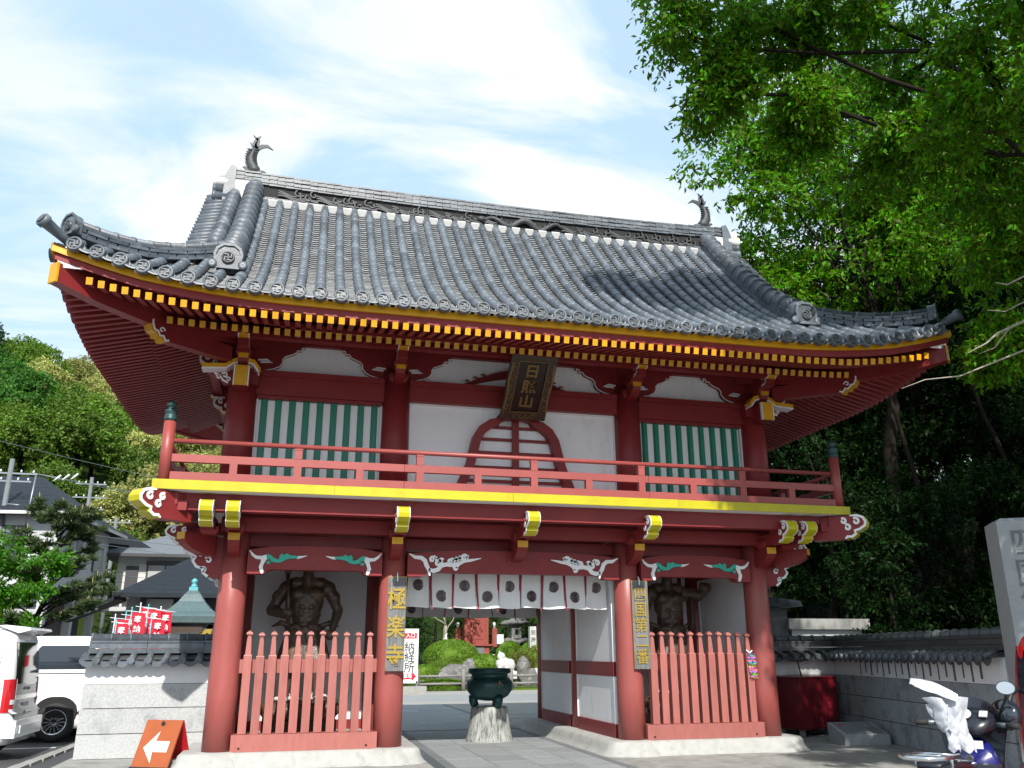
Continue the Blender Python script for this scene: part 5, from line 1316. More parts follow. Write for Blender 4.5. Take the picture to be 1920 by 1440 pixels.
for s in (-1,1):
    S(MB().tube([(.44,s*.2,1.02),(.36,s*.36,1.02)],[.02,.02],8),'handlebar','steel'); S(MB().tube([(.38,s*.30,1.02),(.34,s*.40,1.02)],[.024,.024],8),'grip','rubber')
    if s>0: continue
    S(MB().tube([(.46,s*.22,1.06),(.44,s*.30,1.20),(.40,s*.33,1.27)],.010,6),'mirror_stem','black')
    T=Matrix.Translation((.38,s*.335,1.31))@Matrix.Rotation(PI/2+.1,4,'Y')@Matrix.Rotation(.25*s,4,'X')
    mr_=S(MB().lathe([(0,.05),(.04,.035),(.062,.0),(.065,-.012)],16,(0,0,0),T@Matrix.Diagonal((.85,1.15,1,1))),'mirror','scooter_black'); S(MB().lathe([(0,-.013),(.058,-.0135)],16,(0,0,0),T@Matrix.Diagonal((.85,1.15,1,1)),False,False),'mirror_glass','chrome',mr_)
S(loft(MB(),[(.42,0,.62,.20,.20),(.56,0,.70,.17,.24),(.66,0,.72,.08,.16)]),'front_cover','scooter_blue')
S(MB().tube([(.52,0,.62),(.62,0,.30)],[.05,.04],8).tube([(.62,.07,.45),(.64,.07,.25)],.02,8).tube([(.62,-.07,.45),(.64,-.07,.25)],.02,8),'fork','steel')
S(loft(MB(),[(.42,0,.50,.05,.02),(.60,0,.54,.07,.03),(.84,0,.44,.05,.02)]),'front_mudguard','scooter_blue')
rk=MB()
rk.tube([(-.55,-.14,.86),(-.95,-.15,.88),(-1.08,-.08,.88),(-1.08,.08,.88),(-.95,.15,.88),(-.55,.14,.86)],.018,8)
for x in (-.95,-.8,-.66): rk.tube([(x,-.145,.875),(x,.145,.875)],.010,6)
for s in (-1,1): rk.tube([(-.72,s*.13,.87),(-.66,s*.11,.74)],.014,6)
S(rk,'rear_rack','chrome'); sc.children[-1]['kind']='stuff'
S(MB().box(-.93,-.88,-.12,.12,.56,.66),'tail_lamp','lamp_red'); S(MB().tube([(-.2,-.16,.30),(-.75,-.20,.36)],[.04,.055],10),'exhaust','steel')
# ---- white jacket hung on the scooter
def crumple(p,seed):
    r=0
    for k,(fq,am) in enumerate(((3.2,.045),(6.5,.026),(13,.013))): r+=am*(1-2.2*abs(noise.noise(Vector((p[0]*fq*1.6,p[2]*fq*.8,seed*3.1+k*7)))))
    return r
def cloth_panel(mb,top,bot,depth,seed,nu=30,nv=34):
    def fn(u,v,off=0):
        x=(top[0]+(top[1]-top[0])*u)*(1-v)+(bot[0]+(bot[1]-bot[0])*u)*v; z=top[2]*(1-v)+bot[2]*v-.03*(1-v)*abs(u-.4)+.02*math.sin(u*11+seed)*v
        bulge=.05*math.sin(PI*u); x+=.025*math.sin(v*6+seed*2)
        return (x,depth-bulge+crumple((x,0,z),seed)*(.4+.6*v)+off,z)
    mb.grid(fn,nu,nv); mb.grid(lambda u,v:fn(1-u,v,.010),nu,nv)
jb=MB()
cloth_panel(jb,(-.02,.20,.02),(.05,.21,-.56),0,1); cloth_panel(jb,(-.17,.03,-.05),(-.03,.09,-.55),-.05,2); cloth_panel(jb,(-.22,-.06,.02),(-.07,.02,-.34),-.09,3)
A0,A1=Vector((.10,-.04,.03)),Vector((-.30,-.06,.20))
for sg,(dy,dz) in enumerate(((.07,.02),(-.02,-.085))):
    def flap(u,v,off=0):
        c=A0.lerp(A1,v); w=u*(1-.35*v)*(1 if v<.92 else .8); q=crumple((c.x,0,c.z+u*.2),5+sg)*.35
        return (c.x-.02*u,c.y+dy*w-q*.6+off,c.z+dz*w+q*.5+.05*(1-u)*math.sin(v*3))
    jb.grid(flap,8,26); jb.grid(lambda u,v:flap(1-u,v,.008),8,26)
me=jb.mesh('jacket')
o=link('white_jacket',me,'jacket',None,(1.50,-8.24,1.245),(0,0,R(-12)),(.92,.85,.70)); tag(o,'crumpled white jacket draped over the dark scooter','jacket')
# ================================================================ FOLIAGE TOOLS
def leaf_mesh(name,P,D,size,aspect=.42,fold=.25,seed=0):
    """P: Nx3 leaf bases, D: Nx3 directions; each leaf a folded blade of two triangles pairs"""
    g=np.random.default_rng(seed); n=len(P); D=D/np.maximum(1e-6,np.linalg.norm(D,axis=1))[:,None]
    r=g.normal(size=(n,3)); S=np.cross(D,r); S/=np.maximum(1e-6,np.linalg.norm(S,axis=1))[:,None]; Nn=np.cross(S,D)
    L=size*g.uniform(.65,1.25,n); W=L*aspect
    a=P; b=P+D*(L*.5)[:,None]+S*(W*.5)[:,None]+Nn*(L*fold*.3)[:,None]; c=P+D*L[:,None]-Nn*(L*.10)[:,None]; d=P+D*(L*.5)[:,None]-S*(W*.5)[:,None]+Nn*(L*fold*.3)[:,None]
    V=np.stack([a,b,c,d],1).reshape(-1,3).astype(np.float32)
    me=bpy.data.meshes.new(name); me.vertices.add(4*n); me.vertices.foreach_set('co',V.ravel()); me.loops.add(4*n); me.loops.foreach_set('vertex_index',np.arange(4*n,dtype=np.int32))
    me.polygons.add(n); me.polygons.foreach_set('loop_start',np.arange(0,4*n,4,dtype=np.int32)); me.polygons.foreach_set('loop_total',np.full(n,4,dtype=np.int32)); me.update(calc_edges=True); return me
def sprays(C,Rr,n,size,per=9,droop=.5,shell=.55,seed=0,flat=1.0):
    """leaf sprays in ellipsoids: C centres Kx3, Rr radii Kx3, n leaves per ellipsoid"""
    g=np.random.default_rng(seed); Ps=[];Ds=[]
    for c,r,k in zip(C,Rr,n):
        m=max(1,int(k/per)); u=g.normal(size=(m,3)); u/=np.linalg.norm(u,axis=1)[:,None]; q=g.uniform(shell,1.0,m)**.6
        base=np.array(c)+u*q[:,None]*np.array(r)
        tw=u*np.array([1,1,.5])+g.normal(size=(m,3))*.6; tw[:,2]-=droop*g.uniform(.2,1.2,m); tw/=np.linalg.norm(tw,axis=1)[:,None]
        tl=size*g.uniform(1.2,3.2,m)
        t=g.uniform(0,1,(m,per)); p=base[:,None,:]+tw[:,None,:]*(t*tl[:,None])[:,:,None]+g.normal(size=(m,per,3))*size*.22
        d=tw[:,None,:]*.6+g.normal(size=(m,per,3))*.65; d[:,:,2]-=droop*.8
        Ps.append(p.reshape(-1,3)); Ds.append(d.reshape(-1,3))
    return np.concatenate(Ps),np.concatenate(Ds)
def lumps(c,r,k,lr,seed,zmin=-1):
    """k sub-clumps over an ellipsoid"""
    g=np.random.default_rng(seed); C=[];Q=[]
    while len(C)<k:
        u=g.normal(size=3); u/=np.linalg.norm(u)
        if u[2]<zmin: continue
        f=g.uniform(.45,1.0); C.append(np.array(c)+u*f*np.array(r)); s=lr*g.uniform(.7,1.3); Q.append((s,s,s*.75))
    return C,Q
def limb(mb,p,q,r0,r1,bend=.15,seed=0,n=6,k=7):
    g=random.Random(seed); p=Vector(p);q=Vector(q); L=(q-p).length; pts=[]
    for i in range(k+1):
        t=i/k; o=Vector((g.uniform(-1,1),g.uniform(-1,1),g.uniform(-1,1)))*L*bend*.25*math.sin(PI*t); pts.append(p.lerp(q,t)+o+Vector((0,0,L*bend*.5*math.sin(PI*t))))
    mb.tube(pts,[r0+(r1-r0)*i/k for i in range(k+1)],n); return pts
# ================================================================ HILL
def hill_z(x,y):
    # wooded hill rising to the left rear, lower to the right
    d=max(0,y-44)/60; s=1/(1+math.exp((x+8+ (y-60)*.15)/9)); a=1/(1+math.exp((x-20)/10))
    rel=(x+3.6)/(y+14.4); k=float(np.interp(rel,[-.36,-.28,-.20,-.09,.05,.3],[1.0,.93,.82,.74,.45,.4]))
    h=36*min(1.15,d)**.7*k
    return -.2+h+(2.2*noise.noise(Vector((x*.05,y*.05,3)))*min(1,d*3))
struct(MB().grid(lambda u,v:(-130+210*u,42+170*v,hill_z(-130+210*u,42+170*v)),70,50).build('hill','hill_ground'))
def bank_z(x,y):
    return -.05+ .30*max(0,x-9.5)+.12*max(0,y-8)*min(1,max(0,(x-9.5)/3))+.25*noise.noise(Vector((x*.4,y*.4,1)))*min(1,max(0,x-9))
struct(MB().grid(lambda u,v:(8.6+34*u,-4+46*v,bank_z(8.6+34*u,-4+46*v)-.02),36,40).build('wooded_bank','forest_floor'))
# hill trees: a few kinds, then copies
def hill_kind(i,m,h,seed):
    g=random.Random(seed); C=[];Q=[]; w=h*.40
    C,Q=lumps((0,0,h*.58),(w*.80,w*.80,h*.38),30,w*.29,seed,-.75)
    n=[560]*len(C); P,D=sprays(C,Q,n,h*.026,7,.25,.6,seed)
    cr=leaf_mesh('crown',P,D,h*.033,.6,.2,seed)
    tm=MB(); tm.tube([(0,0,-.5),(.1,0,h*.3),(0,.1,h*.8)],[h*.03,h*.022,h*.006],6)
    for k in range(4): limb(tm,(0,0,h*(.3+.1*k)),(C[k*3][0],C[k*3][1],C[k*3][2]),h*.012,h*.004,.2,seed+k,5)
    return cr,tm.mesh('trunk'),m
kinds=[hill_kind(0,'leaf_hill_a',7,1),hill_kind(1,'leaf_hill_b',7,2),hill_kind(2,'leaf_hill_c',7,3),hill_kind(3,'leaf_hill_a',8,4),hill_kind(4,'leaf_hill_d',9,5),hill_kind(5,'leaf_hill_c',7,6)]
HLAB={'leaf_hill_a':'olive green broadleaf tree on the wooded hill','leaf_hill_b':'fresh green broadleaf tree on the wooded hill','leaf_hill_c':'pale blossoming yellow cream tree on the wooded hill','leaf_hill_d':'dark blue green conifer like tree on the wooded hill'}
r2=random.Random(21)
def hill_tree(x,y,k,s,label=None):
    cr,tm,m=kinds[k]; t=thing('hill_tree',(x,y,hill_z(x,y)-.3),label or HLAB[m],'tree','trees on the hill behind the houses',r2.uniform(0,6.3)); t.scale=(s,s,s*r2.uniform(.9,1.1))
    link('crown',cr,m,t); link('trunk',tm,'bark',t)
cnt=0
for row,(y,st) in enumerate(((47,4.6),(53,4.8),(60,5.2),(67,5.6),(75,6.0),(84,6.6),(94,7.2),(104,7.6))):
    x=-16-(y-40)*.52+r2.uniform(0,2)
    while x<(-1 if row<6 else -1):
        rel=(x+3.6)/(y+14.4)   # direction from the street
        if rel<-.05:
            if rel>-.235: k=r2.choice([2,5,2,5,0])
            elif rel>-.30: k=r2.choice([3,0,3,2])
            else: k=r2.choice([0,1,1,3,0])
            hill_tree(x+r2.uniform(-1,1),y+r2.uniform(-1.5,1.5),k,r2.uniform(.85,1.3)); cnt+=1
        x+=st*r2.uniform(.8,1.15)
hill_tree(-43.5,92,4,1.35,'dark blue green tree standing above the skyline of the hill'); hill_tree(-47,94,4,1.2,'second dark tree at the top left skyline of the hill')
for (x,y,k,s) in ((4,62,1,1.0),(10,58,0,1.1),(16,60,1,1.1),(22,56,4,1.2),(-2,58,1,1.0),(7,70,4,1.2),(14,72,0,1.2)): hill_tree(x,y,k,s)
# ================================================================ HOUSES
def H(t,mb,n,m,par=None): return link(n,mb.mesh(n),m,par or t)
def window(t,x0,x1,z0,z1,y,panes=2,ax='y',fm='house_dark',cur=True,out=-1):
    bx=(lambda a,b,c,d,e,f:MB().box(a,b,c,d,e,f)) if ax=='y' else (lambda a,b,c,d,e,f:MB().box(c,d,a,b,e,f))
    yo=y+out*.05
    fr=bx(x0-.07,x1+.07,min(y,yo),max(y,yo),z0-.07,z1+.07); w=H(t,fr,'window',fm)
    p=(x1-x0)/panes
    for i in range(panes):
        H(t,bx(x0+p*i+.035,x0+p*(i+1)-.035,*sorted((y+out*.052,y+out*.06)),z0,z1),'pane','glass_dark' if not(cur and i%2==0) else 'curtain',w)
    return w
def courses(t,poly_fn,n,m,name='roof_course'):
    for i in range(n): H(t,poly_fn(i/n,(i+1)/n),name,m)
def hip_roof(t,x0,x1,y0,y1,z,h,m,n,ridge=0.0,th=.05):
    cx,cy=(x0+x1)/2,(y0+y1)/2; hx,hy=(x1-x0)/2,(y1-y0)/2
    for i in range(n):
        a,b=i/n,(i+1)/n; mb=MB()
        A=(hx*(1-a)+ridge*a,hy*(1-a)); Bq=(hx*(1-b)+ridge*b,hy*(1-b))
        mb.frustum((cx,cy,z+h*a+ .0),(A[0]+.02,A[1]+.02),(Bq[0]+.02,Bq[1]+.02),h/n-.001); mb.box(cx-A[0]-.03,cx+A[0]+.03,cy-A[1]-.03,cy+A[1]+.03,z+h*a-th*.6,z+h*a-.001)
        H(t,mb,'roof_course',m)
ha=thing('house',(-13.65,26.4,0),'grey two storey house with overhanging upper floor and dark roof behind the pine','house',None,R(-6))
H(ha,MB().box(-11,-.25,.4,7.5,4.35,7.5),'upper_wall','house_wall'); H(ha,MB().box(-11,-1.2,1.6,7.5,0,4.3),'lower_wall','house_dark')
for x,y in ((-.55,.7),(-.55,4.0),(-.55,7.0),(-5,.7)): H(ha,MB().box(x-.17,x+.17,y-.17,y+.17,0,4.34),'pillar','house_wall')
H(ha,MB().box(-11.05,-.2,.36,7.55,4.25,4.345),'floor_edge','house_cream')
hip_roof(ha,-11.6,.35,-.3,8.2,7.5,2.3,'roof_slate',9,3.0)
H(ha,MB().box(-11.65,.40,-.36,-.31,7.38,7.52).box(.36,.42,-.3,8.2,7.38,7.52),'gutter','house_cream'); ha.children[-1]['kind']='stuff'
window(ha,2.0,3.5,5.25,6.75,-.25,2,'x',out=1); window(ha,-3.2,-1.6,5.3,6.9,.4,2); window(ha,-7.2,-5.0,5.2,6.9,.4,2); window(ha,5.4,6.6,5.5,6.6,-.25,1,'x',out=1)
H(ha,MB().box(-3.6,-2.4,1.35,1.55,3.2,4.1),'orange_sign','yellow_paint'); H(ha,MB().box(-2.3,-.8,1.30,1.5,3.25,3.9),'awning','house_wall'); H(ha,MB().box(-2.0,-.9,1.4,1.58,.2,3.0),'entrance','glass_dark')
hb=thing('house',(-13.2,34,0),'cream two storey house with grey tiled roof, balcony rail and dark shutters','house')
H(hb,MB().box(.5,9,.6,7,0,6.55),'wall','house_cream')
hip_roof(hb,-.35,10,-.2,8,6.55,1.5,'roof_grey',10,2.5); H(hb,MB().box(-.4,10.05,-.27,-.21,6.42,6.58),'gutter','house_dark')
window(hb,2.0,4.6,5.0,6.05,.6,3); H(hb,MB().box(.95,1.55,.5,.598,4.0,6.0),'door','house_dark')
H(hb,MB().box(1.9,4.7,.45,.58,6.10,6.28),'shutter_box','house_dark')
for k in range(5): H(hb,MB().box(.5,9,.585,.597,4.15+k*.5,4.17+k*.5),'siding_line','curtain')
H(hb,MB().box(-1.0,6.0,-.9,.55,3.65,3.85),'balcony_floor','house_wall'); H(hb,MB().box(-1.0,6.0,-.92,-.86,4.62,4.68),'balcony_rail','house_dark')
bal=MB().box(-.018,.018,-.905,-.875,3.85,4.62).mesh('baluster')
for k in range(40): link('baluster',bal,'house_dark',hb,(-.97+k*.17,0,0))
H(hb,MB().box(-.6,1.4,1.5,6,6.6,7.0),'gable_wall','house_cream'); H(hb,MB().prism([(-1.0,7.0),(.5,7.9),(2.0,7.0)],1.0,6.2,'y'),'side_roof','roof_slate')
hc=thing('temple_hall',(-7.1,20,0),'low hall with dark blue slate pyramid roof behind the bronze pavilion','hall')
hip_roof(hc,-2.75,3.6,-.2,5.2,3.72,1.95,'roof_slate',12,.35,.06); H(hc,MB().box(-2.85,3.7,-.36,-.24,3.56,3.72),'gutter','roof_slate')
H(hc,MB().box(-2.0,3.2,.9,4.8,0,3.6),'wall','house_dark'); H(hc,MB().box(-2.5,-.9,.55,.85,3.1,3.55),'beam','house_cream'); H(hc,MB().box(.6,1.6,.82,.89,.4,3.0),'screen','house_wall'); H(hc,MB().box(2.0,3.0,.82,.89,.4,3.0),'screen','house_wall')
for x in (-1.9,.1,1.8): H(hc,MB().box(x-.09,x+.09,.3,.5,0,3.6),'post','house_dark')
H(hc,MB().prism([(-4.6,2.72),(-2.7,3.50),(-2.7,3.64),(-4.75,2.80)],-.1,1.6,'y'),'side_canopy','roof_slate'); H(hc,MB().prism([(-4.4,2.74),(-3.3,3.18),(-3.3,3.12),(-4.4,2.68)],-.3,-.12,'y'),'canopy_light','steel')
bp=thing('small_pavilion',(-6.62,14.2,0),'small open pavilion with concave bronze roof and turquoise finial','pavilion')
rf=MB(); prf=[(.98,2.48),(.98,2.66),(.80,2.74),(.56,2.90),(.36,3.12),(.22,3.34),(.12,3.46)]
for i in range(len(prf)-1):
    r0,z0=prf[i];r1,z1=prf[i+1]; k=max(1,int(abs(z1-z0)/.07)) if i>0 else 2
    for j in range(k):
        a=j/k;b=(j+1)/k; H(bp,MB().frustum((0,0,z0+(z1-z0)*a),(r0+(r1-r0)*a+.006,)*2,(r0+(r1-r0)*b+.012,)*2,(z1-z0)/k-.002),'roof_sheet','copper_roof')
H(bp,MB().box(-.13,.13,-.13,.13,3.44,3.56).lathe([(.11,3.56),(.09,3.62),(.05,3.66),(.09,3.70),(.10,3.75),(.06,3.80),(.0,3.84)],14),'finial','verdigris')
for x in (-.72,.72):
    for y in (-.72,.72): H(bp,MB().box(x-.07,x+.07,y-.07,y+.07,0,2.5),'post','house_dark')
H(bp,MB().box(-.8,.8,-.8,-.72,2.30,2.46),'lintel','house_dark'); H(bp,MB().box(-.45,.45,-.84,-.81,2.2,2.42),'sign','wood_dark')
for s in (-1,1): H(bp,MB().ribbon([(s*.68,2.42),(s*.60,2.2),(s*.35,2.02),(s*.22,1.92)],[.12,.22,.16,.03],-.80,-.77),'curtain','gold')
# banners
r2=random.Random(3)
for i,(x,y,h,wd_) in enumerate(((-8.42,12.0,2.62,.34),(-8.20,12.3,2.72,.34),(-7.98,11.8,2.80,.36),(-7.86,12.4,2.95,.32),(-7.62,12.2,2.90,.34),(-7.45,11.9,2.62,.34),(-7.30,12.3,2.85,.30),(-8.32,11.7,2.5,.30))):
    t=thing('banner',(x,y,0),'red prayer banner with white characters on a thin pole behind the left wall','banner','red banners behind the left wall')
    H(t,MB().cyl((0,0,0),(.05,0,h),.014,n=6).ball((.05,0,h+.02),.025,6,4),'pole','cyan_pole' if i%3 else 'ceramic'); H(t,MB().cyl((-.08,0,h-.06),(.05+wd_+.12,0,h-.12),.010,n=5),'crossbar','ceramic')
    f=H(t,MB().grid(lambda u,v:(.06+wd_*u+.02*math.sin(v*4),-.01+.03*math.sin(u*4+i),h-.10-.03*u-1.15*v),4,6),'flag','flag_red')
    for k,ch in enumerate('奉納'): text(ch,.20,'ceramic',t,(.06+wd_/2,-.06,h-.30-.26*k),FRONT,.001,.004,'character',None,False)
# utility poles and wires
def pole(loc,h,bars,label,extra=False):
    t=thing('utility_pole',loc,label,'utility pole','utility poles left')
    H(t,MB().cyl((0,0,0),(0,0,h),.14,.10,10),'pole','pole_grey')
    for z,w in bars:
        a=H(t,MB().box(-w,w,-.035,.035,z-.035,z+.035),'crossarm','steel')
        for x in (-w*.8,-w*.35,w*.4,w*.85): H(t,MB().lathe([(.02,.0),(.045,.03),(.03,.06),(.045,.09),(.02,.12)],8,(x,0,z+.05)),'insulator','ceramic',a)
    return t
p1=pole((-16.2,27,0),9.9,((9.25,1.1),(8.9,.9)),'grey utility pole with crossarms and white insulators at the left edge')
H(p1,MB().tube([(1.05,0,9.2),(.95,0,6.6)],.04,6).tube([(.0,0,7.9),(1.0,0,7.8)],.05,6).tube([(0,0,6.7),(.95,0,6.65)],.06,6),'bracket_frame','steel'); p1.children[-1]['kind']='stuff'
r_=MB()
pole((-15.75,40,0),11.6,((11.2,.85),(10.4,.9),(9.7,.85),(8.9,1.0)),'distant grey utility pole with four crossarms before the dark wood'); pole((-14.7,43,0),9.7,((9.4,.9),),'lower distant utility pole beside the house roof')
wi=thing('overhead_wires',(-16.2,27,9.2),'thin pale overhead wires crossing from the left pole toward the gate','wires')
def wire(a,b,sag,rad=.012):
    a=Vector(a);b=Vector(b); pts=[a.lerp(b,i/14)-Vector((0,0,sag*4*(i/14)*(1-i/14)))-Vector((-16.2,27,9.2)) for i in range(15)]; H(wi,MB().tube(pts,rad,5),'wire','steel')
wire((-15.3,27,9.3),(6,37,8.6),.5); wire((-30,24,13.6),(4,42,9.8),.9); wire((-15.3,27,6.7),(4,38,6.0),.35); wire((-17,27,7.2),(2,36,6.6),.3); wire((-15.3,27,9.32),(8,40,9.4),.6); wire((-15.3,27,5.4),(4,38,4.9),.35)
ins=MB()
for k in range(3): q=H(wi,MB().tube([(2.0+.35*k,.25,.10+.05*k),(1.75+.35*k,.2,-.18+.05*k)],[.05,.035],6),'line_insulator','ceramic')
# ================================================================ LEFT TREES
def pine(loc,label):
    t=thing('pine_tree',loc,label,'tree'); tm=MB(); r3=random.Random(2)
    top=limb(tm,(0,0,0),(.35,0,5.6),.14,.03,.15,1); P=[];D=[];CP=[];CD=[]
    for k in range(26):
        z=2.0+r3.random()*4.0; a=r3.uniform(0,6.3); L=1.9*(1-(z-2.0)/5.6)+.35; e=(L*math.cos(a)+.2,L*math.sin(a),z+.35+.3*r3.random()); limb(tm,(.2*z/5,0,z-.2),e,.035,.012,.2,k,5,5)
        for q in range(7):
            t_=.35+.65*q/6; c=Vector((.2*z/5,0,z-.2)).lerp(Vector(e),t_)+Vector((r3.uniform(-.25,.25),r3.uniform(-.25,.25),r3.uniform(0,.2)))
            for w in range(130):
                d=Vector((r3.gauss(0,1),r3.gauss(0,1),abs(r3.gauss(.35,.7)))); P.append(c+Vector((r3.gauss(0,.06),r3.gauss(0,.06),.12*r3.random()))); D.append(d)
            if r3.random()<.45: CP.append(c+Vector((0,0,.05))); CD.append(Vector((r3.gauss(0,.15),r3.gauss(0,.15),1)))
    link('trunk',tm.mesh('trunk'),'bark',t); link('crown',leaf_mesh('crown',np.array(P),np.array(D),.22,.15,.1,1),'needle',t)
    cm_=MB()
    for p,d in zip(CP,CD): d.normalize(); cm_.tube([p,p+d*.16,p+d*.32],[.022,.02,.006],5)
    o=link('candles',cm_.mesh('candles'),'candle',t); o['kind']='stuff'
pine((-11.9,18,0),'bushy pine with pale upright candles before the grey house')
def broad(name,loc,blobs,m,ls,n,label,cat='tree',seed=1,trunk=((0,0,0),(0,0,2)),tr=.12,per=9,droop=.4,aspect=.42,grp=None,bark='bark',shell=.5,sub=10,lr=.4,lw=.36):
    t=thing(name,loc,label,cat,grp); tm=MB(); g=random.Random(seed)
    top=limb(tm,trunk[0],trunk[1],tr,tr*.55,.1,seed,9); C=[];Q=[];N_=[]
    for i,(c,r) in enumerate(blobs):
        limb(tm,top[-1-(i%3)],c,tr*lw,tr*.06,.15,seed+i+5,6)
        c_,q_=lumps(c,r,sub,lr*min(r),seed*31+i,-.9); C+=c_; Q+=q_; N_+=[n/len(blobs)/sub]*sub
        for k in range(0,sub,3): limb(tm,c,c_[k],tr*.12,tr*.03,.2,seed+i*7+k,4,4)
    P,D=sprays(C,Q,N_,ls,per,droop,shell,seed)
    link('trunk',tm.mesh('trunk'),bark,t); link('crown',leaf_mesh('crown',P,D,ls,aspect,.25,seed),m,t); return t
broad('maple_tree',(-13.2,16.5,0),[((0,0,4.6),(1.3,1,.8)),((.9,-.3,3.7),(1.3,.8,.45)),((-.5,0,3.2),(1.5,1,.6)),((1.4,.2,4.4),(.9,.7,.35)),((.4,-.4,2.6),(1.6,.9,.4))],'leaf_maple',.15,9000,'bright green maple with layered leaves at the left edge','tree',3,((0,0,0),(0,0,3.2)),.09,8,.35,.5,None,'bark',.3)
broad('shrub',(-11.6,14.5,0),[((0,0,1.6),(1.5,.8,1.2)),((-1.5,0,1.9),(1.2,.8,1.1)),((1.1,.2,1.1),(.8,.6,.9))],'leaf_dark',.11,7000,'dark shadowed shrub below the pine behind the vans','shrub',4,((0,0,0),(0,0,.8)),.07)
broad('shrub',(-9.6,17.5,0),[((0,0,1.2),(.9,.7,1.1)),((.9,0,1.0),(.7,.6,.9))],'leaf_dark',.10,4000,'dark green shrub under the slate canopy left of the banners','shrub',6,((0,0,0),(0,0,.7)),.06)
# ================================================================ GARDEN BEHIND THE PASSAGE
def clipped(loc,r,label,m='moss',seed=0):
    mb=MB(); mb.ball((0,0,r[2]*.55),r,28,18)
    v=[]
    for p in mb.v:
        P=Vector(p); d=noise.fractal(P*1.6+Vector((seed*7,0,0)),1,2,3)*.10+noise.noise(P*9)*.02; q=P-Vector((0,0,r[2]*.55)); P=P+q.normalized()*d*min(r); P.z=max(-.05,P.z); v.append(tuple(P))
    mb.v=v; me=mb.mesh('clipped_bush'); t=tag(link('clipped_bush',me,m,None,loc),label,'bush','clipped green bushes of the garden')
    g=np.random.default_rng(seed); n=6500; u=g.normal(size=(n,3)); u[:,2]=np.abs(u[:,2])*1.0-.15; u/=np.linalg.norm(u,axis=1)[:,None]; P=u*np.array(r)*1.0; P[:,2]+=r[2]*.55
    P=P[P[:,2]>0]; D=P-np.array([0,0,r[2]*.5])+g.normal(size=P.shape)*.9
    o=link('leaves',leaf_mesh('leaves',P,D,.075,.5,.2,seed),'leaf_bright',t); o['kind']='stuff'; return t
clipped((3.75,27,.9),(1.30,1.0,.82),'large rounded clipped bush left of the little red shrine',seed=1)
clipped((5.15,26,.30),(1.0,.9,.78),'moss green clipped mound in front of the red shrine, right of the big rock',seed=2)
clipped((9.6,29.5,.35),(2.1,1.3,1.35),'broad clipped green mound right of the lantern',seed=3)
clipped((2.4,26,.05),(1.05,.9,.65),'low clipped mound beside the white sign',seed=4)
clipped((8.05,33,.85),(.75,.7,.85),'round clipped bush just left of the stone lantern',seed=5)
clipped((3.0,24.9,0),(1.2,.5,.30),'flat clipped cushion behind the garden rail',seed=6)
broad('azalea',(7.55,27.5,.5),[((0,0,.75),(.62,.5,.55))],'leaf_azalea',.07,5000,'bronze yellow leaved shrub in front of the stone lantern','shrub',7,((0,0,0),(0,0,.4)),.05,7,.1,.5,None,'bark',.3,14,.45)
broad('shrub',(2.3,29,0),[((0,0,1.2),(.7,.6,.7))],'leaf_hill_d',.09,2500,'grey green shrub between the sign and the big bush','shrub',8,((0,0,0),(0,0,.6)),.05)
def boulder(loc,parts,label,m='rock',seed=0,vox=.05,grp='garden rocks'):
    mb=MB()
    for c,r in parts: mb.ball(c,r,12,8)
    me=merged(mb,vox,1,(.10,1.7)); tag(link('boulder',me,m,None,loc),label,'rock',grp)
boulder((3.75,25.6,.25),[((0,0,.35),(.85,.5,.5)),((.75,.1,.45),(.55,.45,.62)),((-.7,0,.2),(.6,.4,.35))],'big grey garden rock below the large bush',seed=1)
boulder((7.0,26.0,.25),[((0,0,.45),(.35,.35,.75)),((.3,0,.2),(.5,.4,.45))],'pointed grey rock right of the censer',seed=2)
boulder((2.6,25.4,.0),[((0,0,.3),(.8,.4,.35))],'low dark rock behind the garden rail',seed=3)
boulder((8.75,28.0,.3),[((0,0,.3),(.5,.4,.55))],'brown rock at the foot of the white stone post',seed=4)
# crouching white stone animal
mb=MB(); mb.ball((0,0,.35),(.38,.3,.30)); mb.ball((-.12,-.05,.68),(.20,.18,.18)); mb.ball((.30,0,.30),(.25,.25,.28)); mb.ball((-.22,-.12,.62),(.09,.09,.08)); mb.ball((-.20,-.02,.86),(.05,.04,.08)); mb.ball((-.25,-.2,.12),(.10,.16,.10)); mb.ball((.1,-.25,.12),(.10,.2,.10)); mb.box(-.5,.55,-.35,.35,-.3,.05)
tag(link('stone_statue',merged(mb,.03,2,(.01,5)),'rock_white',None,(5.85,25.2,.75)),'small white crouching stone statue behind the censer','statue')
boulder((5.9,25.4,.0),[((0,0,.2),(.7,.5,.45))],'pale base rock beneath the white stone statue','rock',5)
# little shrine
sh=thing('red_shrine',(6.5,35,0),'little vermilion shrine on a pale stone base behind the bushes','shrine')
for k in range(3): H(sh,MB().box(-.85-.06*(2-k)+.05,.85+.06*(2-k)-.05,-.7,.7,.1+.42*k,.1+.42*(k+1)-.012),'base_stone','rock_white')
H(sh,MB().box(-.98,.98,-.8,.8,1.37,1.50),'base_cap','ceramic'); H(sh,MB().box(-.72,.72,-.55,.55,1.505,1.95),'podium','shrine_red'); H(sh,MB().box(-.42,.42,-.58,-.555,1.55,1.90),'offering_plate','steel'); H(sh,MB().box(-.95,.95,-.70,.6,1.955,2.05),'veranda','shrine_red')
H(sh,MB().box(-.62,.62,-.4,.5,2.055,3.75),'body','shrine_red')
for x in (-.62,.62): H(sh,MB().box(x-.07,x+.07,-.47,-.33,2.06,3.75),'post','shrine_red')
for k in range(4): H(sh,MB().box(-.5+.25*k,-.28+.25*k,-.425,-.402,2.3,3.6),'door_panel','dark_red_metal' if 0 else 'shrine_red')
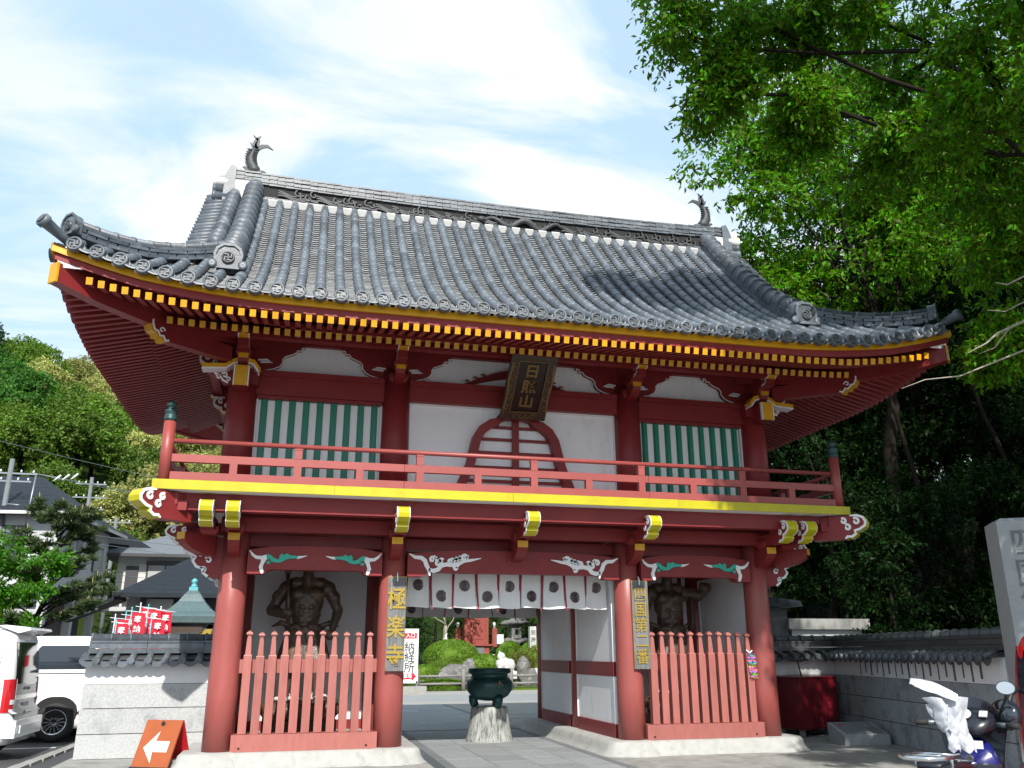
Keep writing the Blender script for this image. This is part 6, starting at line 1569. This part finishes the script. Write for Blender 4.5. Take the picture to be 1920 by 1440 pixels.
H(sh,MB().prism([(-1.2,3.7),(0,4.6),(1.2,3.7),(1.1,3.62),(0,4.45),(-1.1,3.62)],-.9,.8,'y'),'roof','copper_roof')
for x in (-1.05,1.05): H(sh,MB().box(x-.14,x+.14,-.5,-.2,1.9,2.9),'side_fence','shrine_red'); H(sh,MB().lathe([(.07,2.9),(.07,3.1),(.10,3.14),(.03,3.25)],10,(x,-.35,0)),'post_cap','ceramic')
# stone lantern
ln=thing('stone_lantern',(8.75,34.5,.6),'tall rustic stone lantern with wide rough cap','lantern')
def rough(parts,n,vox=.05): mb=MB(); [mb.ball(c,r,12,8) for c,r in parts]; link(n,merged(mb,vox,1,(.06,2.2)),'rock',ln)
rough([((0,0,.4),(.42,.4,.6)),((0,0,1.0),(.32,.3,.6))],'stem'); rough([((-.35,0,1.62),(.40,.35,.17)),((.35,0,1.62),(.42,.35,.17)),((0,0,1.55),(.4,.35,.2))],'platform'); rough([((-.0,0,2.62),(.85,.6,.17)),((.15,0,2.75),(.5,.4,.16)),((-.5,0,2.55),(.4,.35,.12))],'cap')
fb=MB().box(-.28,-.10,-.25,.25,1.75,2.45).box(.10,.28,-.25,.25,1.75,2.45).box(-.10,.10,-.25,.25,1.75,1.95).box(-.10,.10,-.25,.25,2.25,2.45); o=link('fire_box',fb.mesh('fire_box'),'rock',ln); o['kind']='stuff'
t=thing('stone_post',(8.25,29.0,.3),'slim white stone post with carved characters in front of the lantern','post'); H(t,MB().frustum((0,0,0),(.17,.17),(.16,.16),2.55),'shaft','rock_white')
for k,ch in enumerate('安産大師'): text(ch,.26,'slab_edge',t,(0,-.176,2.25-.36*k),FRONT,.002,.004,'character',None,False)
H(t,MB().box(-.35,.5,-.4,.3,-.3,.15),'foot','ceramic'); H(t,MB().box(-.2,.2,-.5,-.3,.0,.55),'front_block','ceramic')
t=thing('garden_lamp',(7.6,33.5,.8),'small pale blue box lamp on a post near the lantern','lamp'); H(t,MB().box(-.05,.05,-.05,.05,-.6,1.25),'post','steel'); H(t,MB().box(-.18,.18,-.18,.18,1.25,1.75),'box','ceramic')
# direction sign
t=thing('direction_sign',(1.12,22.2,0),'white standing sign with black characters 納経所 and red arrows beside the passage','sign')
H(t,MB().box(-.5,.75,-.25,.25,0,.30),'foot','concrete'); 
for x in (-.36,.36): H(t,MB().box(x-.03,x+.03,-.03,.03,.30,.5),'leg','steel')
H(t,MB().box(-.40,.40,-.03,.03,.42,2.55),'board','ceramic')
vtext('納経所',.44,.40,'black',t,(.04,-.036,1.80),FRONT,.002,.003,None,False)
H(t,MB().prism([(-.38,2.28),(-.18,2.44),(-.18,2.38),(.32,2.38),(.32,2.16),(-.18,2.16),(-.18,2.10)],-.036,-.031),'arrow','flag_red'); H(t,MB().prism([(.34,.68),(.16,.86),(.16,.79),(-.36,.79),(-.36,.57),(.16,.57),(.16,.50)],-.036,-.031),'arrow','flag_red')
text('入口',.20,'ceramic',t,(.06,-.040,2.27),FRONT,.001,.004,'lettering',None,False); text('駐車場',.17,'ceramic',t,(-.10,-.040,.68),FRONT,.001,.004,'lettering',None,False)
# garden rail with posts
t=thing('garden_rail',(5.4,24.4,0),'low grey wooden rail fence along the garden edge','fence')
for k,x in enumerate((-3.6,-1.55,.6,2.05,4.1,6.1)): H(t,MB().lathe([(.10,0),(.095,.85),(.05,.92)],10,(x,.0,0)),'post','grey_wood')
for z in (.30,.62): 
    for a,b in ((-3.6,-1.55),(-1.55,.6),(.6,2.05),(2.05,4.1),(4.1,6.1)): H(t,MB().tube([(a+.09,.0,z),(b-.09,.0,z+.01)],.05,7),'rail','grey_wood')
struct(MB().box(1.0,14,24.6,40,-.02,.10).build('garden_bed','moss'))
# garden trees
t=broad('garden_tree',(4.35,33,0),[((-1.4,0,3.9),(.7,.6,.5)),((1.3,-.2,4.6),(1.0,.7,.6)),((.2,.1,5.0),(1.1,.8,.6)),((-.4,.0,4.3),(.8,.6,.4))],'leaf_maple',.12,3800,'light barked garden tree propped by white poles','tree',11,((0,0,0),(.15,0,3.0)),.11,8,.2,.5,None,'bark_light')
for s in (-1,1): H(t,MB().cyl((.15+s*.75,-.3,0),(.15-s*.05,0,2.6),.035,n=6),'prop_pole','ceramic')
for i,(x,y,s_) in enumerate(((1.5,41,1.0),(5.5,43,1.2),(10,42,1.1),(14,43,1.2),(12.3,36,.8),(-2.5,43,1.1))):
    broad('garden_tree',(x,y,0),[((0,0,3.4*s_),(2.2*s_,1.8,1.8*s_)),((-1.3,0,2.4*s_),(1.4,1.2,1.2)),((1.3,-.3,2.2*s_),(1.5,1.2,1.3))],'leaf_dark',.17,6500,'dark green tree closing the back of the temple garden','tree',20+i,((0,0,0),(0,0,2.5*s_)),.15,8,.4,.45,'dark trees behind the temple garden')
cl=thing('cloud_pruned_tree',(10.4,33,0),'small tree pruned into bright green pads right of the lantern','tree'); tm=MB(); limb(tm,(0,0,0),(.1,0,2.8),.10,.04,.2,5)
for k,(x,z,r) in enumerate(((-.6,2.5,.42),(.3,2.55,.45),(-.2,2.05,.40),(.6,2.0,.42),(-.1,1.55,.38),(.2,3.2,.5),(-.5,3.3,.4))):
    limb(tm,(.05,0,z-.3),(x,0,z-.1),.035,.02,.1,k,5); P,D=sprays([(x,0,z)],[(r,r*.8,.15)],[420],.07,6,.0,.4,k); link('leaf_pad',leaf_mesh('leaf_pad',P,D,.085,.5,.2,k),'leaf_maple',cl)
link('trunk',tm.mesh('trunk'),'bark',cl)
# ================================================================ RIGHT BANK: sheds, rock, dark wood
t=thing('tool_shed',(10.1,7.2,0),'low pale shed with flat roof behind the right wall','shed'); H(t,MB().box(-1.0,1.1,-.9,1.2,0,2.15),'wall','house_wall'); H(t,MB().box(-1.15,1.25,-1.05,1.35,2.15,2.42),'flat_roof','concrete')
t=thing('gate_post_roof',(8.55,6.6,0),'dark little roofed post between the gate and the shed','roofed post'); H(t,MB().box(-.3,.45,-.3,.3,0,2.66),'body','house_dark'); H(t,MB().prism([(-.7,2.66),(.75,2.72),(.7,2.86),(-.1,2.95),(-.75,2.80)],-.6,.6),'roof','roof_slate')
boulder((14.6,9.0,1.5),[((0,0,1.2),(.9,.8,1.3)),((.2,0,2.2),(.55,.5,.9))],'mossy upright rock catching a spot of light in the dark wood','rock',7,.08)
r2=random.Random(77)
def big_tree(loc,h,blobs,m,ls,n,label,seed,lean=(0,0),tr=.35,grp='dark trees on the right bank',droop=.55,sub=14,lr=.42,per=9,shell=.45,aspect=.42,lw=.22):
    return broad('big_tree',loc,blobs,m,ls,n,label,'tree',seed,((0,0,-.5),(lean[0],lean[1],h*.62)),tr,per,droop,aspect,grp,'bark',shell,sub,lr,lw)
# behind the gate, right
big_tree((13.5,7.5,1.2),17,[((-3.2,0,15.0),(2.6,2.4,2.2)),((-3.6,.5,11.8),(2.3,2.2,1.8)),((-.5,0,17),(3.4,3,2.6)),((1.0,0,12.5),(3.2,2.8,2.6)),((-1.6,1,9.6),(2.8,2.4,1.8)),((2.8,0,16),(3,3,2.6)),((0,0,20.3),(3.2,3,2.4))],'leaf_near',.22,42000,'tall leafy tree whose crown overhangs the right end of the gate roof',31,(.4,0),.27,None,.6,18,.34)
big_tree((17.5,10,2.6),18,[((0,0,14),(3.5,3,3)),((-2.8,0,10.5),(2.8,2.4,2.2)),((2.5,0,10),(3,2.6,2.6)),((0,0,19),(3.6,3,3)),((3.2,0,16),(3,3,3)),((-1,-.5,7),(2.8,2.2,1.8))],'leaf_dark',.22,30000,'massive shade-darkened tree on the bank behind the long wall',32,(-.6,0),.28)
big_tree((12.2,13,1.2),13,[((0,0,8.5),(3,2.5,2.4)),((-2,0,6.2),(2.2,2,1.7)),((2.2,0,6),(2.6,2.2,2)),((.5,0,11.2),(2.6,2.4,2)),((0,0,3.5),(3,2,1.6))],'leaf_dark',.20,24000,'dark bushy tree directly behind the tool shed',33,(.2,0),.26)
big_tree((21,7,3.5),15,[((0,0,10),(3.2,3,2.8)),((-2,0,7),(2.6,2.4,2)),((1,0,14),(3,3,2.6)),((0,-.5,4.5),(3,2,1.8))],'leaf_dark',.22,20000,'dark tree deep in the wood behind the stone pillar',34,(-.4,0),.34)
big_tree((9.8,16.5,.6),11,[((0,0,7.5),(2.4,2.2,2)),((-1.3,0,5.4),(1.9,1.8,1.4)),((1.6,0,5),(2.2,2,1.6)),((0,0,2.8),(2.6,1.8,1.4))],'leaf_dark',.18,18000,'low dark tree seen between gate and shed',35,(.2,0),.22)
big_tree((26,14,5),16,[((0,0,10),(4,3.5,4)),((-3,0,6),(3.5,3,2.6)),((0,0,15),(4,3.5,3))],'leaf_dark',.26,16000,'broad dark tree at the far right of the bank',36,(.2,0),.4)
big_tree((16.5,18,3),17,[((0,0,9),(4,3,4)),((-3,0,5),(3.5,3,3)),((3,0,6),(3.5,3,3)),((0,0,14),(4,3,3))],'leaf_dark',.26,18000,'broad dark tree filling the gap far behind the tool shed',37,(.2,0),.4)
for i,(x,y,z,dx) in enumerate(((15.2,7,1.7,-1.6),(16.8,8.3,2.2,1.2),(18.4,6.6,2.6,-2.2),(13.0,9.6,1.2,.8))):
    t=thing('leaning_trunk',(x,y,z),['bare dark trunk leaning left in the shaded wood','slim dark trunk leaning right in the shaded wood','thick dark trunk leaning left nearest the stone pillar','short dark trunk behind the shed'][i],'tree'); tm=MB(); limb(tm,(0,0,-.4),(dx,0,7.5),.13,.05,.05,i,8,9); H(t,tm,'trunk','bark')
for i,(x,y,z,s_) in enumerate(((13.2,6.6,1.1,1.0),(15.6,6.0,1.7,1.2),(17.6,5.0,2.2,1.1),(11.6,6.2,.7,.7),(19.6,6.2,2.9,1.2),(12.4,8.2,1.0,1.0),(14.6,4.2,1.3,.9),(16.4,2.6,1.9,1.1))):
    broad('undergrowth_bush',(x,y,z),[((0,0,.9*s_),(1.3*s_,1.0,.8*s_)),((.8,0,1.5*s_),(.9*s_,.8,.6*s_))],'leaf_dark' if i!=4 else 'leaf_near',.16,3800,['dark bush in front of the upright rock','green bush right of the upright rock','leafy bush under the leaning trunks','small bush just behind the shed','bush beside the stone pillar','bush between shed and rock','bush over the long wall','bush over the wall near the pillar'][i],'bush',50+i,((0,0,0),(0,0,.7)),.05,7,.4,.45)
for i,(x,y,z,h) in enumerate(((12.3,6.4,.8,5.2),(14.6,6.0,1.5,5.6),(16.6,5.2,2.0,5.0),(19.0,5.0,2.8,5.5),(13.4,8.2,1.2,6.6))):
    broad('understorey_tree',(x,y,z),[((0,0,h*.45),(1.3,1.0,h*.2)),((-.7,-.2,h*.7),(1.1,.9,h*.17)),((.7,.1,h*.85),(1.2,.9,h*.16)),((.1,0,h*.2),(1.1,.8,h*.14))],'leaf_dark',.15,6500,['dark understorey tree just right of the tool shed','dark understorey tree in front of the thick trunk','dark understorey tree left of the stone pillar','dark understorey tree behind the stone pillar','dark understorey tree behind the tool shed roof'][i],'tree',70+i,((0,0,0),(0,0,h*.5)),.07,8,.5,.42,'dark trees on the right bank','bark',.3,12,.4,lw=.3)
# ---- near tree, right of the camera: its boughs hang over the forecourt and shade it
nt_=big_tree((10.0,-6.2,0),13,[((-8.0,2.2,11.1),(.9,.9,.8)),((-7.3,2.3,10.2),(.6,.7,.6)),((-6.7,2.2,11.7),(1.1,.9,.7)),((-5.3,2.0,11.9),(1.3,1.1,.9)),((-6.0,2.2,10.0),(.6,.6,.5)),
 ((-3.6,2.0,11.3),(1.5,1.2,1.2)),((-2.6,2.2,9.6),(1.3,1.2,1.1)),((-2.3,2.2,7.9),(1.0,1.0,.9)),((-2.6,2.4,6.2),(.8,.8,.7)),((-4.2,2.3,9.5),(1.0,1.0,.8)),
 ((-8.2,-.6,13.4),(1.1,1.2,.9)),((-6.7,-.9,13.6),(1.5,1.4,1.1)),((-5.0,-.4,13.6),(1.8,1.5,1.2)),((-3.4,-.4,13.0),(1.6,1.6,1.3)),((-6.2,-2.3,9.9),(1.0,1.0,.8)),((-4.5,-2.2,9.1),(1.6,1.4,1.1)),((-5.3,-2.3,7.9),(.8,.8,.6)),((-3.6,-2.4,7.6),(1.6,1.4,1.1)),((-2.6,-3.0,6.4),(1.3,1.2,.9)),((-1.8,-.4,9.6),(2.2,2.0,1.6)),((-2.8,-1.6,11.2),(2.0,1.8,1.4)),((.5,0,11),(2.5,2.4,2.4)),((-5.8,-2.9,9.3),(1.2,1.1,.9)),((-4.9,-3.3,8.3),(1.2,1.1,.9)),((-6.6,-2.6,10.6),(1.0,1.0,.8)),((-4.4,-4.2,7.0),(1.3,1.2,.9)),((-5.4,-3.6,6.9),(1.0,1.0,.7)),((-4.8,-.3,8.8),(1.1,1.0,.9))],'leaf_near',.125,140000,'big leafy tree right of the forecourt with boughs reaching over toward the roof',41,(-.3,.3),.40,None,.7,14,.33,9,.35,lw=.13)
big_tree((15.6,-2.2,.6),14,[((0,0,14),(3.2,2.6,2.4)),((-2.2,.4,11.5),(2.0,2.2,2)),((2.4,.5,11.5),(2.6,2.4,2.4)),((-1,0,16.5),(2.8,2.6,2)),((3.5,-.5,15),(3,2.6,2.2)),((6,0,12.5),(3,2.6,2.4))],'leaf_near',.24,18000,'tall unseen tree added out to the right to shade the wooded bank',43,(.2,0),.35,None)  # out of view, added only to cast shade on the bank
big_tree((15.5,-7.5,.5),12,[((0,0,12),(3.5,3,2.5)),((-3.2,1,10),(2.6,2.4,2)),((2.5,1.5,10.5),(3,2.6,2.4)),((-1,2.5,13),(2.8,2.6,2)),((3.5,-1,13),(3,3,2))],'leaf_near',.22,16000,'unseen leafy tree added out to the right to shade the wall and the wood',42,(.2,0),.35,None)  # another tree out of view, added for the shade it throws
bb_=thing('bare_branch',(6.6,-6.4,4.0),'thin pale leafless twigs reaching in at the right edge','branch')
def tw(pts,r): H(bb_,MB().tube([Vector(p)-Vector((6.6,-6.4,4.0)) for p in pts],[r*(1-.75*i/(len(pts)-1)) for i in range(len(pts))],6),'twig','bark_light')
tw([(6.6,-6.2,6.9),(5.6,-6.3,6.45),(5.05,-6.5,6.09),(4.72,-6.5,5.92),(4.55,-6.5,5.93)],.022)
tw([(6.6,-6.2,6.5),(5.7,-6.4,5.9),(4.91,-6.5,5.47),(4.43,-6.5,5.25),(4.25,-6.5,5.11),(3.96,-6.5,4.96)],.024)
tw([(5.2,-6.45,5.62),(4.8,-6.6,5.65),(4.5,-6.6,5.5),(4.3,-6.55,5.52)],.011)
tw([(4.65,-6.5,5.36),(4.45,-6.4,5.10),(4.2,-6.4,5.0)],.010)
tw([(6.6,-6.2,6.2),(5.6,-6.4,5.5),(4.82,-6.5,5.08),(3.79,-6.5,4.66),(3.3,-6.5,4.58),(2.97,-6.5,4.45)],.016)
# more of the dark wood, copies of three trees
src=[o for o in bpy.data.objects if o.name.startswith('big_tree') and o.get('group')=='dark trees on the right bank']
for i,(x,y,z,s_,k) in enumerate(((19.5,15,3.5,1.0,0),(24,20,5,1.1,1),(14,22,1.5,1.1,2),(30,10,6,1.0,3),(29,26,5,1.2,0),(27,28,6,1.3,1),(33,22,8,1.2,2),(11,25,1,1.0,1),(37,14,8,1.2,0),(17.5,4.0,2.2,.55,2),(21.5,3.2,3.4,.6,1),(25,6,5,.9,0),(15.0,12.5,2.0,.75,2),(18,8.5,2.8,.7,1),(22,11,4,1.0,2),(26,17,6,1.2,0),(31,17,7,1.2,3),(38,22,9,1.3,1),(36,30,9,1.4,2),(40,34,8,1.4,0),(15,30,3,1.3,1),(12.6,9.5,1.0,.62,2),(14.4,10.5,1.6,.6,1))):
    c=copy_tree(src[k%len(src)]); c.location=(x,y,z); c.scale=(s_,)*3; c.rotation_euler=(0,0,i*1.3)
    c['label']='dark copse tree, number '+str(i)
# ================================================================ LABELS THAT TELL REPEATS APART
ORD=['leftmost','second','third','fourth','fifth','sixth','seventh','eighth','ninth','tenth','eleventh','twelfth','thirteenth','fourteenth','fifteenth','sixteenth','seventeenth','eighteenth','nineteenth','twentieth','twenty first','twenty second','twenty third','twenty fourth','twenty fifth','twenty sixth','twenty seventh','twenty eighth','twenty ninth','thirtieth']
def fromleft(objs,fmt):
    cl=cam.matrix_world.inverted()
    def u(o): p=cl@Vector(o.location); return p.x/-p.z
    for i,o in enumerate(sorted(objs,key=u)): o['label']=fmt(o,('leftmost' if i==0 else ORD[min(i,29)]+' from the left'))
ht=[o for o in bpy.data.objects if o.name.startswith('hill_tree') and 'skyline' not in o['label']]
RW=((0,50,'lowest'),(50,56.5,'second'),(56.5,63.5,'third'),(63.5,71,'fourth'),(71,79.5,'fifth'),(79.5,89,'sixth'),(89,99,'seventh'),(99,200,'topmost'))
for a,b,nm in RW:
    fromleft([o for o in ht if a<=o.location.y<b],lambda o,w:HLAB[o.children[0].active_material.name].split(' on the')[0].replace(' conifer like','').replace(' blossoming','').replace(' broadleaf','')+', '+w+' in the '+nm+' row of the hill')
fromleft([o for o in bpy.data.objects if o.get('group')=='red banners behind the left wall'],lambda o,w:'red prayer banner with white characters, '+w+' behind the stone wall')
fromleft([o for o in bpy.data.objects if o.get('group')=='dark trees behind the temple garden'],lambda o,w:'dark green tree closing the garden, '+w+' of that row')
fromleft([o for o in bpy.data.objects if str(o.get('label','')).startswith('dark copse')],lambda o,w:'dark tree deep in the right wood, '+w+' of the copse')
for o in bpy.data.objects:
    if o.parent and o.name.split('.')[0] in ('carving','nose_scroll','white_edge','fish_scales','carved_edge','panel_bead'): o['kind']='stuff'
